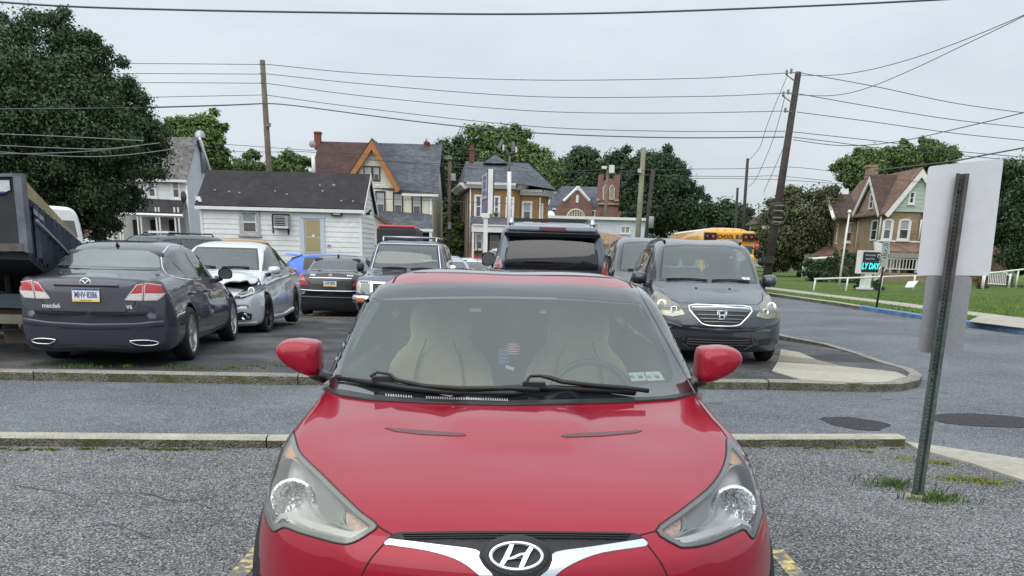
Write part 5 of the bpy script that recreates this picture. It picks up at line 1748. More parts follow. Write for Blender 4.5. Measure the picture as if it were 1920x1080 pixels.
# ---- left grey-roofed white house with porch
def left_house():
	Y = 66.0
	root = thing('white_house', 'white two storey house with grey shingle roof and dark porch roof beside the big tree', 'house', (at(300, 400, Y).x, Y, 0))
	Xc = at(351, 390, Y).x
	X0 = at(205, 400, Y).x
	Yb = Y + 5.2
	ze = at(300, 330, Y).z
	zr = at(330, 261, Y + 2.6).z
	MB().mat(siding_w).box(((X0 + Xc) / 2, (Y + Yb) / 2, ze / 2), (Xc - X0, Yb - Y, ze)).add([(Xc, Y, ze), (Xc, Yb, ze), (Xc, Y + 2.6, zr)], [(0, 1, 2)]).build('wall', None, root, world=True)
	def gl(z):
		if z < ze: return (Y, Yb)
		k = (z - ze) / (zr - ze); return (Y + 2.6 * k, Yb - 2.6 * k)
	clap(root, X0, Xc, Y, at(300, 380, Y).z - .3, ze, .14, siding_w, objs=False)
	clap(root, Y, Yb, Xc, 0, zr, .14, siding_b, top=gl, axis='y', s=1, objs=False)
	for sg in (0, 1):
		k = (zr - ze) / 2.6
		y0 = Y - .3 if sg == 0 else Yb + .3
		P = [(X0 - .2, y0, ze - .3 * k + .05), (Xc + .18, y0, ze - .3 * k + .05), (Xc + .18, Y + 2.6, zr + .05), (X0 - .2, Y + 2.6, zr + .05)]
		MB().mat(roof_grey).slab(P, (0, 0, 1), .09).build('roof', None, root, world=True)
	gt = MB().mat(trim_w)
	gt.box(((X0 + Xc) / 2, Y - .33, ze - .3 * k), (Xc - X0 + .4, .12, .16))
	gt.build('gutter', None, root, world=True)
	MB().mat(trim_w).tube([(Xc + .08, Y - .1, ze - .5), (Xc + .08, Y - .1, .2)], .06, 6).build('downpipe', None, root, world=True)
	gt = MB().mat(trim_w).tube([(Xc + .3, Yb + .2, ze - .3), (Xc + .3, Y + 2.6, zr + .1)], .1, 6)
	gt.build('barge_board', None, root, world=True)
	for (a, b_, c_, d) in ((276, 336, 294, 371), (321, 336, 339, 373)):
		window_px(root, a, b_, c_, d, Y - .03, tw=.12, upper=curtain if a > 300 else glass_win)
	# porch
	yp = Y - 2.2
	P = [at(243, 375, Y - .05), at(346, 378, Y - .05), at(340, 402, yp), at(214, 397, yp)]
	MB().mat(roof_black).slab([P[3], P[2], P[1], P[0]], (0, 0, 1), .1).build('porch_roof', None, root, world=True)
	b = MB().mat(trim_w)
	a, c_ = at(214, 401, yp), at(343, 405, yp)
	b.tube([a, c_], .11, 4)
	pr = b.build('porch_beam', None, root, world=True)
	for px in (224, 229, 259, 265, 294, 300, 329, 336):
		p = at(px, 420, yp + .05)
		MB().mat(trim_w).box((p.x, yp + .05, p.z - .6), (.09, .09, 3.2)).build('porch_post', None, root, world=True)
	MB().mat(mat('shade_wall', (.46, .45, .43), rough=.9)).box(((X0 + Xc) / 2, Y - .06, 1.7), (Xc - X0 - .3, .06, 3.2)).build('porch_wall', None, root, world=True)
	for px in (250, 283, 318):
		b = MB().mat(dark_in); bpx(b, px, 412, px + 12, 455, Y, .03, .12); b.build('window', None, root, world=True)
	# satellite dish
	p = at(341, 369, Y - 1.0)
	d = MB().mat(mat('dish_dark', (.03, .03, .035), rough=.5)).lathe([(.001, 0), (.2, .03), (.36, .12)], 'Y', p, n=18, M=Matrix.Rotation(R(-40), 3, 'Z'))
	d.tube([p, p + Vector((.1, .2, -.3)), p + Vector((.1, .3, -.7))], .03, 6)
	d.build('satellite_dish', None, root, world=True)
	# vent pipe with dome
	b = MB().mat(mat('galvanised', (.35, .38, .41), rough=.4, metal=.7))
	p0, p1 = at(384, 325, Y + 3.5), at(375, 254, Y + 3.5)
	b.tube([p0, p1], .16, 10)
	b.lathe([(.36, -.15), (.34, .1), (.2, .28), (.001, .34)], 'Z', p1, n=14)
	b.build('flue_pipe', None, root, world=True)
left_house()
# ---- cream house with orange gable trim
def cream_house():
	Y = 72.0
	root = thing('cream_house', 'cream clapboard house with tall orange trimmed gable and half maroon half slate roof', 'house', (at(720, 440, Y).x, Y, 0))
	X1 = at(811, 400, Y).x
	X0 = at(577, 330, Y).x
	Yr = Y + 4.5
	zeR = at(780, 356, Y).z
	zr = at(700, 271, Yr).z
	zrR = zr
	MB().mat(siding_c).box(((X0 + X1) / 2, (Y + Yr + 4.5) / 2, zeR / 2), (X1 - X0, 9, zeR)).build('wall', None, root, world=True)
	zb = at(750, 412, Y).z
	xgl, xgr = at(652, 336, Y).x, at(752, 358, Y).x
	pk = at(697, 262, Y - .5); zg = pk.z
	clap(root, at(676, 380, Y).x, X1, Y - .02, 0.5, zeR - .05, .15, siding_c, objs=False)
	# gable
	zbl = at(700, 352, Y).z
	zi = zg - .75
	xm = pk.x
	def gl(z):
		k = (z - zbl) / (zg - .15 - zbl); return (xgl + .25 + (xm - xgl - .25) * k, xgr - .25 - (xgr - .25 - xm) * k)
	MB().mat(siding_c).slab([(xgl + .2, Y - .02, zbl), (xgr - .2, Y - .02, zbl), (xm, Y - .02, zg - .2)], (0, 1, 0), .2).build('gable_wall', None, root, world=True)
	clap(root, 0, 0, Y - .04, zbl, zg - .4, .15, siding_c, top=gl, objs=False)
	for sg, (xe, ze_) in enumerate(((xgl, at(652, 336, Y).z), (xgr, at(752, 357, Y).z))):
		s = -1 if sg == 0 else 1
		# rake board: a band along the slope
		d = Vector((xe - xm, 0, ze_ - zg)); d.normalize()
		nrm = Vector((-d.z, 0, d.x)) * (1 if s < 0 else -1)
		if nrm.z > 0: nrm = -nrm
		e = Vector((xe, Y - .5, ze_)) ; p = Vector((xm, Y - .5, zg))
		q = .34
		ins = Vector((xm, Y - .5, zg - q / abs(d.x) * 1.0))
		MB().mat(trim_orange).slab([p, e, e + nrm * q, ins], (0, 1, 0), .14).build('rake_board', None, root, world=True)
		MB().mat(roof_maroon if s < 0 else roof_slate).slab([p + Vector((0, 0, .02)), e + d * .1, e + d * .1 + Vector((0, 5.2, 0)), p + Vector((0, 5.2, .02))], (0, 0, 1), .1).build('roof', None, root, world=True)
	MB().mat(siding_c).slab([(X1, Y, zeR), (X1, Yr + 4.5, zeR), (X1, Yr, zr - .05)], (-1, 0, 0), .2).build('gable_wall', None, root, world=True)
	# main roofs
	ov = .35
	k = (zr - zeR) / 4.5
	XL, XM, XR = at(576, 330, Y).x, xm, at(820, 355, Y).x
	MB().mat(roof_maroon).slab([(XL, Y - .4, zeR - .4 * k), (XM, Y - .4 + .45, zeR), (XM, Yr, zr), (XL + .05, Yr, zr)], (0, 0, 1), .12).build('roof', None, root, world=True)
	MB().mat(roof_slate).slab([(XM + .01, Y - .02, zeR), (XR, Y - .4, zeR - .4 * k), (XR, Yr, zr), (XM + .01, Yr, zr)], (0, 0, 1), .12).build('roof', None, root, world=True)
	MB().mat(roof_slate).slab([(XL, Yr, zr), (XR, Yr, zr), (XR, Yr + 4.5, zeR), (XL, Yr + 4.5, zeR)], (0, 0, 1), .12).build('roof', None, root, world=True)
	b = MB().mat(trim_w); b.box(((xgr + XR) / 2 + .1, Y - .42, zeR - .45 * k - .02), (XR - xgr, .12, .16))
	p = at(808, 365, Y - .1); b.tube([(p.x, Y - .15, zeR - .3), (p.x, Y - .15, .2)], .07, 6)
	b.build('gutter', None, root, world=True)
	for r_ in ((682, 311, 698, 339), (698.5, 311.5, 713, 339.5)):
		window_px(root, *r_, Y - .06, frame=mat('sash_white', (.6, .6, .62), rough=.5), trim=trim_brown, tw=.08, sill=False)
	for r_ in ((704, 358, 723, 402), (737, 360.5, 756, 403), (772, 362.5, 791, 405)):
		window_px(root, *r_, Y - .04, frame=MATS['sash_white'], trim=trim_brown, tw=.10, sill=False, split=.45)
	# lean-to porch roof, its gable end to the left
	yp = Y - 2.6
	a, b_, c_, d = at(697, 397, Y - .05), at(810, 404, Y - .05), at(811, 432, yp), at(742, 430, yp)
	MB().mat(roof_slate).slab([d, c_, b_, a], (0, 0, 1), .1).build('porch_roof', None, root, world=True)
	m = MB().mat(trim_brown); m.tube([at(694, 396, Y - .2), at(742, 430, yp - .05)], .16, 4); m.build('rake_board', None, root, world=True)
	m = MB().mat(trim_w); bpx(m, 780, 429, 812, 434, yp, .1, .05); m.build('fascia', None, root, world=True)
	m = MB().mat(siding_c); bpx(m, 694, 402, 736, 460, Y, .1, .3); m.build('lower_wall', None, root, world=True)
	m = MB().mat(trim_w); bpx(m, 805, 434, 810, 480, yp, .15, 0); bpx(m, 700, 434, 703, 460, yp, .1, 0); m.build('porch_post', None, root, world=True)
	m = MB().mat(dark_in); bpx(m, 737, 436, 805, 480, Y, .1, .2); m.build('porch_opening', None, root, world=True)
	# chimneys
	for (x0, y0, x1, y1) in ((589, 249, 600, 280), (795, 268, 804, 290)):
		m = MB().mat(brick_chim); bpx(m, x0, y0, x1, y1, Yr, .6, .3); bpx(m, x0 - .8, y0 - 2.5, x1 + .8, y0 + 1, Yr, .7, .36)
		ch = m.build('chimney', None, root, world=True)
	m = MB().mat(mat('galvanised', (.35, .38, .41), rough=.4, metal=.7)).tube([at(799.5, 266, Yr), at(799.5, 259, Yr)], .08, 8); m.build('flue', None, root, world=True)
	m = MB().mat(trim_w).tube([at(587, 292, Y - 1.5), at(589, 335, Y - 1.5)], .13, 8); m.build('vent_pipe', None, root, world=True)
	m = MB().mat(mat('dish_grey', (.3, .3, .3), rough=.6)).lathe([(.001, 0), (.15, .05), (.24, .10)], 'Y', at(585, 270, Y - .2), n=14); m.build('satellite_dish', None, root, world=True)
	for i in range(1):
		m = MB().mat(trim_w); bpx(m, 705, 347, 710, 350, Y, .05, .1); m.build('wall_vent', None, root, world=True)
cream_house()
# ---- small outbuilding with brown gable right of the cream house
def outbuilding():
	Y = 80
	root = thing('garage', 'small cream outbuilding with a brown roof beside the cream house', 'garage', (at(825, 455, Y).x, Y, 0))
	m = MB().mat(siding_c); bpx(m, 806, 452, 842, 480, Y, 3); m.build('wall', None, root, world=True)
	MB().mat(mat('roof_wood', (.24, .11, .06), rough=.9, noise=(3, .2))).slab([at(806, 453, Y - .3), at(843, 453, Y - .3), at(808, 434, Y - .25)], (0, 1, 0), 3).build('roof', None, root, world=True)
outbuilding()
# ---- ochre brick house
def ochre_house():
	Y = 72.0
	root = thing('ochre_brick_house', 'ochre brick house with hipped slate roof and white cornice behind the pole sign', 'house', (at(950, 430, Y).x, Y, 0))
	Xl, Xm, Xr = at(880, 400, Y).x, at(974, 400, Y).x, at(1013, 400, Y).x
	ze = at(930, 354, Y).z
	Yb = Y + 9
	xlb = at(863, 400, Yb).x
	ze2 = at(1000, 368, Y).z
	# hull
	V = [(Xl, Y), (Xm - .5, Y), (Xm, Y + .6), (Xm, Y + 1), (Xr, Y + 1), (Xr + .6, Y + 1.8), (Xr + .6, Yb), (xlb, Yb)]
	n = len(V)
	MB().mat(brick_ochre).add([(x, y, -.5) for x, y in V] + [(x, y, ze) for x, y in V], [(i, (i + 1) % n, n + (i + 1) % n, n + i) for i in range(n - 1)] + [tuple(range(n, 2 * n))]).mat(brick_brown).add([(xlb, Yb, -.5), (Xl, Y, -.5), (Xl, Y, ze), (xlb, Yb, ze)], [(0, 1, 2, 3)]).build('wall', None, root, world=True)
	# cornice
	b = MB().mat(trim_w)
	def cor(p, q, z, w=.45, h=.22):
		p, q = Vector((*p, z)), Vector((*q, z)); d = (q - p).normalized(); nn = Vector((d.y, -d.x, 0))
		b.hexa([p, q, q + nn * w * .6, p + nn * w * .6], [p + Vector((0, 0, h)), q + Vector((0, 0, h)), q + nn * w + Vector((0, 0, h)), p + nn * w + Vector((0, 0, h))])
		b.hexa([p + Vector((0, 0, h)), q + Vector((0, 0, h)), q + nn * w * 1.15 + Vector((0, 0, h)), p + nn * w * 1.15 + Vector((0, 0, h))], [p + Vector((0, 0, h + .16)), q + Vector((0, 0, h + .16)), q + nn * w * 1.2 + Vector((0, 0, h + .16)), p + nn * w * 1.2 + Vector((0, 0, h + .16))])
	cor((Xl - .2, Y), (Xm - .3, Y), ze)
	cor((Xm - .4, Y + .2), (Xm + .2, Y + .9), ze - .02)
	cor((Xm, Y + 1), (Xr + .1, Y + 1), ze2 + .1); cor((Xr - .1, Y + .95), (Xr + .7, Y + 1.8), ze2 + .08); cor((Xr + .6, Y + 1.7), (Xr + .6, Y + 5), ze2 + .06)
	cor((xlb - .1, Yb), (Xl - .1, Y), ze - .03, .5)
	b.build('cornice', None, root, world=True)
	# hipped roof
	rl, rr_ = at(873, 301, Y + 3.5), at(990, 307, Y + 3.5)
	zt = (rl.z + rr_.z) / 2
	E = [(Xl - .4, Y - .4, ze + .35), (Xm + .1, Y - .35, ze + .34), (Xr + 1.1, Y + .6, ze2 + .5), (Xr + 1.2, Yb, ze2 + .5), (xlb - .4, Yb, ze + .35)]
	T = [(rl.x, Y + 3.5, zt), (rr_.x, Y + 3.5, zt)]
	MB().mat(roof_slate).add(E + T, [(0, 1, 6, 5), (1, 2, 6), (2, 3, 6), (3, 4, 5, 6), (4, 0, 5)]).build('roof', None, root, world=True)
	p = at(929, 290, Y + 3.3)
	MB().mat(roof_slate).add([(p.x - .9, Y + 2.6, zt - .15), (p.x + .9, Y + 2.6, zt - .15), (p.x + .9, Y + 4, zt), (p.x - .9, Y + 4, zt), (p.x, Y + 3.3, p.z)], [(0, 1, 4), (1, 2, 4), (2, 3, 4), (3, 0, 4)]).build('roof_peak', None, root, world=True)
	m = MB().mat(brick_chim); bpx(m, 880, 279, 889, 304, Y + 1.5, .6); bpx(m, 879, 277, 890, 281, Y + 1.5, .7, .05); bpx(m, 881.5, 272, 887.5, 277, Y + 1.5, .5, -.05)
	m.build('chimney', None, root, world=True)
	for r_, sp in (((889, 365, 905, 409), 0), ((924, 367, 938, 409), 0), ((948, 369, 964, 411), 0), ((978, 377, 998, 415), 0)):
		window_px(root, *r_, Y - .02 if r_[0] < 970 else Y + .97, tw=.13, upper=glass_win if r_[0] < 945 else glass_pale)
	m = MB().mat(MATS['ac_grey']); bpx(m, 925, 397, 935, 408, Y, .4, .45); m.mat(dark_in); bpx(m, 927, 399, 933, 406, Y, .01, .462); m.build('air_conditioner', None, root, world=True)
	window_px(root, 1013.5, 382, 1018.5, 413, Y + 1.1, tw=.08)
	# downpipe, porch
	for px, dy, z_ in ((882, -.1, ze), (1012.5, .9, ze2)):
		q = at(px, 380, Y + dy); MB().mat(trim_w).tube([(q.x, Y + dy, z_), (q.x, Y + dy, 2)], .05, 6).build('downpipe', None, root, world=True)
	yp = Y - 2.4
	P = [at(884, 425, yp), at(990, 428, yp), at(974, 411, Y - .05), at(882, 408, Y - .05)]
	MB().mat(roof_slate).slab(P, (0, 0, 1), .1).build('porch_roof', None, root, world=True)
	m = MB().mat(trim_w); bpx(m, 884, 424, 992, 436, yp, .2, .03)
	bpx(m, 886, 421.5, 992, 424, yp, .3, .12); m.build('porch_fascia', None, root, world=True)
	m = MB().mat(brick_brown); bpx(m, 884, 436, 986, 475, Y, .1, .1); m.build('porch_wall', None, root, world=True)
	window_px(root, 891, 437, 906, 468, Y - .12, tw=.1, upper=glass_pale); window_px(root, 916, 438, 938, 470, Y - .12, tw=.1, trim=trim_brown, upper=MATS['curtain'], lower=MATS['curtain'])
	for px in (887, 950, 985):
		q = at(px, 440, yp + .1)
		MB().mat(trim_w).box((q.x, yp + .1, q.z - 1.2), (.14, .14, 2.9)).build('porch_post', None, root, world=True)
	# pale timber strips down the side wall
	m = MB().mat(mat('strip_grey', (.34, .29, .25), rough=.9))
	for k in range(5):
		f = .12 + k * .19
		x, y = Xl + (xlb - Xl) * f, Y + 9 * f
		MB().mat(MATS['strip_grey']).tube([(x - .03, y, -.4), (x - .03, y, ze - .2)], .07, 4).build('downpipe', None, root, world=True)
ochre_house()
# ---- brick church with crenellated tower
def church():
	Y = 120.0
	root = thing('brick_church', 'red brick church with crenellated square tower and arched window among dark trees', 'church', (at(1090, 430, Y).x, Y, -2))
	def W(px, py, dy=0): return at(px, py, Y + dy)
	pl, pk, pr = W(1054, 380), W(1083.5, 354), W(1107, 378)
	b = MB().mat(brick_red)
	low = -2.5
	poly = [(W(1048, 395).x, low), (W(1112, 395).x, low), (W(1112, 380).x, W(1112, 380).z), (W(1104, 380).x, W(1104, 380).z), (pk.x, pk.z), (W(1059, 378).x, W(1059, 378).z), (W(1051, 377).x, W(1051, 377).z), (W(1050, 388).x, W(1050, 388).z), (W(1037, 391).x, W(1037, 391).z), (W(1037, 391).x, low)]
	poly = [(x, Y, z) for x, z in poly]
	b.slab(poly, (0, 1, 0), 2.5).build('gable_wall', None, root, world=True)
	m = MB().mat(trim_w)
	for a, c_ in ((W(1057, 379), pk), (pk, W(1105, 379))):
		m.tube([a + Vector((0, -.1, .1)), c_ + Vector((0, -.1, .15))], .18, 4)
	for a_ in ((1080, 366, 1085, 380, .1, .12), (1036, 390.5, 1043, 393, .5, .15), (1112, 394, 1119, 396, .4, .1), (1114.5, 396, 1116.5, 410, .2, .1)):
		bpx(MB().mat(trim_w), *a_[:4], Y, *a_[4:]).build('stone_trim', None, root, world=True)
	p = W(1083.5, 353); m.box(p, (.45, .45, .5))
	m.build('coping', None, root, world=True)
	# arched window
	c_ = W(1079.5, 409, 0); rx, rz = (W(1096, 409).x - W(1064, 409).x) / 2, W(1079, 393).z - c_.z
	o = MB().mat(dark_in).slab([(c_.x + rx * math.cos(PI * k / 12), Y - .06, c_.z + rz * math.sin(PI * k / 12)) for k in range(13)], (0, 1, 0), .1).build('window', None, root, world=True)
	m = MB().mat(mat('tracery', (.55, .52, .38), rough=.7))
	m.tube([(c_.x + rx * math.cos(PI * k / 12), Y - .1, c_.z + rz * math.sin(PI * k / 12)) for k in range(13)], .13, 4)
	for k in range(1, 7):
		x = c_.x - rx + 2 * rx * k / 7
		if abs(x - c_.x) < rx: m.tube([(x, Y - .1, c_.z), (x, Y - .1, c_.z + rz * math.sqrt(1 - ((x - c_.x) / rx) ** 2))], .11, 4)
	m.build('tracery', None, o, world=True)
	# roof
	rid_l, rid_r = W(1044, 354, 5), W(1124, 354, 5)
	ea = W(1022, 400, -.0)
	MB().mat(roof_slate).slab([(ea.x, Y + .3, W(1030, 402).z), (W(1122, 400).x, Y + .3, W(1120, 398).z), (rid_r.x, Y + 5, rid_r.z), (rid_l.x, Y + 5, rid_r.z)], (0, 0, 1), .2).build('roof', None, root, world=True)
	MB().mat(roof_slate).slab([(pk.x - .1, Y + .1, pk.z - .4), (W(1057, 379).x, Y + .1, pl.z - .2), (W(1057, 379).x, Y + 5, pl.z - .2), (pk.x - .1, Y + 5, pk.z - .4)], (0, 0, 1), .1).build('roof', None, root, world=True)
	# tower
	xa, xb = W(1122, 380, -1).x, W(1160, 380, -1).x
	zt = W(1142, 340, -1).z
	yt = Y - 1
	t = MB().mat(brick_red)
	t.box(((xa + xb) / 2, yt + (xb - xa) / 2, (zt + low) / 2), (xb - xa, xb - xa, zt - low))
	w = xb - xa
	for f0, f1, hh in ((0, .2, .75), (.32, .5, .3), (.5, .68, .3), (.8, 1, .75)):
		t.box((xa + w * (f0 + f1) / 2, yt + .2, zt + hh / 2), (w * (f1 - f0), .4, hh)); t.box((xa + w * (f0 + f1) / 2, yt + w - .2, zt + hh / 2), (w * (f1 - f0), .4, hh))
	for xx in (xa - .02, xb + .02): t.box((xx, yt - .02, (zt + low) / 2 - 1.5), (.55, .55, zt - low - 3.5))
	tw = t.build('tower', None, root, world=True)
	m = MB().mat(mat('stone_band', (.42, .36, .30), rough=.9)); bpx(m, 1121, 381, 1161, 383.5, Y - 1, .3, .3); bpx(m, 1119.5, 372, 1124, 376, Y - 1, .4, .5); bpx(m, 1152, 374, 1160, 377, Y - 1, .4, .5)
	m.build('stone_band', None, tw, world=True)
	for x0, x1 in ((1131.5, 1139), (1143.5, 1151.5)):
		cxp = (x0 + x1) / 2
		pts = []
		o = MB().mat(dark_in).slab([W(x0, 374, -1.04), W(x1, 374, -1.04), W(x1, 353, -1.04), W(cxp, 347, -1.04), W(x0, 353, -1.04)], (0, 1, 0), .05).build('window', None, tw, world=True)
		m = MB().mat(MATS['tracery'])
		P = [W(x0, 374, -1.1), W(x1, 374, -1.1), W(x1, 353, -1.1), W(cxp, 347, -1.1), W(x0, 353, -1.1)]
		m.tube(P + [P[0]], .09, 4)
		m.tube([W(cxp, 374, -1.1), W(cxp, 348, -1.1)], .06, 4)
		for yy in (356, 360, 364, 368, 371): m.tube([W(x0, yy, -1.1), W(x1, yy, -1.1)], .05, 4)
		q = m.build('window_bars', None, tw, world=True)
church()
# ---- low white building
def low_building():
	Y = 88.0
	root = thing('low_building', 'low flat roofed pale building in front of the church and dark round tree', 'building', (at(1120, 440, Y).x, Y, -1))
	m = MB().mat(siding_b)
	a, b = at(1015, 430, Y), at(1213, 430, Y)
	zt = (at(1030, 408, Y).z + at(1210, 415, Y).z) / 2
	MB().mat(siding_b).box(((a.x + b.x) / 2, Y + 4, (zt - 1) / 2), (b.x - a.x, 8, zt + 1)).build('wall', None, root, world=True)
	clap(root, a.x, b.x, Y, -.9, zt, .16, siding_b, objs=False)
	MB().mat(trim_w).box(((a.x + b.x) / 2, Y + 3.9, zt + .1), (b.x - a.x + .6, 8.6, .22)).build('roof_edge', None, root, world=True)
	window_px(root, 1112, 419, 1124, 432, Y - .03, tw=.08)
	o = window_px(root, 1163, 424, 1182, 438, Y - .03, tw=.08, split=.02, upper=MATS['curtain'])
	m = MB().mat(trim_w); bpx(m, 1171.5, 425, 1173.5, 437, Y, .05, .06); m.build('mullion', None, o, world=True)
	m = MB().mat(trim_w); q = at(1212, 430, Y - .05); m.tube([(q.x, Y - .08, zt), (q.x, Y - .08, -1)], .07, 6); m.build('downpipe', None, root, world=True)
	# satellite dish
	p = at(1032, 404, Y + .5)
	MB().mat(trim_w).lathe([(.001, 0), (.25, .05), (.4, .15)], 'Y', p, n=14).tube([p, p + Vector((0, .1, -.6))], .04, 5).build('satellite_dish', None, root, world=True)
low_building()
# ---- brown roofed shed glimpsed between the rear SUV and the van
def brown_shed():
	Y = 60
	root = thing('brown_roofed_shed', 'low shed with a brown sloping roof glimpsed right of the large suv', 'shed', (at(1140, 450, Y).x, Y, 0))
	P = [at(1122, 440, Y), at(1165, 447, Y), at(1165, 462, Y - 1), at(1122, 462, Y - 1)]
	MB().mat(mat('roof_tan', (.26, .17, .10), rough=.9, noise=(4, .3))).slab([P[3], P[2], P[1], P[0]], (0, 0, 1), .15).build('roof', None, root, world=True)
	m = MB().mat(siding_w); bpx(m, 1122, 462, 1165, 500, Y, 2); m.build('wall', None, root, world=True)
brown_shed()
# ---- tan brick house with pale green gables, right
def tan_house():
	Y = 78.0
	gz = -.3
	root = thing('tan_brick_house', 'tan brick victorian house with pale green gables and brown roof across the street', 'house', (at(1690, 540, Y).x, Y, gz))
	XL = at(1654, 450, Y).x
	XR = at(1905, 460, Y).x
	Yc = Y + 6.2                       # where the left cross gable ends
	ze = at(1655, 397, Y).z
	b = MB().mat(brick_tan)
	b.box(((XL + XR) / 2, Y + 6.5, (ze + gz) / 2), (XR - XL, 13, ze - gz))
	# front gable wall (brick part is below, green above)
	pk = at(1722, 318, Y - .4)
	gl_, gr_ = at(1652, 396, Y - .4), at(1742, 404, Y - .4)
	XG = 2 * pk.x - XL + .4
	b.build('wall', None, root, world=True)
	# bay projecting from the front
	xb0, xb1 = at(1661, 450, Y - .8).x, at(1733, 450, Y - .8).x
	bay = MB().mat(brick_tan)
	V = [(XL + .05, Y), (xb0 + .1, Y - .8), (xb1 - .6, Y - .8), (xb1 + .5, Y)]
	bay.add([(x, y, gz) for x, y in V] + [(x, y, ze) for x, y in V], [(0, 1, 5, 4), (1, 2, 6, 5), (2, 3, 7, 6), (4, 5, 6, 7)])
	bay.build('bay', None, root, world=True)
	def topf(z):
		k = (z - ze) / (pk.z - .3 - ze)
		return (XL - .1 + (pk.x - XL + .1) * k, XG + .1 - (XG + .1 - pk.x) * k)
	MB().mat(siding_g).slab([(XL - .1, Y - .9, ze), (XG + .1, Y - .9, ze), (pk.x, Y - .9, pk.z - .3)], (0, 1, 0), .9).build('gable_wall', None, root, world=True)
	clap(root, 0, 0, Y - .92, ze, pk.z - .5, .30, siding_g, top=topf)
	window_px(root, 1703, 359, 1716, 383, Y - .95, tw=.12, arch=True, upper=glass_win)
	# rake boards and roofs of the front gable
	for xe, s in ((XL - .5, -1), (XG + .5, 1)):
		d = Vector((xe - pk.x, 0, (ze - .25) - pk.z)).normalized()
		e, p = Vector((xe, Y - 1.25, ze - .25)), Vector((pk.x, Y - 1.25, pk.z))
		nn = Vector((-d.z, 0, d.x)); nn = -nn if nn.z > 0 else nn
		MB().mat(trim_w).slab([p, e, e + nn * .36, Vector((pk.x, Y - 1.25, pk.z - .36 / abs(d.x)))], (0, 1, 0), .12).build('rake_board', None, root, world=True)
		MB().mat(roof_brown).slab([p, e, e + Vector((0, 13.5, 0)), p + Vector((0, 13.5, 0))], (0, 0, 1), .12).build('roof', None, root, world=True)
	# twin gable on the far side of the big sign
	pk2 = at(1884, 330, Y - .4)
	for xe, s in ((2 * pk2.x - at(1915, 400, Y).x, -1), (at(1915, 400, Y).x, 1)):
		e, p = Vector((xe, Y - 1.2, ze - .1)), Vector((pk2.x, Y - 1.2, pk2.z))
		MB().mat(roof_brown).slab([p, e, e + Vector((0, 13.5, 0)), p + Vector((0, 13.5, 0))], (0, 0, 1), .12).build('roof', None, root, world=True)
		MB().mat(trim_w).tube([p, e], .16, 4).build('rake_board', None, root, world=True)
	MB().mat(siding_g).slab([(2 * pk2.x - at(1915, 400, Y).x, Y - .9, ze), (at(1915, 400, Y).x, Y - .9, ze), (pk2.x, Y - .9, pk2.z)], (0, 1, 0), .8).build('gable_wall', None, root, world=True)
	# left-facing brick gable
	pg = at(1626, 332, Y + 3.1)
	zg = pg.z
	MB().mat(brick_tan).slab([(XL, Y + .1, ze), (XL, Yc, ze), (XL, Y + 3.1, zg)], (-1, 0, 0), .25).build('gable_wall', None, root, world=True)
	for ya, s in ((Y - .1, 1), (Yc + .3, -1)):
		e, p = Vector((XL - .55, ya, ze - .15)), Vector((XL - .55, Y + 3.1, zg + .1))
		d = (e - p).normalized(); nn = Vector((0, -d.z, d.y)); nn = -nn if nn.z > 0 else nn
		MB().mat(trim_w).slab([p, e, e + nn * .34, Vector((XL - .55, Y + 3.1, zg + .1 - .34 / abs(d.y)))], (1, 0, 0), .12).build('rake_board', None, root, world=True)
		MB().mat(roof_dkbrown if s > 0 else roof_brown).slab([p, e, e + Vector((4.6, 0, 0)), p + Vector((4.6, 0, 0))], (0, 0, 1), .12).build('roof', None, root, world=True)
	window_x(root, XL - .26, Y + 2.2, Y + 3.1, at(1628, 392, Y + 2.6).z, at(1628, 363, Y + 2.6).z)
	window_x(root, XL - .02, Y + 1.2, Y + 2.6, at(1632, 451, Y + 1.9).z, at(1632, 412, Y + 1.9).z)
	# chimney
	m = MB().mat(brick_tan); bpx(m, 1629, 312, 1646, 334, Y + 4, .9); bpx(m, 1628, 309, 1647, 313, Y + 4, 1.0, .05); m.build('chimney', None, root, world=True)
	m = MB().mat(trim_w); bpx(m, 1630, 330, 1645, 334, Y + 4, .1, .04); m.build('flashing', None, root, world=True)
	# windows upper floor
	for r_ in ((1653.5, 410, 1674, 451), (1683, 410, 1707, 451)):
		window_px(root, *r_, Y - .82, tw=.16, arch=True)
	window_px(root, 1714, 413, 1724, 452, Y - .55, tw=.12, arch=True)
	# downpipes
	m = MB().mat(trim_w)
	for (px, py, qx, qy, yy) in ((1653, 405, 1646, 450, Y - .1), (1612, 405, 1601, 470, Y + 6), (1616, 410, 1607, 470, Y + 5.8), (1728, 412, 1722, 450, Y - .9)):
		a_, c_ = at(px, py, yy), at(qx, qy, yy)
		MB().mat(trim_w).tube([(a_.x, yy, a_.z), (a_.x, yy, c_.z)], .07, 6).build('downpipe', None, root, world=True)
	# white sill band and front porch
	m = MB().mat(trim_w); bpx(m, 1645, 451, 1735, 454, Y - .8, .2, .05); m.build('sill_band', None, root, world=True)
	yp = Y - 3.2
	xr = at(1910, 470, yp).x
	pl = at(1666, 474, yp); ph = at(1668, 457, Y - .8)
	MB().mat(roof_brown).slab([(pl.x, yp, pl.z), (xr, yp, pl.z), (xr, Y - .8, ph.z), (ph.x, Y - .8, ph.z)], (0, 0, 1), .12).build('porch_roof', None, root, world=True)
	MB().mat(trim_w).slab([at(1640, 452, yp - .2), at(1668, 461, yp - .2), at(1668, 476, yp - .2), at(1641, 472, yp - .2)], (0, 1, 0), .25).build('porch_gable', None, root, world=True)
	MB().mat(mat('soffit', (.30, .29, .28), rough=.8)).box(((pl.x + xr) / 2, yp + .05, pl.z - .16), (xr - pl.x, .35, .34)).build('porch_beam', None, root, world=True)
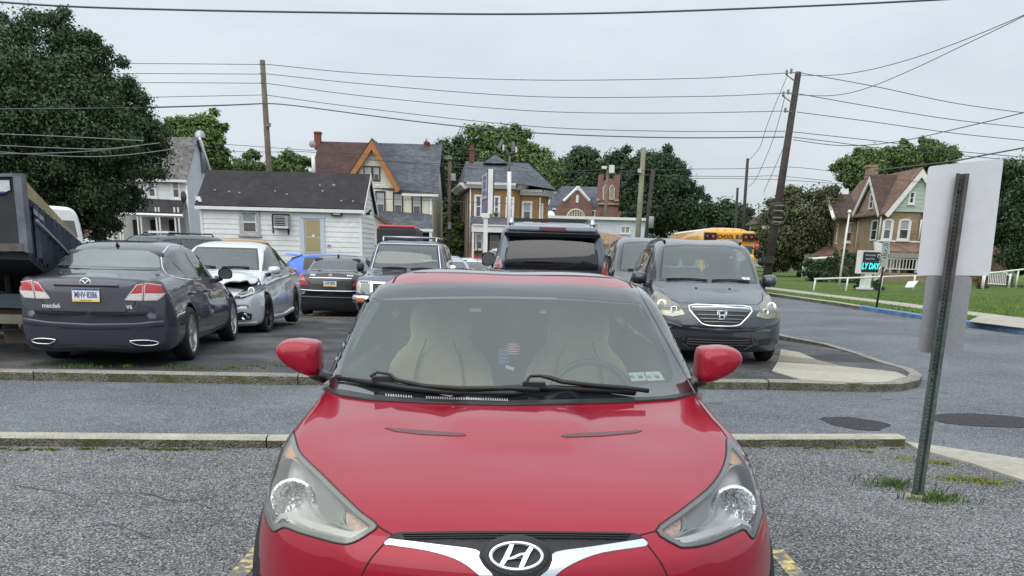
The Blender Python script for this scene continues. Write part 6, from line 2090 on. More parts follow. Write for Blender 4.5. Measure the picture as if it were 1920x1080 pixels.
	MB().mat(brick_tan).box(((pl.x + xr) / 2, yp + 1.3, .35 + gz / 2), (xr - pl.x, 2.6, 1.15 - gz * .0)).build('porch_base', None, root, world=True)
	zdeck = .95
	for px in (1718, 1722.5, 1760, 1800):
		q = at(px, 500, yp + .1)
		MB().mat(trim_w).box((q.x, yp + .1, (zdeck + pl.z) / 2 - .1), (.13, .13, pl.z - zdeck)).build('porch_post', None, root, world=True)
	window_px(root, 1668, 476, 1688, 527, Y - .85, tw=.14, upper=curtain)
	m = MB().mat(dark_in); bpx(m, 1703, 478, 1712, 528, Y - .5, .1, .35); m.build('door', None, root, world=True)
	rl = MB().mat(trim_w)
	rl.box(((pl.x + xr) / 2, yp, zdeck + .85), (xr - pl.x, .07, .07)).box(((pl.x + xr) / 2, yp, zdeck + .12), (xr - pl.x, .05, .06))
	rr_ = rl.build('porch_rail', None, root, world=True)
	x = pl.x
	while x < at(1740, 500, yp).x:
		MB().mat(trim_w).box((x, yp, zdeck + .48), (.045, .045, .70)).build('baluster', None, rr_, world=True)
		x += .24
	# stair rail coming down to the left
	st = MB().mat(trim_w)
	st.tube([(pl.x, yp - .1, zdeck + .85), (pl.x - 1.2, yp - 1.2, .75)], .05, 5).tube([(pl.x, yp - .1, zdeck + .2), (pl.x - 1.2, yp - 1.2, .15)], .04, 5)
	for k in range(7):
		f = k / 6
		st.tube([(pl.x - 1.2 * f, yp - .1 - 1.1 * f, zdeck + .85 + (.75 - zdeck - .85) * f), (pl.x - 1.2 * f, yp - .1 - 1.1 * f, zdeck + .2 + (.15 - zdeck - .2) * f)], .03, 4)
	st.build('stair_rail', None, root, world=True)
	# left bay with its own green gable (faces left) and side porch
	Y2 = Yc + .2
	xa = at(1594, 450, Y2).x; yb = Y2 + 4.6
	xbk = xa - .1
	zq = at(1592, 404, Y2).z
	V = [(XL + .1, Y2), (xa + .5, Y2), (xa - 1.0, Y2 + 1.2), (xa - 1.0, yb - 1), (xa - 1.0, yb), (XL + .1, yb)]
	MB().mat(brick_tan).add([(x, y, gz) for x, y in V] + [(x, y, zq) for x, y in V], [(i, i + 1, i + 7, i + 6) for i in range(5)]).build('bay', None, root, world=True)
	px_ = at(1582, 369, Y2 + 2.3)
	XQ = xa - 1.35
	MB().mat(siding_g).slab([(XQ, Y2 - .2, zq), (XQ, yb + .2, zq), (XQ, Y2 + 2.3, px_.z)], (1, 0, 0), .3).build('gable_wall', None, root, world=True)
	def tl(z):
		k = (z - zq) / (px_.z - zq); return (Y2 - .2 + 2.5 * k, yb + .2 - 2.5 * k)
	clap(root, 0, 0, XQ, zq, px_.z, .30, siding_g, top=tl, axis='y', s=-1)
	for ya, s in ((Y2 - .5, 1), (yb + .5, -1)):
		e, p = Vector((XQ - .35, ya, zq - .3)), Vector((XQ - .35, Y2 + 2.3, px_.z + .1))
		MB().mat(trim_w).tube([p, e], .17, 4).build('rake_board', None, root, world=True)
		MB().mat(roof_dkbrown).slab([p, e, e + Vector((XL - XQ + .3, 0, 0)), p + Vector((XL - XQ + .3, 0, 0))], (0, 0, 1), .12).build('roof', None, root, world=True)
	window_px(root, 1584, 416, 1606, 455, Y2 + .35, tw=.15, arch=True)
	window_px(root, 1568, 418, 1581, 456, Y2 + 1.1, tw=.12, arch=True)
	m = MB().mat(siding_w); bpx(m, 1552, 420, 1566, 462, Y2 + 2, 2); m.build('side_wing', None, root, world=True)
	window_px(root, 1560, 428, 1567, 460, Y2 + 1.97, tw=.08)
	# side porch
	P = [at(1517, 484, Y2 - 1), at(1562, 480, Y2 - 1), at(1568, 463, Y2 + 1.4), at(1545, 465, Y2 + 1.4)]
	MB().mat(roof_brown).slab(P, (0, 0, 1), .12).build('porch_roof', None, root, world=True)
	m = MB().mat(trim_w); m.tube([at(1515, 486, Y2 - 1.05), at(1562, 483, Y2 - 1.05)], .12, 4); m.tube([at(1505, 497, Y2 - 1.2), at(1518, 488, Y2 - 1.1)], .09, 4)
	m.build('porch_beam', None, root, world=True)
	for px in (1507, 1518, 1530, 1541, 1553):
		q0, q1 = at(px, 490, Y2 - 1.05), at(px - 4, 532, Y2 - 1.05)
		MB().mat(trim_w).tube([(q0.x, Y2 - 1.05, q0.z), (q0.x, Y2 - 1.05, q1.z)], .06, 6).build('porch_post', None, root, world=True)
	MB().mat(siding_w).box((at(1535, 500, Y2 + 1.5).x, Y2 + 1.6, .8), (2.6, .2, 2.6)).build('porch_wall', None, root, world=True)
tan_house()
# distant white house glimpsed below the big tree
def glimpse():
	Y = 110
	root = thing('distant_house', 'bit of a white house glimpsed under the big tree beside the white van', 'house', (at(165, 410, Y).x, Y, -1))
	m = MB().mat(siding_w); bpx(m, 148, 398, 186, 428, Y, 4); m.build('wall', None, root, world=True)
	MB().mat(roof_grey).slab([at(145, 399, Y), at(190, 399, Y), at(185, 385, Y + 2), at(150, 385, Y + 2)], (0, 0, 1), .1).build('roof', None, root, world=True)
	for x in (152, 163, 174): window_px(root, x, 402, x + 6, 416, Y - .03, tw=.1)
	m = MB().mat(brick_brown); bpx(m, 140, 422, 190, 445, Y - 2, .4); m.build('low_wall', None, root, world=True)
glimpse()
def glimpse2():
	Y = 115
	root = thing('distant_house', 'gable of a beige house glimpsed through the brownish tree right of the leaning pole', 'house', (at(1460, 450, Y).x, Y, -1))
	m = MB().mat(siding_c); bpx(m, 1425, 418, 1470, 500, Y, 6); m.build('wall', None, root, world=True)
	MB().mat(roof_dkbrown).slab([at(1418, 420, Y - .3), at(1475, 422, Y - .3), at(1447, 398, Y - .3)], (0, 1, 0), 6).build('roof', None, root, world=True)
	for x in (1432, 1452): window_px(root, x, 430, x + 8, 448, Y - .03, tw=.1)
glimpse2()
# ------------------------------------------------------------------ poles, wires, signs
wood = mat('pole_wood', (.16, .13, .10), rough=.95, noise=[(2, .2), (14, .25)])
wood_dk = mat('pole_wood_dark', (.055, .045, .042), rough=.95, noise=[(3, .25)])
wood_green = mat('pole_wood_green', (.22, .22, .15), rough=.95, noise=[(2, .2)])
insul = mat('insulator', (.20, .19, .18), rough=.4)
wire_m = mat('wire_black', (.06, .063, .068), rough=.6)
def pole(label, tx, ty, bx, by, Y, r0, r1, m, parts=(), gz=0, group=None, lean=True):
	a = at(tx, ty, Y); b = at(bx, by, Y)
	d = (b - a); base = a + d * ((gz - a.z) / d.z)
	root = thing('utility_pole', label, 'utility pole', (base.x, Y, gz), 0, group)
	MB().mat(m).tube([base - Vector((0, 0, .2)), a], [r0, r1], 10).build('pole_shaft', None, root, world=True)
	return root, a, base
def ins(root, px, py, Y, L=.35, side=-1, n=1):
	"""side arm insulator: bracket, stack of discs"""
	p = at(px, py, Y)
	b = MB().mat(insul).tube([p, p + Vector((side * L, 0, .02))], .025, 5).lathe([(.03, -.12), (.07, -.08), (.04, -.05), (.07, -.02), (.04, .02), (.07, .05), (.03, .12)], 'Z', p + Vector((side * L, 0, .08)), n=8)
	b.build('insulator', None, root, world=True)
lp, _, _ = pole('tall bare wooden utility pole rising behind the white shed roof', 492, 113, 505, 325, 58, .20, .14, wood)
for y in (): ins(lp, 493 + (y - 113) * .06, y, 57.9, .3, 1); ins(lp, 491 + (y - 113) * .06, y, 57.9, .3, -1)
MB().mat(insul).box(at(503, 234, 57.8), (.25, .2, .2)).build('pole_bracket', None, lp, world=True)
rp, _, _ = pole('tall dark leaning utility pole with transformer ring beside the side street', 1497, 135, 1438, 515, 52, .24, .15, wood_dk)
for y, L_ in ((137, .35), (176, .35), (210, .35)): ins(rp, 1497 - (y - 135) * .155, y, 51.8, L_, -1)
for y, L_ in ((146, .55), (186, .55)):
	p = at(1495 - (y - 135) * .155, y + 8, 51.7); MB().mat(insul).tube([p, p + Vector((-.55, -.1, .3))], .03, 5).lathe([(.03, -.12), (.08, -.06), (.04, 0), (.08, .06), (.03, .12)], 'Z', p + Vector((-.55, -.1, .4)), n=8).build('insulator', None, rp, world=True)
c = at(1457, 401, 51.6)
MB().mat(wire_m).tube([c + Vector((.5 * math.cos(a * PI / 14), -.05, .52 * math.sin(a * PI / 14))) for a in range(29)], .035, 6, cap=False).build('cable_coil', None, rp, world=True)
for y in (385, 395, 408, 416):
	MB().mat(insul).box(at(1459 - (y - 400) * .15, y, 51.6), (.45, .15, .06)).build('cable_bracket', None, rp, world=True)
MB().mat(black_plastic).box(at(1442, 487, 51.6), (.5, .3, .35)).tube([at(1428, 498, 51.6), at(1445, 494, 51.6)], .05, 5).build('junction_box', None, rp, world=True)
mp_, _, _ = pole('pale greenish wooden pole in front of the round dark tree', 1207, 277, 1196, 440, 64, .19, .15, wood_green)
MB().mat(mat('lamp_white2', (.6, .6, .6), rough=.5)).box(at(1199, 320, 63.8), (.2, .2, .2)).build('pole_lamp', None, mp_, world=True)
m2, _, _ = pole('dark thin utility pole right of the pale wooden pole', 1225, 318, 1212, 440, 84, .2, .16, wood_dk)
MB().mat(mat('transformer_grey', (.35, .36, .36), rough=.5)).lathe([(.001, .5), (.2, .5), (.22, .4), (.22, -.4), (.001, -.4)], 'Z', at(1221, 418, 83.6), n=12).build('transformer', None, m2, world=True)
pole('thin dark utility pole far down the street behind the school bus', 1402, 297, 1393, 430, 110, .2, .15, wood_dk)
pole('short dark pole left of the thin street pole behind the bus', 1383, 352, 1379, 430, 130, .2, .15, wood_dk)
l2, _, _ = pole('grey utility pole with lamp box between cream house and ochre brick house', 843, 292, 842, 480, 76, .17, .14, wood)
MB().mat(mat('transformer_grey', (.35, .36, .36), rough=.5)).box(at(850, 332, 75.7), (.35, .3, .5)).box(at(843, 423, 75.7), (.25, .25, .5)).build('pole_box', None, l2, world=True)
for y in (296,):
	MB().mat(insul).box(at(841, y, 75.8), (.5, .2, .2)).build('insulator', None, l2, world=True)
ct, _, _ = pole('utility pole standing in front of the church tower', 1140, 318, 1133, 430, 100, .2, .15, wood)
MB().mat(mat('lamp_white2', (.6, .6, .6), rough=.5)).box(at(1147, 317, 99.6), (.5, .3, .7)).box(at(1133, 314, 99.6), (.5, .2, .25)).build('insulator', None, ct, world=True)
def wire(label, pts, Y, r=.012, group='overhead wires', Ys=None, n=4, mat_=None):
	"""smooth wire through photo pixels at distance Y (or list of distances)"""
	P = []
	sp = smooth_poly(pts, 8, closed=False)
	for i, (x, y) in enumerate(sp):
		yy = Y if Ys is None else float(np.interp(i / (len(sp) - 1), np.linspace(0, 1, len(Ys)), Ys))
		P.append(at(x, y, yy))
	root = MB().mat(mat_ or wire_m).tube(P, r, n).build('overhead_wire')
	return tag(root, label, 'wire', group)
A = 'wires strung between the two tall poles'
wire('topmost wire between the tall left pole and the leaning right pole', [(494, 121), (504, 121), (700, 139), (1000, 150), (1300, 147), (1440, 139), (1490, 136)], 55, .016, A, Ys=[58, 52])
wire('second wire from the top between the two tall poles', [(494, 139), (505, 139), (700, 159), (1000, 181), (1300, 181), (1440, 176), (1486, 174)], 55, .016, A, Ys=[58, 52])
wire('third wire from the top between the two tall poles', [(495, 157), (505, 157), (700, 182), (1000, 208), (1250, 212), (1478, 208)], 55, .016, A, Ys=[58, 52])
wire('fourth wire from the top between the two tall poles', [(497, 178), (700, 205), (1000, 237), (1250, 246), (1472, 246)], 55, .016, A, Ys=[58, 52])
wire('twisted lowest cable between the two tall poles', [(498, 194), (560, 199), (800, 230), (1000, 249), (1250, 258), (1470, 257)], 55, .026, A, Ys=[58, 52])
B_ = 'wires running left from the tall left pole'
for i, (ya, yb, nm) in enumerate(((119, 121, 'topmost'), (138, 139, 'second'), (155, 156, 'third'), (183, 178, 'fourth'))):
	wire('%s wire running left from the tall pole into the big tree' % nm, [(-60, ya + 2), (230, ya), (491, yb)], 58, .015, B_)
wire('twisted cable running left from the tall pole across the big tree', [(-60, 205), (200, 203), (400, 198), (497, 194)], 41, .03, B_, Ys=[36, 58])
wire('thick black power line crossing the whole sky above everything', [(-500, -25), (-200, -10), (0, 4), (150, 13), (400, 20), (700, 24.5), (960, 26.5), (1200, 23), (1500, 12), (1750, 0), (1900, -10), (2200, -32)], 13, .011, 'near power lines', n=8)
C_ = 'wires running right from the leaning pole'
for lab, pts in (('wire dropping right from the top of the leaning pole', [(1503, 137), (1640, 162), (1800, 195), (1990, 220)]),
                 ('second wire dropping right from the leaning pole', [(1498, 176), (1640, 201), (1800, 226), (1990, 246)]),
                 ('third wire dropping right from the leaning pole', [(1494, 210), (1640, 229), (1800, 251), (1990, 270)]),
                 ('fourth wire dropping right from the leaning pole', [(1485, 247), (1640, 264), (1800, 284), (1990, 300)]),
                 ('twisted cable dropping right from the leaning pole', [(1486, 257), (1560, 266), (1700, 283), (1990, 307)])):
	wire(lab, pts, 50, .016, C_)
wire('upper wire sweeping up to the top right corner', [(1500, 141), (1560, 141), (1620, 133), (1700, 113), (1800, 78), (1920, 28), (1990, -8)], 45, .014, C_, Ys=[52, 30])
wire('lower wire sweeping up to the top right corner', [(1497, 178), (1560, 179), (1620, 167), (1700, 135), (1800, 88), (1920, 30), (1990, -10)], 45, .014, C_, Ys=[52, 30])
wire('faint wire rising to the right edge over the brick house', [(1487, 262), (1580, 273), (1680, 266), (1800, 240), (1920, 211), (1990, 192)], 45, .016, C_, Ys=[52, 30])
for i, pts in enumerate(([(1477, 140), (1440, 230), (1425, 275), (1404, 301)], [(1472, 180), (1450, 260), (1420, 330), (1404, 350)], [(1470, 275), (1450, 320), (1432, 360)])):
	wire('%s slack wire hanging left of the leaning pole' % ('first', 'second', 'short third')[i], pts, 52, .014, 'slack wires', Ys=[52, 60])
D_ = 'low wires across the houses'
for i, pts in enumerate(([(1275, 317), (1400, 316), (1475, 313), (1560, 321), (1750, 345)], [(1275, 330), (1400, 331), (1460, 330), (1560, 340)], [(1275, 334), (1460, 337), (1640, 350)], [(400, 269), (500, 276), (700, 290), (900, 297)], [(400, 283), (500, 285), (580, 285), (720, 301), (900, 310)], [(1160, 322), (1220, 318), (1280, 318)], [(880, 285), (1000, 318), (1130, 325), (1300, 331)], [(690, 372), (860, 378), (1030, 386), (1200, 400)], [(690, 300), (850, 313), (1000, 322), (1135, 318)])):
	wire('%s low wire strung in front of the houses and trees' % ('first', 'second', 'third', 'fourth', 'fifth', 'sixth', 'seventh', 'eighth', 'ninth')[i], pts, 62, .014, D_)
for i, pts in enumerate(([(-60, 249), (120, 256), (270, 264)], [(-60, 270), (120, 278), (200, 279), (300, 268)], [(-60, 288), (60, 288), (160, 284), (260, 274)], [(-60, 280), (100, 292), (200, 293), (300, 283), (370, 270)])):
	wire('%s pale cable crossing the lower part of the big dark tree' % ('highest', 'second', 'third', 'lowest')[i], pts, 40, .016, 'cables across the big tree', mat_=mat('cable_grey', (.20, .21, .22), rough=.6))
wire('black cable rising behind the big sign to the right edge', [(1640, 320), (1740, 308), (1800, 300), (1850, 290), (1960, 270)], 30, .02, C_)
# --- sign post in front, seen from behind
def big_sign():
	Y = gnd(1720, 930).y
	base = gnd(1720, 932)
	top = at(1806, 325, Y + .02)
	root = thing('sign_post', 'rusty green perforated steel sign post holding two sign plates seen from behind', 'sign', (base.x, base.y, 0))
	ax = (top - base).normalized()
	# U channel: local frame along the post
	u = Vector((1, 0, 0)); u = (u - ax * ax.dot(u)).normalized()
	v = ax.cross(u).normalized()
	if v.y < 0: v = -v
	L_ = (top - base).length
	steel = mat('post_steel', (.085, .11, .10), rough=.6, metal=.35, noise=[(5, .3), (40, .25)])
	rust = mat('post_rust', (.080, .078, .078), rough=.8, metal=.2, noise=[(8, .35)])
	W_, T = .040, .005
	# section: flange - web - back - web - flange, open side towards the camera
	sec = [(-W_, 0), (-.019, .004), (-.013, .030), (.013, .030), (.019, .004), (W_, 0)]
	sec2 = [(-W_, T), (-.022, .004 + T), (-.017, .030 + T), (.017, .030 + T), (.022, .004 + T), (W_, T)]
	n = 40
	b = MB()
	for i in range(n):
		z0, z1 = -.15 + (L_ + .15) * i / n, -.15 + (L_ + .15) * (i + 1) / n
		mcur = steel if z0 < L_ * .62 else rust
		b.mat(mcur)
		V = [base + ax * z + u * p + v * q for z in (z0, z1) for (p, q) in sec + sec2[::-1]]
		k = len(sec) * 2
		b.add(V, [(j, (j + 1) % k, (j + 1) % k + k, j + k) for j in range(k)] + ([tuple(range(k, 2 * k))] if i == n - 1 else []))
	po = b.build('post', None, root, world=True)
	# punched holes down the back web
	hb = MB().mat(mat('hole_pale', (.22, .23, .24), rough=.8))
	hd = MB().mat(mat('hole_dark', (.006, .006, .006), rough=1))
	z = .06
	while z < L_ - .02:
		c = base + ax * z + v * .0293
		pts = [c + u * (.0052 * math.cos(a * PI / 4)) + ax * (.0062 * math.sin(a * PI / 4)) for a in range(8)]
		(hd if z > .84 else hb).add(pts, [tuple(range(8))])
		z += .0254
	hb.build('punched_hole', None, root, world=True)['kind'] = 'stuff'
	hd.build('punched_hole', None, root, world=True)['kind'] = 'stuff'
	# plates
	white = mat('sign_back_white', (.60, .61, .64), rough=.45, noise=[(1.5, .04), (14, .03)])
	alu = mat('sign_back_aluminium', (.33, .33, .345), rough=.42, metal=.55, noise=[(3, .05), (60, .08)])
	def plate_poly(pxs, rad, m, name, dy):
		P = [at(x, y, Y + dy) for x, y in pxs]
		c0 = sum(P, Vector()) / 4
		# rounded rectangle: walk corners
		out = []
		for i in range(4):
			a, p, c = P[i - 1], P[i], P[(i + 1) % 4]
			e1, e2 = (a - p).normalized(), (c - p).normalized()
			for k in range(6):
				t_ = k / 5
				# quadratic bezier corner
				q0, q2 = p + e1 * rad, p + e2 * rad
				out.append(q0 * (1 - t_) ** 2 + p * 2 * t_ * (1 - t_) + q2 * t_ ** 2)
		return MB().mat(m).slab(out, (0, 1, 0), .003).build(name, None, root, world=True)
	plate_poly([(1741, 312), (1882, 297), (1856, 517), (1719, 516)], .02, white, 'sign_plate', .065)
	p2 = plate_poly([(1737, 517), (1824, 518), (1803, 665), (1721, 660)], .035, alu, 'sign_plate', .062)
	edge = MB().mat(trim_w)
	rb = MB().mat(mat('rust_bolt', (.10, .035, .02), rough=.8))
	for t_ in (.955, .60, .385):
		c = base + ax * (L_ * t_) + v * .026
		rb.lathe([(.009, 0), (.009, -.012), (.001, -.013)], 'Y', c, n=6, smooth=False)
	c = base + ax * (L_ * .415) + v * .02
	rb.tube([c + Vector((.012, -.01, 0)), c + Vector((-.045, -.02, -.003))], .0035, 6)
	rb.build('bolt', None, root, world=True)
	MB().mat(mat('foot_collar', (.33, .28, .20), rough=.95, noise=(20, .3))).lathe([(.085, 0), (.08, .012), (.05, .02)], 'Z', (base.x, base.y, .003), n=14).build('footing', None, root, world=True)
big_sign()
# --- parking sign across the street
def parking_sign():
	b0 = gnd(1643, 577, .13); Y = b0.y
	root = thing('parking_sign', 'disabled parking sign on a thin dark post beside the blue kerb', 'sign', (b0.x, Y, .13))
	a, t_ = at(1643, 577, Y), at(1663, 458, Y)
	MB().mat(black_plastic).tube([a - Vector((0, 0, .1)), t_], .035, 6).build('post', None, root, world=True)
	pale = mat('sign_face_green', (.30, .36, .32), rough=.5, noise=(6, .1))
	bl_ = mat('sign_blue', (.03, .10, .42), rough=.4)
	def pl(xs, m, name='sign_plate', th=.01, dy=-.06, par=None):
		return MB().mat(m).slab([at(x, y, Y + dy) for x, y in xs], (0, 1, 0), th).build(name, None, par or root, world=True)
	p1 = pl([(1655, 454), (1669, 453), (1666, 479), (1653, 477)], pale)
	pl([(1659, 464), (1665, 463.5), (1663.5, 471.5), (1657.5, 471.5)], bl_, 'wheelchair_panel', .004, -.066, p1)
	c = at(1661.2, 467.5, Y - .072); g_ = MB().mat(plate_white)
	g_.tube([c + Vector((.045 * math.cos(k * .5), 0, .045 * math.sin(k * .5) - .02)) for k in range(-1, 10)], .008, 4).tube([c + Vector((-.02, 0, .075)), c + Vector((-.01, 0, .01)), c + Vector((.03, 0, .0)), c + Vector((.045, 0, -.04))], .01, 4)
	g_.build('wheelchair_symbol', None, p1, world=True)
	gr_ = mat('sign_green', (.03, .16, .08), rough=.5)
	for (x0, x1, y) in ((1657, 1666, 456.5), (1658, 1665, 459.5), (1657, 1664, 475)):
		pl([(x0, y), (x1, y - .3), (x1 - .2, y + 1.2), (x0 - .2, y + 1.4)], gr_, 'sign_lettering', .003, -.066, p1)
	p2 = pl([(1653, 480), (1665, 479), (1664, 489), (1652, 489)], pale)
	pl([(1656, 482), (1662, 481.6), (1661.6, 484), (1655.8, 484.2)], gr_, 'sign_lettering', .003, -.066, p2)
	p3 = pl([(1652, 490), (1664, 489.5), (1662.5, 501), (1650.5, 500)], pale)
parking_sign()
# --- church notice board with LED panel
def church_sign():
	Y = 50.0
	b0 = at(1626, 543, Y); gz = b0.z
	root = thing('church_sign', 'church notice board on a white pedestal with a cyan led message', 'sign', (b0.x, Y, gz))
	ry = .0
	A_, Bq, Cq, Dq = at(1620.5, 474, Y), at(1652, 470.5, Y + .5), at(1646, 509.5, Y + .5), at(1613.5, 512, Y)
	xl, xr = (A_.x + Dq.x) / 2, (Bq.x + Cq.x) / 2
	zt, zb_ = (A_.z + Bq.z) / 2, (Dq.z + Cq.z) / 2
	th = math.atan2(.5, xr - xl)
	W_, H_ = math.hypot(xr - xl, .5), zt - zb_
	M = Matrix.Translation(Vector(((xl + xr) / 2, Y + .25, (zt + zb_) / 2)) - Vector((b0.x, Y, gz))) @ Matrix.Rotation(th, 4, 'Z') @ Matrix.Rotation(PI / 2, 4, 'X')
	def bx(c, d, m, name, par=root):
		b = MB().mat(m).box(c, d); b.v = [tuple(M @ Vector(v)) for v in b.v]; return b.build(name, None, par)
	cab = bx((0, 0, -.2), (W_ + .10, H_ + .12, .36), trim_w, 'cabinet')
	bx((0, H_ * .27, .0), (W_ * .99, H_ * .44, .02), mat('sign_navy', (.010, .012, .035), rough=.3), 'header_panel', cab)
	bx((0, -H_ * .225, .0), (W_ * .99, H_ * .52, .02), mat('led_black', (.004, .005, .006), rough=.4), 'led_panel', cab)
	put_text('led_message', 'LY DAY', H_ * .42, mat('led_cyan', (.02, .35, .38), rough=.5, emit=((.05, .85, .85), .9)), M @ Matrix.Translation((-.01, -H_ * .21, .014)) @ Matrix.Scale(.80, 4, (1, 0, 0)), cab, depth=.002, bold=.015, shear=.1)
	put_text('header_lettering', 'St. Pauls Evangelical', H_ * .125, plate_white, M @ Matrix.Translation((-.10, H_ * .34, .014)) @ Matrix.Scale(.72, 4, (1, 0, 0)), cab, depth=.002, shear=.1)
	put_text('header_lettering', 'Lutheran Church', H_ * .125, plate_white, M @ Matrix.Translation((-.10, H_ * .16, .014)) @ Matrix.Scale(.72, 4, (1, 0, 0)), cab, depth=.002, shear=.1)
	b = MB().mat(plate_white).lathe([(.10, .0), (.10, .012), (.001, .012)], 'Z', (W_ * .41, H_ * .3, .01), n=16); b.mat(plate_blue).lathe([(.07, .013), (.001, .014)], 'Z', (W_ * .41, H_ * .3, .01), n=16)
	b.v = [tuple(M @ Vector(v)) for v in b.v]; b.build('church_seal', None, cab)
	p0, p1 = at(1631, 511, Y + .2), at(1625, 543, Y + .2)
	bx((0, -(H_ / 2 + (zb_ - gz) / 2), -.2), (.45, (zb_ - gz), .30), trim_w, 'pedestal')
	bx((0, -(H_ / 2 + (zb_ - gz)) + .04, -.2), (.75, .09, .45), trim_w, 'plinth')
church_sign()
# --- white pole (flagpole) on the lawn
def flagpole():
	Y = 58.0
	a, b = at(1593, 397, Y), at(1573, 535, Y)
	root = thing('flagpole', 'thin white flagpole with ball finial standing on the lawn before the bushes', 'flagpole', (b.x, Y, b.z))
	MB().mat(trim_w).tube([b - Vector((0, 0, .2)), a], [.07, .045], 8).build('pole_shaft', None, root, world=True)
	MB().mat(trim_w).lathe([(.001, -.12), (.09, -.07), (.12, 0), (.09, .07), (.001, .12)], 'Z', a, n=12).build('finial', None, root, world=True)
flagpole()
# --- white pipe railing along the lawn
def rail(label, pts, posts, Y0, Y1, dbl=False):
	root = thing('pipe_railing', label, 'railing', (at(pts[0][0], pts[0][1], Y0).x, Y0, .1))
	n = len(pts)
	P = [at(x, y, Y0 + (Y1 - Y0) * (i / (n - 1))) for i, (x, y) in enumerate(pts)]
	MB().mat(trim_w).tube(P, .045, 6).build('rail', None, root, world=True)
	for (tx, ty, bx_, by) in posts:
		f = (tx - pts[0][0]) / (pts[-1][0] - pts[0][0]); Y = Y0 + (Y1 - Y0) * f
		a, b = at(tx, ty, Y), at(bx_, by, Y)
		MB().mat(trim_w).tube([a, b - Vector((0, 0, .1))], .04, 6).build('rail_post', None, root, world=True)
rail('white pipe railing on the lawn passing before the church sign', [(1527, 523), (1600, 521), (1740, 516)], [(1529, 523, 1524, 552), (1590, 521, 1585, 548), (1716, 517, 1712, 542), (1655, 519, 1650, 545)], 47.6, 50)
rail('white pipe railing on the lawn right of the big sign', [(1848, 513), (1920, 505), (2000, 496)], [(1910, 506, 1905, 536), (1848, 514, 1843, 540)], 50, 50)
def picket():
	Y = 56
	root = thing('porch_railing', 'white slatted stair and porch railing right of the big sign', 'railing', (at(1870, 530, Y).x, Y, .1))
	m = MB().mat(trim_w); m.tube([at(1855, 511, Y), at(1886, 511, Y), at(1896, 522, Y)], .04, 5).tube([at(1852, 532, Y), at(1886, 534, Y)], .03, 5).build('rail', None, root, world=True)
	for k in range(11):
		x = 1853 + k * 3.2
		MB().mat(trim_w).tube([at(x + 2, 511, Y), at(x, 533, Y)], .025, 4).build('picket', None, root, world=True)
	for x in (1843, 1893): MB().mat(trim_w).tube([at(x + 2, 513, Y), at(x - 2, 540, Y)], .06, 6).build('rail_post', None, root, world=True)
picket()
b0 = at(1703, 541, 48)
lt = MB().mat(plate_white).slab([at(1703, 528, 48), at(1722, 526.5, 48.2), at(1713, 538.5, 47.7), at(1697, 539, 47.6)], (0, 1, .2), .04).build('yard_sign')
tag(lt, 'small blank white yard sign leaning on the lawn left of the big sign', 'sign')
# --- dealer sign on white pole, and white mast with floodlights
def dealer_sign():
	Y = 48
	b = at(911, 470, Y)
	root = thing('pole_sign', 'tall narrow box sign edge on upon a white pole before the ochre house', 'sign', (b.x, Y, .1))
	p = at(911, 400, Y)
	MB().mat(trim_w).box((p.x, Y, (p.z + .1) / 2), (.20, .20, p.z - .1)).box((p.x, Y, p.z - .1), (.36, .3, .22)).build('pole_shaft', None, root, world=True)
	a, c_ = at(919.5, 317, Y), at(919.5, 401, Y)
	xl, xr = at(915, 360, Y).x, at(924, 360, Y).x
	zt, zb_ = a.z, c_.z
	cab = MB().mat(trim_w).box(((xl + xr) / 2, Y + .05, (zt + zb_) / 2), (xr - xl, .30, zt - zb_)).build('cabinet_end', None, root, world=True)
	# printed face turned to the left, seen very obliquely
	f0 = Vector((xl, Y + .22, 0)); f1 = Vector((at(903.5, 360, Y + 2.2).x, Y + 2.2, 0))
	fa = lambda t_, z, o=0: (f0.x + (f1.x - f0.x) * t_ - o, f0.y + (f1.y - f0.y) * t_, z)
	MB().mat(black_plastic).add([fa(0, zb_), fa(1, zb_ + .1), fa(1, zt - .1), fa(0, zt)], [(0, 1, 2, 3)]).add([(xr, Y + .2, zb_), (xr, Y + 2.2, zb_), (xr, Y + 2.2, zt), (xr, Y + .2, zt)], [(0, 1, 2, 3)]).build('cabinet', None, root, world=True)
	fm = mat('sign_lavender', (.40, .38, .50), rough=.5, noise=(2.5, .12))
	fm2 = mat('sign_purple', (.20, .15, .26), rough=.5, noise=(3, .3))
	H_ = zt - zb_
	MB().mat(fm).add([fa(.08, zb_ + .36 * H_, .02), fa(.95, zb_ + .36 * H_, .02), fa(.95, zt - .06 * H_, .02), fa(.08, zt - .04 * H_, .02)], [(0, 1, 2, 3)]).build('sign_face', None, root, world=True)
	MB().mat(fm2).add([fa(.08, zb_ + .04 * H_, .02), fa(.95, zb_ + .06 * H_, .02), fa(.95, zb_ + .33 * H_, .02), fa(.08, zb_ + .33 * H_, .02)], [(0, 1, 2, 3)]).build('sign_face', None, root, world=True)
	mk = MB().mat(fm2)
	for z0, z1, t0, t1 in ((.80, .88, .3, .75), (.60, .76, .35, .7), (.46, .54, .2, .8)):
		mk.add([fa(t0, zb_ + z0 * H_, .04), fa(t1, zb_ + z0 * H_, .04), fa(t1, zb_ + z1 * H_, .04), fa(t0, zb_ + z1 * H_, .04)], [(0, 1, 2, 3)])
	mk.build('sign_print', None, root, world=True)
dealer_sign()
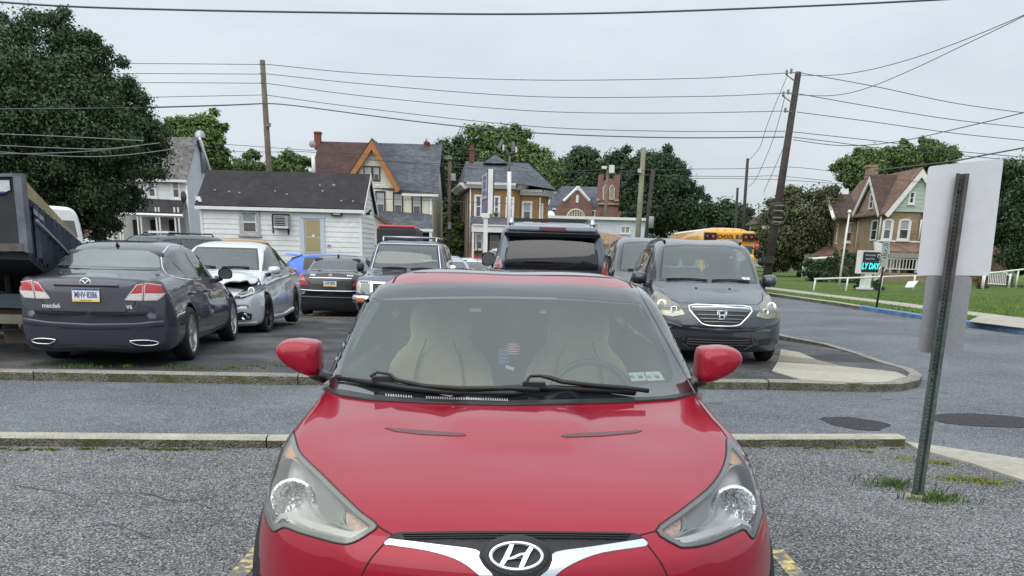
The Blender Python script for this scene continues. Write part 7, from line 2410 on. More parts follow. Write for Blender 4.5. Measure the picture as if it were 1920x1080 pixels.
def mast():
	Y = 50
	b, t_ = at(954, 470, Y), at(955.5, 292, Y)
	root = thing('light_mast', 'slim white mast with twin floodlights before the ochre brick house', 'lamp post', (b.x, Y, .1))
	mid = at(955, 322, Y)
	MB().mat(trim_w).tube([(b.x, Y, .1), mid], .10, 8).build('pole_shaft', None, root, world=True)
	g = mat('mast_grey', (.16, .16, .16), rough=.6)
	MB().mat(g).tube([mid, t_], .05, 6).tube([at(956, 290, Y), at(940, 272, Y)], .05, 6).tube([at(956, 288, Y), at(968, 284, Y)], .04, 6).build('mast_arm', None, root, world=True)
	for (x, y) in ((942, 277), (966, 281)):
		p = at(x, y, Y)
		MB().mat(g).box(p + Vector((-.1, 0, .15)), (.16, .2, .42), ry=.5 if x < 950 else 0).mat(mat('lamp_white2', (.6, .6, .6), rough=.5)).box(p + Vector((.05, -.14, .0)), (.08, .05, .26)).build('floodlight', None, root, world=True)
mast()
# ------------------------------------------------------------------ the other vehicles
def rows_car(L, W, zb, zm, mid, nz, ntop, tz, ttop, bn=.4, bt=.25):
	r = [(0, bn, nz, W * .66, nz, W * .8, nz, W * .74, nz, W * .5, nz),
         (.015, bn, nz - .14, W * .74, nz, W * .86, nz + .10, W * .82, nz + .12, W * .52, nz + .13),
         (.07, bn * .97, zb + .06, W * .82, nz, W * .93, ntop - .06, W * .87, ntop - .03, W * .55, ntop - .02),
         (.16, bn * .88, zb, W * .86, nz, W * .97, ntop - .02, W * .9, ntop, W * .57, ntop + .01)]
	for (x, bow, zs, ws, zr, wr, zt) in mid:
		r.append((x, bow, zb, W * .9, zm, W, zs, ws, zr, wr, zt))
	r += [(L - .10, -bt, zb, W * .87, tz, W * .96, ttop - .03, W * .88, ttop, W * .56, ttop + .01),
          (L - .03, -bt, zb + .06, W * .84, tz, W * .92, ttop - .10, W * .85, ttop - .07, W * .54, ttop - .06),
          (L - .008, -bt, tz - .16, W * .78, tz, W * .88, tz + .12, W * .82, tz + .14, W * .53, tz + .15),
          (L, -bt, tz, W * .7, tz, W * .8, tz, W * .74, tz, W * .5, tz)]
	return r
SEDAN = [(.5, .25, .75, .80, .81, .5, .84), (1.1, .15, .88, .80, .92, .55, .95), (1.35, .2, .92, .80, .965, .68, 1.0), (1.75, .2, .95, .81, 1.17, .66, 1.21), (2.2, .15, .97, .82, 1.36, .60, 1.41), (2.7, 0, .985, .83, 1.41, .58, 1.465), (3.3, -.1, 1.0, .83, 1.385, .57, 1.44), (3.8, -.18, 1.015, .82, 1.25, .58, 1.31), (4.25, -.2, 1.02, .80, 1.085, .60, 1.125), (4.62, -.2, 1.01, .79, 1.05, .56, 1.08)]
def place(px, py, Y):
	p = at(px, py, Y); return (p.x, Y, lotz(Y + 1))
def scaled(root, k):
	root.scale = (k, k, k)
def lamp_front(c, outline, circles, side=1, m=None, amber_at=None, mirror=True, lens=None, trim=True):
	"""head lamps: silver bowl, ringed reflectors and a clear cover"""
	sgn = (1, -1) if mirror else (side,)
	for s in sgn:
		P = [(a * s, b) for a, b in outline]
		h = c.patch('headlight', 'front', P, m or lamp_grey, off=.002, step=.05, skirt=.01)
		for (y, z, r_) in circles:
			hp, n = c.hit('front', y * s, z)
			M = frame_on(hp + n * .004, (n + Vector((-1.4, 0, 0))).normalized())
			disc_part('reflector', M, [(.0, .0), (r_ * .45, .001), (r_ * .5, .006), (r_ * .85, .010), (r_, .014), (r_ * 1.08, .006)], chrome, h, n=20)
			disc_part('lamp_glass', M, [(.0, .008), (r_ * .42, .006)], glass_win, h, n=16)
		if amber_at:
			c.patch('turn_signal', 'front', [(a * s, b) for a, b in amber_at], amber, off=.006, step=.05, skirt=0, parent=h)
		c.patch('lamp_cover', 'front', P, lens or lens_haze, off=.020, step=.05, skirt=.018, parent=h)
def wipers(c, zb_, ys, L_=.5):
	for y in ys:
		w = MB().mat(black_seam)
		pts = [c.hit('front', y + L_ * t_, zb_ + .03 + .05 * t_ * (1 - t_))[0] + Vector((-.02, 0, .01)) for t_ in (0, .25, .5, .75, 1)]
		w.tube(pts, .009, 6)
		w.build('wiper', None, c.root)
def text_on(c, axis, y, z, s, size, m, name='badge_text', **k):
	h, n = c.hit(axis, y, z)
	n2 = Vector((n.x, n.y * .3, n.z * .4)).normalized()
	put_text(name, s, size, m, frame_on(h + n * .016, n2), c.root, depth=.002, **k)
# ---- grey sedan, rear three-quarter view
def grey_sedan():
	g = paint('graphite_paint', (.036, .037, .053), flake=.35, rough=.36)
	a, b, l_ = gnd(345, 676, LOTZ), gnd(428, 638, LOTZ), gnd(105, 668, LOTZ)
	d = (a - b); d.z = 0; d.normalize()
	rz = math.atan2(d.y, d.x)
	ax = (a + l_) / 2
	nose = Vector((ax.x + .04, ax.y, 0)) - d * 3.78 * .965
	W9 = .895
	root = thing('sedan_car', 'dark grey sedan parked tail towards the camera beside the dump trailer', 'car', (nose.x, nose.y, LOTZ), rz)
	c = Car(root, rows_car(4.94, .90, .20, .58, SEDAN, .52, .70, .62, 1.035), .90, sub=7, sec=9)
	c.window('windshield', 'front', [(-.66, .995), (.66, .995), (.61, 1.15), (.52, 1.345), (-.52, 1.345), (-.61, 1.15)], glass_clear, ring=.03, step=.08)
	c.window('rear_window', 'rear', [(-.66, 1.118), (0, 1.12), (.66, 1.118), (.64, 1.15), (.58, 1.26), (.515, 1.35), (.3, 1.372), (-.3, 1.372), (-.515, 1.35), (-.58, 1.26), (-.64, 1.15)], glassmat('glass_rear', (.60, .74, .72), ior=2.5, veil=.25, veilcol=(.35, .42, .42)), ring=.028, step=.07)  # pale sky reflection painted into the rear pane by its veil
	for nm, P in (('side_window', [(1.55, .985), (2.12, 1.30), (2.45, 1.375), (2.80, 1.395), (2.84, 1.0)]), ('side_window', [(2.90, 1.0), (2.87, 1.395), (3.25, 1.375), (3.60, 1.28), (3.52, 1.02)]), ('quarter_window', [(3.57, 1.025), (3.65, 1.26), (3.83, 1.19), (3.98, 1.08), (3.90, 1.045)])):
		c.window(nm, 'side', P, glassmat('glass_side', (.45, .58, .55), ior=1.9), ring=.022, mirror=True, step=.08)
	c.strip('chrome_strip', 'side', smooth_poly([(1.48, .972), (2.10, 1.315), (2.45, 1.395), (2.87, 1.415), (3.27, 1.395), (3.65, 1.29), (3.95, 1.14), (4.03, 1.06), (3.90, 1.025), (3.5, 1.0), (2.85, .975), (1.9, .962)], 3), chrome, w=.014, off=.008, mirror=True, closed=True)
	for P in ([(1.40, .93), (1.36, .6), (1.45, .30), (2.78, .28), (2.86, .6), (2.87, .96)], [(2.87, .28), (3.5, .30), (3.62, .50), (3.60, .75), (3.70, 1.02)], [(1.45, .30), (2.4, .27), (3.45, .30)]):
		c.strip('panel_gap', 'side', P, w=.009, mirror=True)
	for x in (2.62, 3.50):
		h, n = c.hit('side', x, .83, -1)
		for s in (1, -1):
			MB().mat(g).box((h.x, s * (abs(h.y) + .022), h.z), (.20, .03, .032)).build('door_handle', None, root, bevel=.01)
	# boot lid and lamps
	c.strip('panel_gap', 'rear', [(-.62, 1.04), (-.60, .97), (-.57, .86), (-.50, .72), (-.40, .655), (0, .64), (.40, .655), (.50, .72), (.57, .86), (.60, .97), (.62, 1.04)], w=.010)
	c.strip('bumper_crease', 'rear', [(-.80, .53), (-.5, .50), (0, .49), (.5, .50), (.80, .53)], g, w=.07, off=.003, th=.007)
	rc = c.patch('boot_recess', 'rear', smooth_poly([(-.36, .96), (.36, .96), (.27, .80), (.20, .73), (-.20, .73), (-.27, .80)], 2), mat('graphite_recess', (.03, .03, .04), rough=.35, coat=.6), off=.001, step=.06, skirt=0)
	c.strip('boot_handle', 'rear', [(-.36, .955), (0, .955), (.36, .955)], g, w=.04, off=.004, th=.020, parent=rc)
	for s in (1, -1):
		for nm, lo, hi in (('tail_light', [(.42, .80), (.595, .795), (.605, .875), (.475, .865)], [(.475, .868), (.605, .878), (.615, .975), (.55, .965)]), ('tail_light', [(.615, .795), (.75, .80), (.80, .84), (.82, .872), (.625, .875)], [(.625, .878), (.82, .875), (.845, .92), (.79, .965), (.635, .985)])):
			out = [(y * s, z) for y, z in (lo[:3] if nm else lo)]
			a_ = c.patch(nm, 'rear', [(y * s, z) for y, z in hi], red_lens, off=.008, step=.05, skirt=.01)
			c.patch('reversing_lens', 'rear', [(y * s, z) for y, z in lo], white_lens, off=.008, step=.05, skirt=.01, parent=a_)
			c.strip('lens_rim', 'rear', [(y * s, z) for y, z in ([lo[0], lo[1], lo[2], hi[2], hi[3], hi[0]] if lo[0][0] < .5 else [lo[0], lo[1], lo[2], lo[3], hi[2], hi[3], hi[4]])], mat('rim_pink', (.55, .42, .42), rough=.2, coat=1), w=.012, off=.010, closed=True, parent=a_)
		# exhaust outlets
		P = smooth_poly([(.42 * s, .325), (.56 * s, .335), (.68 * s, .325), (.73 * s, .30), (.66 * s, .275), (.52 * s, .275), (.46 * s, .295)], 2)
		e = c.patch('exhaust_outlet', 'rear', P, black_seam, off=.004, step=.05, skirt=.004)
		c.strip('exhaust_rim', 'rear', P, chrome, w=.014, off=.008, closed=True, th=.008, parent=e)
	h, n = c.hit('rear', 0, .845)
	plate(root, frame_on(h + n * .012, Vector((1, 0, .15))), 'MHV·8386')
	h, n = c.hit('rear', 0, .985)
	M = frame_on(h + n * .006, Vector((1, 0, .1)))
	b = MB().mat(chrome).tube([(.058 * math.cos(k * PI / 12), .046 * math.sin(k * PI / 12), .004) for k in range(25)], .006, 6, cap=False)
	b.tube([(-.050, .016, .006), (-.025, .012, .008), (0, -.016, .008), (.025, .012, .008), (.050, .016, .006)], [.003, .008, .008, .008, .003], 6)
	b.v = [tuple(M @ Vector(v)) for v in b.v]; b.build('boot_badge', None, root)
	text_on(c, 'rear', -.41, .715, 'mazda6', .068, chrome, bold=.002); text_on(c, 'rear', .46, .715, 'V6', .06, chrome, bold=.002)
	p, n = c.hit('top', 3.55, 0)
	MB().mat(black_plastic).tube([p - Vector((0, 0, .01)), p + Vector((.03, 0, .04))], [.03, .012], 8).build('aerial', None, root)
	for s in (1, -1): mirror_part(root, 1.62, s * .84, 1.03, black_gloss if s > 0 else g, side=s, sx=.12, sy=.21, sz=.15)
	c.patch('bumper_underside', 'rear', [(-.78, .22), (.78, .22), (.72, .30), (.40, .28), (-.40, .28), (-.72, .30)], black_plastic, off=.003, step=.08)
	cabin(root, 1.3, 4.1, .92, dash_z=.98, m=mat('cabin_pale', (.10, .11, .11), rough=.9), driver=1)
	MB().mat(mat('shelf_grey', (.16, .17, .17), rough=.9)).box((4.0, 0, 1.03), (.5, 1.2, .03)).build('rear_shelf', None, root)
	c.finish(g, arches=[(.97, .34, .375, .3), (3.76, .34, .375, .3)])
	put_wheels(root, (.97, 3.76), 1.60, .335, .22, alloy, 5, 'double')
	scaled(root, .965)
grey_sedan()
# ---- silver sedan with a crumpled bonnet
def silver_sedan():
	g = paint('silver_paint', (.66, .67, .70), flake=.35, rough=.32)
	a, b = gnd(497, 620, LOTZ), gnd(549, 602, LOTZ)
	d = Vector((-.05, 1, 0)).normalized()
	rz = math.atan2(d.y, d.x)
	n_ = Vector((d.y, -d.x, 0))
	a2 = Vector((a.x, a.y, 0)) - n_ * .80
	nose = a2 - d * .95
	root = thing('sedan_car', 'silver sedan facing the camera with crumpled bonnet over its headlight', 'car', (nose.x, nose.y, .06), rz)
	mid = [(.45, .3, .76, .76, .82, .5, .85), (1.0, .2, .92, .77, .96, .55, .99), (1.2, .25, .95, .77, 1.0, .69, 1.03), (1.65, .22, .98, .79, 1.22, .65, 1.26), (2.05, .18, 1.0, .79, 1.40, .59, 1.45), (2.6, .0, 1.02, .80, 1.44, .57, 1.50), (3.2, -.1, 1.04, .80, 1.39, .56, 1.46), (3.7, -.2, 1.05, .79, 1.24, .56, 1.30), (4.1, -.2, 1.05, .77, 1.10, .58, 1.14), (4.4, -.2, 1.03, .76, 1.06, .5, 1.09)]
	c = Car(root, rows_car(4.63, .885, .17, .56, mid, .48, .72, .6, 1.04), .885, sub=6, sec=8)
	c.window('windshield', 'front', [(-.655, 1.03), (.655, 1.03), (.61, 1.18), (.525, 1.385), (-.525, 1.385), (-.61, 1.18)], glassmat('glass_front', (.70, .82, .79), ior=2.0, veil=.10, veilcol=(.36, .42, .41)), ring=.03, step=.08)  # veil paints a pale haze of mirrored sky into the screen
	c.window('rear_window', 'rear', [(-.55, 1.15), (.55, 1.15), (.48, 1.40), (-.48, 1.40)], glass_mid, ring=.03)
	for P in ([(1.42, 1.02), (2.0, 1.34), (2.4, 1.42), (2.62, 1.42), (2.66, 1.03)], [(2.72, 1.035), (2.69, 1.42), (3.05, 1.40), (3.40, 1.30), (3.30, 1.06)], [(3.36, 1.065), (3.46, 1.28), (3.66, 1.19), (3.78, 1.09)]):
		c.window('side_window', 'side', P, MATS['glass_side'], ring=.022, mirror=True, step=.08)
	for P in ([(1.27, .94), (1.22, .6), (1.32, .28), (2.62, .26), (2.68, .6), (2.69, 1.0)], [(2.7, .26), (3.3, .28), (3.42, .52), (3.45, 1.02)]):
		c.strip('panel_gap', 'side', P, w=.009, mirror=True)
	c.strip('side_crease', 'side', [(1.0, .80), (2.0, .86), (3.3, .90), (4.0, .92)], g, w=.05, th=.014, off=.002, mirror=True)
	c.strip('sill_skirt', 'side', [(1.35, .24), (2.4, .22), (3.3, .27)], g, w=.10, th=.03, off=.002, mirror=True)
	for x in (2.45, 3.28):
		for s in (1, -1):
			h, n = c.hit('side', x, .93, s)
			MB().mat(silver).box((h.x, h.y + s * .02, h.z), (.18, .03, .03)).build('door_handle', None, root, bevel=.01)
	lamp_front(c, [(.47, .60), (.62, .60), (.80, .68), (.84, .74), (.80, .80), (.70, .76), (.56, .68)], [(.72, .725, .05)], m=mat('lamp_dark', (.06, .06, .065), rough=.2, metal=.6), lens=lens_clear)
	for s in (1, -1):
		c.strip('daylight_strip', 'front', [(s * .58, .625), (s * .70, .66), (s * .80, .71)], mat('lamp_white', (.72, .72, .70), rough=.25, coat=1), w=.02, off=.024)
		P = [(s * .44, .26), (s * .72, .26), (s * .74, .36), (s * .60, .40), (s * .48, .36)]
		f = c.patch('fog_lamp_recess', 'front', P, black_plastic, off=.003, step=.05)
		h, n = c.hit('front', s * .62, .32)
		disc_part('fog_lamp', frame_on(h + n * .008, Vector((-1, 0, 0))), [(0, 0), (.04, .002), (.05, .012), (.056, .004)], chrome, f, n=18)
	c.patch('grille', 'front', smooth_poly([(-.38, .70), (.38, .70), (.30, .52), (.18, .44), (-.18, .44), (-.30, .52)], 2), black_plastic, off=.004, step=.05)
	c.strip('chrome_strip', 'front', [(-.40, .72), (-.28, .52), (-.16, .44), (.16, .44), (.28, .52), (.40, .72)], chrome, w=.04, off=.006, th=.012)
	c.patch('air_intake', 'front', [(-.40, .24), (.40, .24), (.36, .36), (-.36, .36)], black_plastic, off=.003, step=.06)
	c.strip('bumper_lip', 'front', [(-.78, .215), (-.5, .20), (0, .195), (.5, .20), (.78, .215)], mat('lip_white', (.6, .6, .62), rough=.3, coat=.5), w=.035, th=.01)
	# crumpled bonnet: a bent sheet standing proud of the body with a dark gap below it
	def lift(a_, b_):
		x, y = a_, b_
		f = max(0, min(1, (1.05 - x) / .55))
		s_ = max(0, 1 - abs(y + .50) / .42)
		return .010 + .12 * f * s_ ** .8 + .035 * f * math.sin(x * 17 + y * 9) * (.3 + s_) + .015 * f * math.sin(y * 23 - x * 7)
	c.patch('engine_bay', 'top', smooth_poly([(1.02, -.70), (.62, -.80), (.42, -.74), (.34, -.5), (.30, .2), (.6, .4), (1.0, .3)], 2), black_seam, off=.005, step=.06, skirt=0)
	h = c.patch('crumpled_bonnet', 'top', smooth_poly([(1.12, -.60), (.80, -.735), (.60, -.66), (.40, -.60), (.28, -.45), (.20, -.2), (.17, 0), (.20, .3), (.30, .55), (.60, .69), (1.12, .60), (1.07, 0)], 2), g, off=lift, step=.05, skirt=.02)
	md = h.modifiers.new('t', 'SOLIDIFY'); md.thickness = .006; md.offset = -1
	for p in h.data.polygons: p.use_smooth = p.index % 3 != 0
	wipers(c, 1.03, (-.5, .05), .45)
	for s in (1, -1): mirror_part(root, 1.45, s * .80, 1.03, g, side=s, sx=.12, sy=.21, sz=.14)
	for s in (1, -1): c.patch('tail_light', 'rear', [(s * .55, .82), (s * .80, .85), (s * .84, .98), (s * .60, .98)], red_lens, off=.006)
	c.patch('tail_light', 'side', [(4.15, .84), (4.45, .88), (4.40, .99), (4.12, 1.0)], red_lens, off=.006, mirror=True)
	cabin(root, 1.2, 3.9, .885, dash_z=.99, m=MATS['cabin_pale'], driver=-1)
	c.finish(g, arches=[(.95, .33, .36, .3), (3.65, .33, .36, .3)])
	put_wheels(root, (.95, 3.65), 1.56, .325, .21, dark_alloy, 5, 'double', steer=R(-4))
silver_sedan()
# ---- simple cars built from the same loft, for the ones mostly hidden
def simple_car(name, label, loc, rz, W, L, mid, color, k=1.0, nz=.5, ntop=.7, tz=.62, ttop=1.03, front=None, rear=None, sides=(), lamps=None, taillamps=None, wheel_r=.33, axle=(.95, 3.7), zb=.2, cat='car', rails=False, glass=None, cabin_=True, dash=.95, rim=None, bn=.4, bt=.25, extra=None, driver=-1, flake=.4):
	root = thing(name, label, cat, loc, rz)
	p = paint('paint_%s' % '_'.join('%03d' % int(v * 1000) for v in color), color, flake=flake, rough=.34)
	c = Car(root, rows_car(L, W, zb, .58, mid, nz, ntop, tz, ttop, bn=bn, bt=bt), W, sub=5, sec=6)
	glass = glass or MATS['glass_front']
	if front: c.window('windshield', 'front', front, glass, ring=.03, step=.10)
	if rear: c.window('rear_window', 'rear', rear, glass, ring=.03, step=.10)
	for P in sides: c.window('side_window', 'side', P, glass, ring=.025, mirror=True, step=.12)
	if lamps: lamp_front(c, *lamps)
	for P in (taillamps or ()): c.patch('tail_light', 'rear', P, red_lens, off=.006, mirror=True)
	if rails:
		for s in (1, -1):
			c.strip('roof_rail', 'top', [(rails[0], s * .60), (rails[0] + .15, s * .60), (rails[1] - .1, s * .60), (rails[1], s * .60)], rails[2], w=.035, th=.022, off=.016)
	if extra: extra(c, root, p)
	if cabin_: cabin(root, front and 1.2 or 1.2, L - .8, W, dash_z=dash, driver=driver, seat_h=.60 * (1 if W < .9 else 1.05), sz=dash - .42)
	c.finish(p, arches=[(axle[0], wheel_r, wheel_r + .05, .3), (axle[1], wheel_r, wheel_r + .05, .3)])
	put_wheels(root, axle, 2 * (W - .12), wheel_r, .21, rim or alloy, 5, 'double')
	if k != 1: scaled(root, k)
	return root
# minivan in front of the corner slab
VAN = [(.4, .32, .82, .85, .89, .5, .92), (.95, .2, .98, .86, 1.03, .6, 1.06), (1.15, .25, 1.02, .88, 1.09, .76, 1.13), (1.6, .25, 1.06, .89, 1.42, .72, 1.45), (2.0, .2, 1.08, .90, 1.63, .68, 1.68), (2.6, .05, 1.09, .90, 1.70, .67, 1.745), (3.8, 0, 1.1, .90, 1.69, .66, 1.73), (4.6, -.1, 1.08, .89, 1.60, .65, 1.66), (4.93, -.1, 1.04, .87, 1.34, .64, 1.38)]
VW = [(-.75, 1.12), (.75, 1.12), (.735, 1.22), (.70, 1.42), (.655, 1.63), (.3, 1.665), (-.3, 1.665), (-.655, 1.63), (-.70, 1.42), (-.735, 1.22)]
VS = ([(1.62, 1.16), (2.12, 1.56), (2.34, 1.60), (2.36, 1.13)], [(2.44, 1.13), (2.42, 1.62), (3.38, 1.61), (3.40, 1.13)], [(3.48, 1.13), (3.46, 1.61), (4.4, 1.55), (4.60, 1.18)])
def van_front(c, root, p):
	g = c.patch('grille', 'front', smooth_poly([(-.41, .80), (0, .815), (.41, .80), (.30, .64), (.22, .58), (0, .57), (-.22, .58), (-.30, .64)], 2), black_plastic, off=.003, step=.05)
	c.strip('grille_surround', 'front', smooth_poly([(-.44, .81), (0, .825), (.44, .81), (.32, .63), (.22, .565), (0, .555), (-.22, .565), (-.32, .63)], 3), chrome, w=.024, off=.006, th=.010, closed=True, parent=g)
	c.strip('grille_bar', 'front', [(-.40, .79), (0, .803), (.40, .79)], chrome, w=.036, off=.010, th=.014, parent=g)
	for z, w_ in ((.755, .37), (.70, .33), (.65, .29), (.61, .24)):
		c.strip('grille_bar', 'front', [(-w_, z), (0, z + .004), (w_, z)], mat('bar_silver', (.25, .26, .28), rough=.3, metal=.8), w=.016, off=.006, th=.010, parent=g)
	h, n = c.hit('front', 0, .70)
	M = frame_on(h + n * .028, Vector((-1, 0, .1)))
	b = MB().mat(chrome)
	for s in (-1, 1):
		b.hexa([(s * .030 - .011, -.045, 0), (s * .030 + .011, -.045, 0), (s * .044 + .011, .045, 0), (s * .044 - .011, .045, 0)], [(s * .030 - .008, -.042, .012), (s * .030 + .008, -.042, .012), (s * .044 + .008, .042, .012), (s * .044 - .008, .042, .012)])
		b.tube([(s * .050, -.055, 0), (s * .066, .05, 0)], .006, 6)
	b.box((0, -.002, .005), (.06, .018, .012)).tube([(-.066, .055, 0), (.066, .055, 0)], .005, 6).tube([(-.05, -.058, 0), (.05, -.058, 0)], .005, 6)
	b.v = [tuple(M @ Vector(v)) for v in b.v]; b.build('badge', None, root)
	ai = c.patch('air_intake', 'front', smooth_poly([(-.52, .40), (.52, .40), (.46, .28), (.30, .25), (-.30, .25), (-.46, .28)], 2), black_plastic, off=.003, step=.06)
	for k in range(3): c.strip('intake_bar', 'front', [(-.44, .29 + .035 * k), (.44, .29 + .035 * k)], mat('bar_grey', (.06, .06, .06), rough=.5), w=.010, off=.006, th=.006, parent=ai)
	for s in (1, -1):
		c.patch('fog_lamp_recess', 'front', [(s * .56, .37), (s * .80, .40), (s * .78, .30), (s * .60, .28)], black_plastic, off=.003)
		c.strip('bumper_crease', 'front', [(s * .46, .42), (s * .52, .30), (s * .40, .22)], p, w=.03, th=.007)
		mirror_part(root, 1.72, s * .90, 1.15, mat('mirror_dark', (.02, .022, .026), rough=.25, coat=.8) if s > 0 else p, side=s, sx=.13, sy=.23, sz=.19)
	c.strip('bumper_crease', 'front', [(-.86, .60), (-.5, .50), (0, .49), (.5, .50), (.86, .60)], p, w=.06, th=.005, off=.002)
	hood = [(-.78, 1.02), (-.70, .90), (-.56, .845), (0, .85), (.56, .845), (.70, .90), (.78, 1.02)]
	c.strip('panel_gap', 'front', hood, w=.010)
	c.strip('side_chrome', 'side', [(1.60, 1.12), (2.4, 1.10), (3.5, 1.105), (4.6, 1.15)], silver, w=.014, off=.006, mirror=True)
	for x in (2.40, 3.43):
		c.strip('panel_gap', 'side', [(x, .26), (x, 1.10)], w=.010, mirror=True)
	wipers(c, 1.115, (-.62, .05), .6)
	for y in (-.25, .25):
		hh, n = c.hit('front', y, 1.04); MB().mat(black_plastic).box(hh, (.03, .03, .02)).build('washer_jet', None, root)
	for i, y in enumerate((-.60, -.53)):
		P = [(y - .03, 1.165), (y + .03, 1.165), (y + .03, 1.20), (y - .03, 1.20)]
		c.patch('inspection_sticker', 'front', P, MATS['sticker%d' % i], off=.006, skirt=0)
	MB().mat(mat('flower_garland', (.5, .45, .38), rough=.8, noise=(30, .4))).lathe([(.001, -.10), (.05, -.06), (.03, -.02), (.055, .02), (.035, .06), (.05, .10), (.001, .13)], 'Z', (1.72, -.50, 1.36), n=8).build('hanging_ornament', None, root)
LAMPV = ([(.50, .70), (.66, .66), (.86, .68), (.90, .78), (.885, .90), (.83, .965), (.74, .93), (.58, .80)], [(.795, .82, .062), (.65, .755, .045)])
p = place(1353, 600, 13.1)
simple_car('minivan', 'dark grey minivan facing the camera at the lot corner with chrome framed grille', p, PI / 2 + R(-1.0), .98, 5.1, VAN, (.050, .056, .070), k=.945, nz=.52, ntop=.80, tz=.6, ttop=1.06, front=VW, rear=[(-.6, 1.14), (.6, 1.14), (.55, 1.5), (-.55, 1.5)], sides=VS, lamps=(LAMPV[0], LAMPV[1], 1, lamp_silver, [(.855, .75), (.895, .78), (.885, .86), (.85, .87)], True, glassmat('lens_yellow', (.9, .9, .82), ior=1.45, rough=.08, veil=.22, veilcol=(.6, .58, .42))), rails=(2.2, 4.4, mat('rail_grey', (.09, .09, .1), rough=.4)), axle=(1.0, 4.0), wheel_r=.35, extra=van_front, cat='minivan', dash=1.06, glass=glassmat('glass_van', (.66, .80, .77), ior=1.9, veil=.12, veilcol=(.34, .40, .39)))  # glass_van has the sky's pale reflection mixed in as diffuse colour
p = place(1252, 560, 18.6)
def plain_front(c, root, p):
	c.patch('grille', 'front', [(-.4, .78), (.4, .78), (.32, .60), (-.32, .60)], black_plastic, off=.003)
	for s in (1, -1): mirror_part(root, 1.72, s * .90, 1.15, black_gloss, side=s, sx=.13, sy=.22, sz=.18)
	wipers(c, 1.115, (-.6, .05), .55)
simple_car('minivan', 'black minivan parked behind the dark grey minivan with only roof and windscreen edge showing', p, PI / 2, .98, 5.1, VAN, (.022, .024, .028), k=1.06, flake=.2, nz=.52, ntop=.80, tz=.6, ttop=1.06, front=VW, sides=VS, lamps=LAMPV, axle=(1.0, 4.0), wheel_r=.35, extra=plain_front, cat='minivan', dash=1.06)
# large suv, tail towards the camera
SUVR = [(.4, .25, .95, .82, 1.0, .5, 1.02), (1.2, .1, 1.12, .84, 1.15, .6, 1.17), (1.42, .15, 1.14, .86, 1.2, .76, 1.22), (1.85, .12, 1.16, .87, 1.58, .72, 1.60), (2.3, .1, 1.17, .88, 1.76, .70, 1.80), (3.0, 0, 1.18, .89, 1.80, .70, 1.85), (4.2, 0, 1.18, .89, 1.785, .70, 1.835), (4.46, -.05, 1.17, .88, 1.73, .70, 1.79), (4.58, -.06, 1.15, .88, 1.54, .72, 1.60), (4.68, -.06, 1.12, .87, 1.24, .76, 1.28)]
def suv_rear(c, root, p):
	# spoiler over the rear glass
	MB().mat(p).hexa([(4.30, -.66, 1.755), (4.66, -.70, 1.700), (4.66, .70, 1.700), (4.30, .66, 1.755)], [(4.25, -.62, 1.830), (4.64, -.66, 1.775), (4.64, .66, 1.775), (4.25, .62, 1.830)]).build('rear_spoiler', None, root, bevel=.03)
	MB().mat(black_gloss).hexa([(4.45, -.71, 1.63), (4.64, -.73, 1.63), (4.64, .73, 1.63), (4.45, .71, 1.63)], [(4.35, -.69, 1.71), (4.66, -.71, 1.70), (4.66, .71, 1.70), (4.35, .69, 1.71)]).build('spoiler_underside', None, root, bevel=.02)
	MB().mat(dark_red_lens).box((4.655, 0, 1.745), (.02, .40, .045)).build('brake_light', None, root)
	for s in (1, -1):
		MB().mat(silver).tube([(4.35, s * .62, 1.81), (4.25, s * .62, 1.885), (4.0, s * .62, 1.90), (2.4, s * .62, 1.90), (2.2, s * .62, 1.83)], [.045, .03, .028, .028, .035], 8).build('roof_rail', None, root)
		mirror_part(root, 1.75, s * .93, 1.27, black_plastic, side=s, sx=.14, sy=.24, sz=.24)
		c.patch('tail_light', 'rear', [(s * .74, .90), (s * .90, .90), (s * .90, 1.28), (s * .80, 1.30), (s * .76, 1.1)], mat('tail_orange', (.62, .14, .08), rough=.25, coat=1, noise=(25, .3)), off=.006)
	for x in (3.3, 2.6): MB().mat(black_plastic).box((x, 0, 1.915), (.05, 1.28, .03)).build('roof_crossbar', None, root)
	c.strip('panel_gap', 'rear', [(-.80, 1.62), (-.84, 1.2), (-.82, .8), (0, .78), (.82, .8), (.84, 1.2), (.80, 1.62)], w=.010)
	w = MB().mat(black_seam).tube([c.hit('rear', y, z)[0] + Vector((.02, 0, 0)) for y, z in ((-.05, 1.18), (.15, 1.20), (.40, 1.21))], .01, 6); w.build('wiper', None, root)
	c.patch('window_sticker', 'rear', smooth_poly([(-.86, 1.17), (-.74, 1.17), (-.76, 1.26), (-.79, 1.33), (-.82, 1.33), (-.84, 1.26)], 2), mat('sticker_pale', (.40, .43, .48), rough=.6), off=.004, skirt=0)
p = place(1036, 560, 15.0 + 4.75)
d = 4.75
p = at(1034, 500, 15.0)
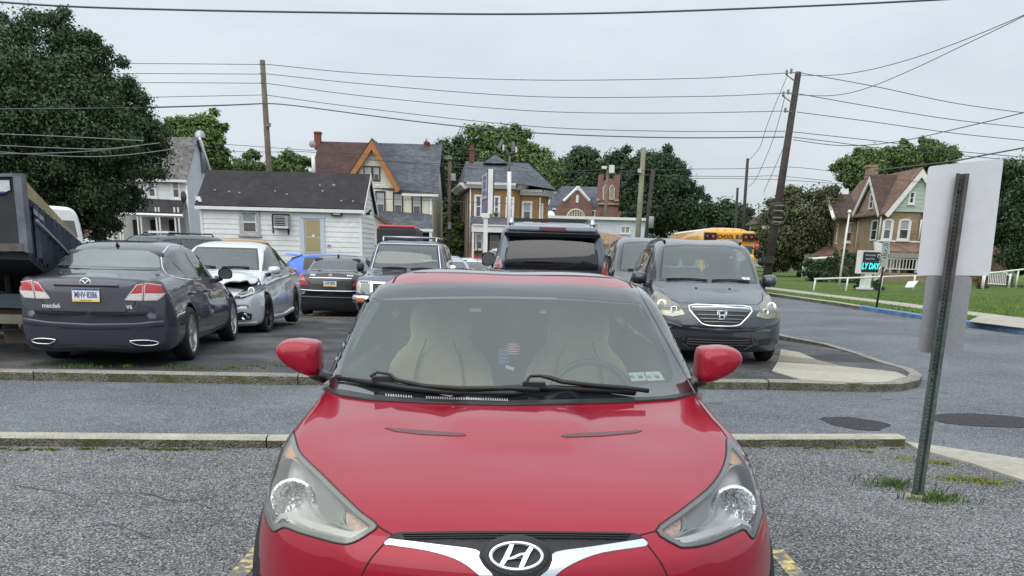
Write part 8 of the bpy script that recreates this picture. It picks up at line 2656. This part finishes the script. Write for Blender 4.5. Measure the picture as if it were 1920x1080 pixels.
simple_car('suv_car', 'large blue grey suv seen from behind with roof rails and dark rear spoiler', (p.x, 15.0 + 4.75, LOTZ), -PI / 2, .94, 4.75, SUVR, (.075, .09, .125), nz=.62, ntop=.92, tz=.68, ttop=1.12, front=[(-.72, 1.2), (.72, 1.2), (.66, 1.72), (-.66, 1.72)], rear=[(-.70, 1.17), (0, 1.155), (.70, 1.17), (.715, 1.24), (.67, 1.45), (.635, 1.66), (0, 1.68), (-.635, 1.66), (-.67, 1.45), (-.715, 1.24)], sides=([(1.85, 1.22), (2.2, 1.66), (2.55, 1.70), (2.58, 1.22)], [(2.66, 1.22), (2.64, 1.71), (3.5, 1.70), (3.52, 1.22)], [(3.6, 1.22), (3.6, 1.70), (4.3, 1.64), (4.42, 1.25)]), axle=(.9, 3.7), wheel_r=.38, extra=suv_rear, cat='suv', glass=glassmat('glass_privacy', (.34, .36, .38), ior=1.75), bt=.12, bn=.25, dash=1.12, driver=1)
# old square suv facing the camera
OLD = [(.3, .08, .96, .79, .99, .5, 1.0), (1.15, .05, 1.02, .79, 1.05, .62, 1.07), (1.38, .08, 1.04, .80, 1.09, .72, 1.11), (1.80, .1, 1.06, .81, 1.48, .66, 1.50), (2.05, .08, 1.07, .81, 1.60, .63, 1.64), (3, 0, 1.07, .81, 1.63, .63, 1.67), (4.2, 0, 1.07, .81, 1.61, .63, 1.65), (4.4, -.03, 1.05, .80, 1.35, .66, 1.40)]
def old_front(c, root, p):
	g = c.patch('grille', 'front', [(-.52, .70), (.52, .70), (.52, .90), (-.52, .90)], chrome, off=.004, step=.06)
	c.patch('grille_mesh', 'front', [(-.48, .74), (.48, .74), (.48, .87), (-.48, .87)], black_plastic, off=.007, step=.06, parent=g)
	for s in (1, -1):
		h = c.patch('headlight', 'front', [(s * .50, .68), (s * .78, .68), (s * .78, .91), (s * .50, .91)], chrome, off=.005, step=.05)
		c.patch('lamp_cover', 'front', [(s * .53, .71), (s * .71, .71), (s * .71, .87), (s * .53, .87)], mat('lamp_cell', (.22, .24, .24), rough=.08, coat=1, noise=(20, .3)), off=.012, step=.05, parent=h)
		c.patch('turn_signal', 'front', [(s * .72, .70), (s * .80, .70), (s * .80, .89), (s * .72, .89)], white_lens, off=.009, step=.05, parent=h)
		mirror_part(root, 1.55, s * .86, 1.13, chrome if s < 0 else black_plastic, side=s, sx=.08, sy=.15, sz=.18)
	b = MB().mat(chrome)
	pts = [(-.06 + .10 * abs(y / .8) ** 3, y, .58) for y in np.linspace(-.84, .84, 13)]
	b.tube(pts, .075, 8)
	bp = b.build('chrome_bumper', None, root)
	for s in (1, -1): MB().mat(amber).box((-.08, s * .70, .58), (.06, .14, .06)).build('turn_signal', None, bp)
	c.strip('screen_trim', 'front', [(-.70, 1.10), (.70, 1.10), (.61, 1.60), (-.61, 1.60)], chrome, w=.02, off=.008, closed=True)
	wipers(c, 1.10, (-.60, -.02), .5)
	for s in (1, -1): MB().mat(silver).tube([(2.25, s * .55, 1.62), (2.3, s * .55, 1.74), (4.1, s * .55, 1.74), (4.15, s * .55, 1.62)], .018, 6).build('roof_rail', None, root)
	for x in (2.32, 3.6): MB().mat(silver).tube([(x, -.55, 1.74), (x, .55, 1.74)], .018, 6).build('roof_crossbar', None, root)
p = at(746, 520, 18.6)
simple_car('suv_car', 'old dark purple blue suv facing the camera with square headlights and chrome trim', (p.x, 18.6, lotz(20)), PI / 2 + R(.5), .85, 4.55, OLD, (.035, .032, .075), nz=.66, ntop=.94, tz=.7, ttop=1.04, front=[(-.69, 1.11), (.69, 1.11), (.665, 1.26), (.60, 1.59), (-.60, 1.59), (-.665, 1.26)], sides=([(1.75, 1.12), (2.0, 1.52), (2.5, 1.56), (2.5, 1.12)], [(2.6, 1.12), (2.6, 1.57), (3.3, 1.57), (3.3, 1.12)], [(3.4, 1.12), (3.4, 1.57), (4.2, 1.55), (4.3, 1.12)]), rear=[(-.6, 1.1), (.6, 1.1), (.58, 1.5), (-.58, 1.5)], axle=(.85, 3.5), wheel_r=.37, zb=.32, extra=old_front, cat='suv', bn=.08, bt=.08, dash=1.05)
# black saloon from behind
def saloon_rear(c, root, p):
	for s in (1, -1):
		P = [(s * .52, .78), (s * .84, .78), (s * .86, .86), (s * .84, 1.0), (s * .70, 1.02), (s * .60, .90)]
		a_ = c.patch('tail_light', 'rear', P, red_lens, off=.006)
		c.patch('reversing_lens', 'rear', [(s * .62, .88), (s * .86, .88), (s * .85, .93), (s * .64, .93)], mat('lens_tan', (.40, .22, .18), rough=.2, coat=1), off=.009, parent=a_)
		P = [(s * .56, .22), (s * .76, .22)]
	c.strip('chrome_strip', 'rear', [(-.50, .945), (0, .95), (.50, .945)], chrome, w=.030, th=.014)
	c.strip('chrome_strip', 'rear', [(-.84, .67), (-.4, .655), (.4, .655), (.84, .67)], chrome, w=.022, th=.012)
	c.strip('bumper_crease', 'rear', [(-.8, .50), (.8, .50)], p, w=.04, th=.016)
	c.patch('brake_light', 'rear', [(-.16, 1.045), (.16, 1.045), (.16, 1.06), (-.16, 1.06)], dark_red_lens, off=.006)
	h, n = c.hit('rear', 0, .83)
	plate(root, frame_on(h + n * .012, Vector((1, 0, .1))), 'LXP·2095')
	h, n = c.hit('rear', 0, 1.005)
	M = frame_on(h + n * .008, Vector((1, 0, .3)))
	b = MB().mat(chrome).tube([(.036 * math.cos(k * PI / 10), .036 * math.sin(k * PI / 10), 0) for k in range(21)], .004, 6, cap=False)
	for q in (90, 210, 330): b.tube([(0, 0, 0), (.034 * math.cos(R(q)), .034 * math.sin(R(q)), 0)], [.006, .002], 5)
	b.v = [tuple(M @ Vector(v)) for v in b.v]; b.build('boot_badge', None, root)
	text_on(c, 'rear', -.42, 1.0, 'E350', .06, chrome)
	text_on(c, 'rear', .46, 1.0, '4MATIC', .045, chrome)
	q, n = c.hit('top', 3.4, 0)
	MB().mat(black_plastic).tube([q, q + Vector((.02, 0, .07))], [.03, .008], 6).build('aerial', None, root)
p = at(626, 520, 23.6)
simple_car('sedan_car', 'black sedan seen from behind with chrome strips between silver sedan and old suv', (p.x - .22, 23.6 + 4.8, lotz(26)), -PI / 2 + R(1.5), .88, 4.82, SEDAN, (.010, .010, .012), nz=.52, ntop=.70, tz=.60, ttop=1.0, flake=.1, front=[(-.64, 1.0), (.64, 1.0), (.52, 1.335), (-.52, 1.335)], rear=[(-.62, 1.10), (.62, 1.10), (.57, 1.25), (.50, 1.34), (-.50, 1.34), (-.57, 1.25)], sides=([(1.6, 1.0), (2.15, 1.30), (2.8, 1.38), (2.82, 1.0)], [(2.9, 1.0), (2.9, 1.38), (3.4, 1.33), (3.75, 1.1)]), axle=(.9, 3.75), extra=saloon_rear, glass=glassmat('glass_blue', (.5, .62, .68), ior=2.0), dash=.98, driver=1)
# blue hatchback, side on
HATCH = [(.4, .25, .78, .72, .83, .5, .86), (.95, .15, .92, .73, .95, .55, .98), (1.1, .2, .95, .74, .99, .66, 1.02), (1.5, .2, .97, .76, 1.22, .62, 1.25), (1.9, .15, .99, .77, 1.40, .58, 1.44), (2.5, 0, 1.02, .78, 1.43, .57, 1.48), (3.2, 0, 1.05, .78, 1.40, .56, 1.45), (3.6, -.08, 1.06, .77, 1.30, .55, 1.36), (3.80, -.1, 1.04, .76, 1.10, .56, 1.14)]
def hatch_x(c, root, p):
	MB().mat(p).hexa([(3.35, -.52, 1.40), (3.75, -.50, 1.43), (3.75, .50, 1.43), (3.35, .52, 1.40)], [(3.3, -.50, 1.44), (3.76, -.48, 1.46), (3.76, .48, 1.46), (3.3, .50, 1.44)]).build('rear_spoiler', None, root)
	for x in (1.35, 2.45, 3.3): c.strip('panel_gap', 'side', [(x, .28), (x, .98)], w=.010, mirror=True)
	c.patch('tail_light', 'side', [(3.6, .82), (3.85, .85), (3.82, 1.0), (3.62, 1.0)], red_lens, off=.006, mirror=True)
p0 = at(519, 470, 27.2)
simple_car('hatchback_car', 'bright blue hatchback parked side on behind the silver sedan', (p0.x + 3.9, 27.2 + .8, lotz(27)), PI, .85, 3.92, HATCH, (.006, .10, .52), nz=.5, ntop=.75, ttop=1.03, front=[(-.6, 1.03), (.6, 1.03), (.54, 1.4), (-.54, 1.4)], sides=([(1.5, 1.02), (1.95, 1.35), (2.42, 1.40), (2.42, 1.02)], [(2.52, 1.02), (2.52, 1.40), (3.2, 1.37), (3.22, 1.05)]), rear=[(-.5, 1.1), (.5, 1.1), (.5, 1.35), (-.5, 1.35)], axle=(.8, 3.2), extra=hatch_x, glass=glassmat('glass_tint', (.03, .035, .04), ior=1.6), dash=.95)
# cars glimpsed further back
def quick(name, label, px, py, Y, rz, color, kind='sedan', k=1.0, cat='car', glass=None, gz=None, extra=None):
	p = at(px, py, Y)
	loc = (p.x, Y, lotz(Y) if gz is None else gz)
	if kind == 'sedan':
		return simple_car(name, label, loc, rz, .90, 4.8, SEDAN, color, k=k, front=[(-.64, 1.0), (.64, 1.0), (.52, 1.335), (-.52, 1.335)], rear=[(-.60, 1.12), (.60, 1.12), (.50, 1.335), (-.50, 1.335)], sides=([(1.6, 1.0), (2.15, 1.30), (2.8, 1.38), (2.82, 1.0)], [(2.9, 1.0), (2.9, 1.38), (3.4, 1.33), (3.75, 1.1)]), lamps=([(.50, .62), (.80, .66), (.84, .76), (.60, .74)], [(.70, .70, .05)]), axle=(.95, 3.75), glass=glass, extra=extra)
	if kind == 'suv':
		return simple_car(name, label, loc, rz, .90, 4.5, OLD, color, k=k, nz=.66, ntop=.94, tz=.7, ttop=1.04, front=[(-.68, 1.12), (.68, 1.12), (.60, 1.58), (-.60, 1.58)], rear=[(-.6, 1.12), (.6, 1.12), (.58, 1.5), (-.58, 1.5)], sides=([(1.75, 1.12), (2.0, 1.52), (2.5, 1.56), (2.5, 1.12)], [(2.6, 1.12), (2.6, 1.57), (3.3, 1.57), (3.3, 1.12)], [(3.4, 1.12), (3.4, 1.57), (4.2, 1.55), (4.3, 1.12)]), lamps=([(.50, .72), (.80, .72), (.80, .88), (.50, .88)], [(.65, .80, .06)]), axle=(.85, 3.5), wheel_r=.36, zb=.3, bn=.15, bt=.1, glass=glass, extra=extra, dash=1.05)
	if kind == 'hatch':
		return simple_car(name, label, loc, rz, .85, 3.92, HATCH, color, k=k, nz=.5, ntop=.75, ttop=1.03, front=[(-.6, 1.03), (.6, 1.03), (.54, 1.4), (-.54, 1.4)], rear=[(-.55, 1.1), (.55, 1.1), (.5, 1.38), (-.5, 1.38)], sides=([(1.5, 1.02), (1.95, 1.35), (2.42, 1.40), (2.42, 1.02)], [(2.52, 1.02), (2.52, 1.40), (3.2, 1.37), (3.45, 1.08)]), lamps=([(.50, .66), (.76, .70), (.78, .80), (.55, .78)], [(.65, .74, .05)]), axle=(.8, 3.2), glass=glass, extra=extra)
def rack(c, root, p):
	for s in (1, -1): MB().mat(black_plastic).tube([(2.3, s * .5, 1.64), (2.4, s * .5, 1.72), (4.0, s * .5, 1.72), (4.1, s * .5, 1.64)], .02, 6).build('roof_rail', None, root)
	MB().mat(trim_w).box((2.6, 0, 1.74), (.3, .8, .06)).build('roof_box', None, root)
quick('suv_car', 'dark green grey suv with roof rack under the big tree behind the grey sedan', 160, 450, 30, R(62), (.07, .085, .085), 'suv', k=1.14, extra=rack)
quick('suv_car', 'mustard yellow suv behind the grey sedan before the white house porch', 312, 455, 33, R(70), (.45, .25, .045), 'suv', k=1.12)
quick('sedan_car', 'silver grey sedan glimpsed right of the old suv', 850, 480, 27, R(100), (.36, .37, .40), 'sedan')
quick('sedan_car', 'grey sedan roof further back right of the old suv', 838, 470, 37, R(95), (.22, .23, .25), 'sedan')
def ant(c, root, p):
	q, n = c.hit('top', 3.2, .0); MB().mat(red_lens).box(q + Vector((.1, 0, .03)), (.10, .26, .05)).build('brake_light', None, root)
	MB().mat(black_plastic).tube([q, q + Vector((.0, 0, .5))], .012, 5).build('aerial', None, root)
quick('sedan_car', 'white sedan with a thin roof aerial between the rear seen suv and silver car', 872, 480, 34, R(-80), (.62, .63, .63), 'sedan', extra=ant)
quick('hatchback_car', 'pale beige hatchback glimpsed left of the mirror of the large suv', 905, 490, 26.5, R(65), (.52, .50, .42), 'hatch')
quick('hatchback_car', 'small white hatchback with dark windows far behind the large suv mirror', 925, 470, 40, R(-75), (.65, .65, .64), 'hatch', k=1.22, glass=glass_dark)
quick('sedan_car', 'white sedan glimpsed between the large suv and the black minivan', 1150, 480, 30, R(90), (.6, .6, .6), 'sedan')
# ---- dark pickup load with red top behind the old suv
def red_box():
	Y = 31
	a = at(745, 436, Y)
	root = thing('box_trailer', 'black box trailer with a red lid behind the old suv', 'trailer', (a.x, Y, LOTZ))
	zt = at(745, 428, Y).z; xl, xr = at(706, 440, Y).x, at(779, 440, Y).x
	MB().mat(mat('trailer_black', (.02, .02, .022), rough=.6)).box(((xl + xr) / 2, Y + 1.2, (zt + .5) / 2), (xr - xl, 2.4, zt - .5)).build('body', None, root, world=True, bevel=.04)
	MB().mat(mat('lid_red', (.45, .02, .025), rough=.35, coat=.6)).box((at(742, 428, Y).x, Y + 1.0, zt + .05), (1.10, 1.9, .09)).build('lid', None, root, world=True, bevel=.03)
	for s in (-1, 1):
		MB().mat(rubber).lathe([(.3, -.1), (.34, -.06), (.34, .06), (.3, .1)], 'X', (a.x + s * (xr - xl) * .52, Y + 1.2, .44), n=20).mat(black_plastic).lathe([(.3, -.1), (.001, -.1)], 'X', (a.x + s * (xr - xl) * .52, Y + 1.2, .44), n=20).lathe([(.3, .1), (.001, .1)], 'X', (a.x + s * (xr - xl) * .52, Y + 1.2, .44), n=20).build('wheel', None, root, world=True)
red_box()
# ---- white passenger van, rear, far left
def white_van():
	Y = 31.0
	a = at(112, 420, Y)
	root = thing('white_van', 'white high roofed van seen from behind between the dump trailer and big tree', 'van', (a.x, Y, LOTZ))
	zt = at(120, 386, Y).z; xr = at(152, 430, Y).x; xl = xr - 1.95
	prof = []
	for k, (px_, z) in enumerate([(0, .35), (0, 1.3), (.06, zt - .55), (.14, zt - .18), (.30, zt - .03), (.97, zt)]): prof.append((px_, z))
	pts = [(xl + p_, z) for p_, z in prof] + [(xr - p_, z) for p_, z in prof[::-1]]
	w = paint('van_white', (.72, .73, .74), flake=0, rough=.4)
	MB().mat(w).slab([(x, Y, z) for x, z in pts], (0, 1, 0), 5.2).build('body', None, root, world=True, bevel=.10)
	g = MB().mat(glass_win); m_ = (xl + xr) / 2
	for x0, x1 in ((xl + .17, m_ - .04), (m_ - .02, xr - .17)):
		o = MB().mat(glass_win).slab([(x0, Y - .012, 1.60), (x1, Y - .012, 1.60), (x1 - (.06 if x1 > m_ else 0), Y - .012, zt - .42), (x0 + (.06 if x0 < m_ - .5 else 0), Y - .012, zt - .42)], (0, 1, 0), .02).build('rear_window', None, root, world=True)
	MB().mat(black_seam).box((m_, Y - .002, 1.3), (.012, .01, 1.9)).build('door_gap', None, root, world=True)
	for s, x in ((1, xr - .06), (-1, xl + .06)): MB().mat(red_lens).box((x, Y - .01, 1.0), (.12, .05, .4)).build('tail_light', None, root, world=True)
	MB().mat(black_plastic).box((m_, Y - .05, .50), (1.9, .16, .16)).build('rear_bumper', None, root, world=True)
	for s in (-1, 1):
		for yy in (1.0, 4.2):
			MB().mat(rubber).lathe([(.001, -.1), (.3, -.1), (.35, -.06), (.35, .06), (.3, .1), (.001, .1)], 'X', (m_ + s * .86, Y + yy, .45), n=20).build('wheel', None, root, world=True)
	return root
white_van().rotation_euler = (0, 0, R(24))
# ---- school bus coming down the side street
def school_bus():
	Y = 42.0
	c0 = at(1368, 450, Y)
	root = thing('school_bus', 'yellow school bus facing the camera behind the grey minivan with stop sign folded', 'bus', (c0.x, Y, 0), 0)
	yel_ = mat('bus_yellow', (.72, .36, .012), rough=.35, coat=.6, noise=(1.5, .05))
	wt = mat('bus_roof_white', (.66, .66, .64), rough=.4)
	X, W2 = c0.x - .03, 1.17
	zt = at(1368, 425.5, Y).z
	def sec(y, k=1.0, dz=0):
		P = []
		for i in range(15):
			a = PI * i / 14
			P.append((X - W2 * k * (abs(math.cos(a)) ** .55) * (1 if math.cos(a) > 0 else -1), y, (zt - .75) + (.75 - dz) * math.sin(a) ** .8))
		return [(X - W2 * k, y, .55)] + P + [(X + W2 * k, y, .55)]
	secs = [sec(Y, .90, .30), sec(Y + .12, .95, .12), sec(Y + .5, .985, .03), sec(Y + 1.2, 1, 0), sec(Y + 9.6, 1, 0), sec(Y + 10, .96, .1)]
	n = len(secs[0])
	V = [p for s in secs for p in s]
	F = [(i * n + j, i * n + j + 1, (i + 1) * n + j + 1, (i + 1) * n + j) for i in range(len(secs) - 1) for j in range(n - 1)] + [tuple(range(n)), tuple(range(5 * n, 6 * n))]
	b = MB().mat(yel_)
	roofF = [(i * n + j, i * n + j + 1, (i + 1) * n + j + 1, (i + 1) * n + j) for i in (3,) for j in range(5, 12)]
	b.add(V, [f for f in F if f not in roofF], True).build('body', None, root, world=True)
	MB().mat(wt).add(V, roofF, True).build('roof_panel', None, root, world=True)
	# destination cap with lamps
	fy = Y - .03
	zc = zt - .40
	MB().mat(yel_).box((X, Y + .02, zc), (2.15, .16, .50)).build('front_cap', None, root, world=True, bevel=.08)
	for s in (-1, 1):
		o = MB().mat(black_gloss).box((X + s * .80, fy - .05, zc), (.52, .06, .34)).build('lamp_panel', None, root, world=True, bevel=.02)
		for k, (dx, m_) in enumerate(((.12, dark_red_lens), (-.12, mat('bus_amber', (.22, .05, .015), rough=.3, coat=1)))):
			MB().mat(m_).lathe([(.095, 0), (.085, -.03), (.001, -.04)], 'Y', (X + s * (.80 + dx), fy - .08, zc), n=18).build('warning_lamp', None, o, world=True)
			MB().mat(black_plastic).lathe([(.10, 0), (.11, -.06), (.10, 0)], 'Y', (X + s * (.80 + dx), fy - .08, zc), n=18).build('lamp_hood', None, o, world=True)
	put_text('bus_lettering', 'SCHOOL BUS', .235, mat('bus_black', (.01, .01, .01), rough=.5), Matrix.Translation((X - root.location.x, fy - .065 - root.location.y, zc)) @ Matrix.Rotation(PI / 2, 4, 'X') @ Matrix.Scale(.82, 4, (1, 0, 0)), root, depth=.004, bold=.006)
	for dx in (-.5, -.17, .17, .5): MB().mat(mat('clearance_lamp', (.5, .25, .02), rough=.3)).box((X + dx, Y + .1, zt - .14), (.10, .08, .05)).build('clearance_lamp', None, root, world=True)
	MB().mat(glass_win).box((X, fy - .02, zc - .72), (2.0, .05, .80)).build('windshield', None, root, world=True)
	MB().mat(yel_).box((X, Y - .8, 1.2), (1.6, 1.7, .95)).build('bonnet', None, root, world=True, bevel=.15)
	MB().mat(black_plastic).box((X, Y - 1.67, 1.15), (1.2, .06, .6)).build('grille', None, root, world=True)
	MB().mat(black_plastic).box((X, Y - 1.75, .55), (2.3, .25, .3)).build('front_bumper', None, root, world=True, bevel=.05)
	for s in (-1, 1):
		for k in range(9):
			MB().mat(glass_win).box((X + s * (W2 + .005), Y + 1.1 + k * .95, zt - 1.05), (.02, .75, .55)).build('side_window', None, root, world=True)
		MB().mat(MATS['bus_black']).box((X + s * (W2 + .005), Y + 5, 1.25), (.03, 9, .08)).build('rub_rail', None, root, world=True)
		for yy in (-.6, 7.0):
			MB().mat(rubber).lathe([(.001, -.15), (.42, -.15), (.5, -.08), (.5, .08), (.42, .15), (.001, .15)], 'X', (X + s * 1.0, Y + yy, .5), n=24).build('wheel', None, root, world=True)
	sp = MB().mat(mat('stop_red', (.50, .02, .02), rough=.4)).slab([(X + W2 + .10 + .12 * math.cos(PI / 8 + k * PI / 4), Y + .4, zc - .30 + .20 * math.sin(PI / 8 + k * PI / 4)) for k in range(8)], (0, 1, 0), .02).build('stop_sign', None, root, world=True)
	put_text('stop_lettering', 'STOP', .13, plate_white, Matrix.Translation((X + W2 + .10 - root.location.x, .4 - .012, zc - .30)) @ Matrix.Rotation(PI / 2, 4, 'X') @ Matrix.Scale(.45, 4, (1, 0, 0)), sp, depth=.002, bold=.003)
	MB().mat(black_plastic).tube([(X + .9, Y - .3, zc - .4), (X + 1.25, Y - 1.0, zc - .6), (X + 1.2, Y - 1.0, zc - 1.0)], .03, 6).lathe([(.001, 0), (.16, .02), (.16, .04)], 'Y', (X + 1.2, Y - 1.02, zc - .95), n=14).build('crossview_mirror', None, root, world=True)
school_bus()
# ---- tilted dump body at the left edge
def dump_trailer():
	steel = mat('dump_steel', (.075, .088, .115), rough=.55, metal=.3, noise=[(1.2, .35), (9, .25)])
	dk = mat('dump_dark', (.022, .024, .028), rough=.7, noise=[(2, .4)])
	edge = mat('dump_post', (.13, .14, .17), rough=.5, metal=.3, noise=[(6, .3)])
	Y = 11.6
	a = at(38, 470, Y)
	root = thing('dump_trailer', 'dark steel dump trailer body tilted up at the left edge with plywood side boards', 'trailer', (a.x, Y, LOTZ))
	# tail gate facing the camera
	tl, tr, bl_, br = at(-230, 328, Y), at(38, 325, Y), at(-230, 462, Y), at(52, 470, Y)
	MB().mat(dk).slab([at(-230, 333, Y), at(26, 331, Y), at(40, 462, Y), at(-230, 455, Y)], (0, 1, 0), .06).build('tailgate', None, root, world=True)
	MB().mat(edge).slab([at(23, 325, Y - .04), at(39, 325, Y - .04), at(53, 474, Y - .04), at(38, 470, Y - .04)], (0, 1, 0), .12).build('corner_post', None, root, world=True)
	MB().mat(edge).slab([at(-230, 326, Y - .04), at(38, 325, Y - .04), at(38, 331, Y - .04), at(-230, 333, Y - .04)], (0, 1, 0), .10).build('top_rail', None, root, world=True)
	MB().mat(mat('dump_rusty', (.11, .095, .085), rough=.8, noise=[(7, .4)])).slab([at(-230, 452, Y - .05), at(41, 457, Y - .05), at(44, 471, Y - .05), at(-230, 468, Y - .05)], (0, 1, 0), .12).build('bottom_rail', None, root, world=True)
	s_ = MB().mat(mat('label_white', (.55, .58, .62), rough=.6, noise=(8, .2))).slab([at(-12, 338, Y - .02), at(17, 338, Y - .02), at(19, 356, Y - .02), (at(8, 361, Y - .02)), at(-12, 362, Y - .02)], (0, 1, 0), .01).build('label', None, root, world=True)
	MB().mat(plate_blue).slab([at(-12, 360, Y - .03), at(8, 359, Y - .03), at(8, 363, Y - .03), at(-12, 364, Y - .03)], (0, 1, 0), .005).build('label_strip', None, s_, world=True)
	# side wall running away and downwards
	Yf = 15.4
	T0, T1, B0, B1 = at(43, 372, Y + .08), at(152, 462, Yf), at(53, 474, Y + .08), at(152, 560, Yf)
	side = MB().mat(steel)
	nrm = (T1 - T0).cross(B0 - T0).normalized()
	if nrm.x > 0: nrm = -nrm
	side.slab([T0, T1, B1, B0], nrm, .05).build('side_wall', None, root, world=True)
	MB().mat(edge).tube([T0 - nrm * .02, T1 - nrm * .02], .05, 4).build('side_top_rail', None, root, world=True)
	for k in range(1, 11):
		f = k / 11
		p, q = T0.lerp(T1, f), B0.lerp(B1, f)
		MB().mat(steel).tube([p - nrm * .05, q - nrm * .05], .045, 4).build('side_rib', None, root, world=True)
	p, q = T0.lerp(B0, .38).lerp(T1.lerp(B1, .38), .02), T0.lerp(B0, .40).lerp(T1.lerp(B1, .52), .62)
	MB().mat(mat('pale_bar', (.30, .31, .33), rough=.6, noise=(20, .3))).tube([p - nrm * .11, q - nrm * .11], .022, 6).build('brace_bar', None, root, world=True)
	MB().mat(MATS['pale_bar']).slab([x - nrm * .08 for x in (T0.lerp(B0, .15).lerp(T1, .03), T0.lerp(B0, .15).lerp(T1.lerp(B1, .15), .17), T0.lerp(B0, .24).lerp(T1.lerp(B1, .24), .17), T0.lerp(B0, .24).lerp(T1.lerp(B1, .24), .03))], -nrm, .004).build('worn_lettering', None, root, world=True)
	# plywood boards
	up = Vector((0, 0, 1))
	ply = mat('plywood', (.34, .27, .15), rough=.85, noise=[(9, .12), (2, .12)])
	for f0, f1 in ((.02, .49), (.50, .90)):
		p, q = T0.lerp(T1, f0), T0.lerp(T1, f1)
		h0, h1 = .25 - .15 * f0, .25 - .15 * f1
		MB().mat(ply).slab([p, q, q + up * h1, p + up * h0], nrm, .02).build('plywood_board', None, root, world=True)
	# far wall, floor
	MB().mat(dk).slab([at(-230, 333, Y), at(-230, 462, Y), Vector((at(-230, 462, Y).x, Yf, B1.z)), Vector((at(-230, 333, Y).x, Yf, T1.z))], (1, 0, 0), .05).build('side_wall', None, root, world=True)
	MB().mat(dk).slab([at(-230, 466, Y), B0, B1, Vector((at(-230, 466, Y).x, Yf, B1.z))], (0, 0, -1), .08).build('floor', None, root, world=True)
	# chassis
	xl, xr = at(-300, 500, Y + .6).x, at(84, 560, Y + .6).x
	for (y0, y1, dy, m_) in ((552, 578, .6, mat('beam_blue', (.05, .07, .09), rough=.6, noise=(4, .3))), (580, 588, .75, mat('beam_brown', (.10, .07, .045), rough=.8)), (591, 608, .45, mat('beam_tan', (.20, .18, .14), rough=.8, noise=(5, .3)))):
		z1, z0 = at(40, y0, Y + dy).z, at(40, y1, Y + dy).z
		MB().mat(m_).box(((xl + xr) / 2 + (.0 if dy < .7 else 0), Y + dy + .1, (z0 + z1) / 2), (xr - xl, .18, z1 - z0)).build('chassis_beam', None, root, world=True)
	MB().mat(dk).box(((xl + xr) / 2, Y + 3.2, .75), (xr - xl - .3, .2, 1.2)).build('chassis_frame', None, root, world=True)
	for x in (xr - .5, xl + .6):
		for yy in (Y + 1.6, Y + 2.6):
			MB().mat(rubber).lathe([(.001, -.12), (.38, -.12), (.45, -.06), (.45, .06), (.38, .12), (.001, .12)], 'X', (x, yy, .55), n=24).build('wheel', None, root, world=True)
	for (px, py) in ((10, 480), (70, 495)):
		q = at(px, py, Y + 1.2); MB().mat(dk).tube([(q.x, Y + 1.2, q.z + .1), (q.x, Y + 1.2, .5)], .05, 6).build('lift_strut', None, root, world=True)
dump_trailer()
g0 = gnd(28, 645, LOTZ)
bxm = mat('cardboard', (.24, .19, .145), rough=.9, noise=(5, .2))
box = thing('cardboard_box', 'crushed brown cardboard box on the ground under the dump trailer', 'box', (g0.x, g0.y + .2, LOTZ), .15)
MB().mat(bxm).hexa([(-.19, -.1, 0), (.17, -.12, 0), (.18, .14, 0), (-.17, .12, 0)], [(-.20, -.08, .15), (.14, -.10, .19), (.16, .12, .16), (-.18, .12, .14)]).build('carton', None, box)
MB().mat(mat('cardboard_flap', (.36, .31, .25), rough=.9)).slab([(-.20, -.085, .152), (.14, -.105, .192), (.10, -.22, .21), (-.22, -.18, .17)], (0, 0, 1), .005).build('flap', None, box)
g1 = gnd(58, 652, LOTZ)
vs, fs = [], []
P0 = [at(34, 604, g1.y), at(44, 607, g1.y), at(56, 628, g1.y), at(72, 645, g1.y), at(60, 652, g1.y - .02), at(47, 628, g1.y), at(40, 615, g1.y)]
pp = MB().mat(mat('paper', (.50, .50, .50), rough=.9, noise=(12, .2))).add([q - Vector((0, .05 * math.sin(i * 2.3), 0)) for i, q in enumerate(P0)], [(0, 1, 6), (1, 2, 5, 6), (2, 3, 4, 5)]).build('torn_sheet')
md = pp.modifiers.new('s', 'SOLIDIFY'); md.thickness = .008
tag(pp, 'torn white sheet leaning beside the cardboard box under the trailer', 'litter')
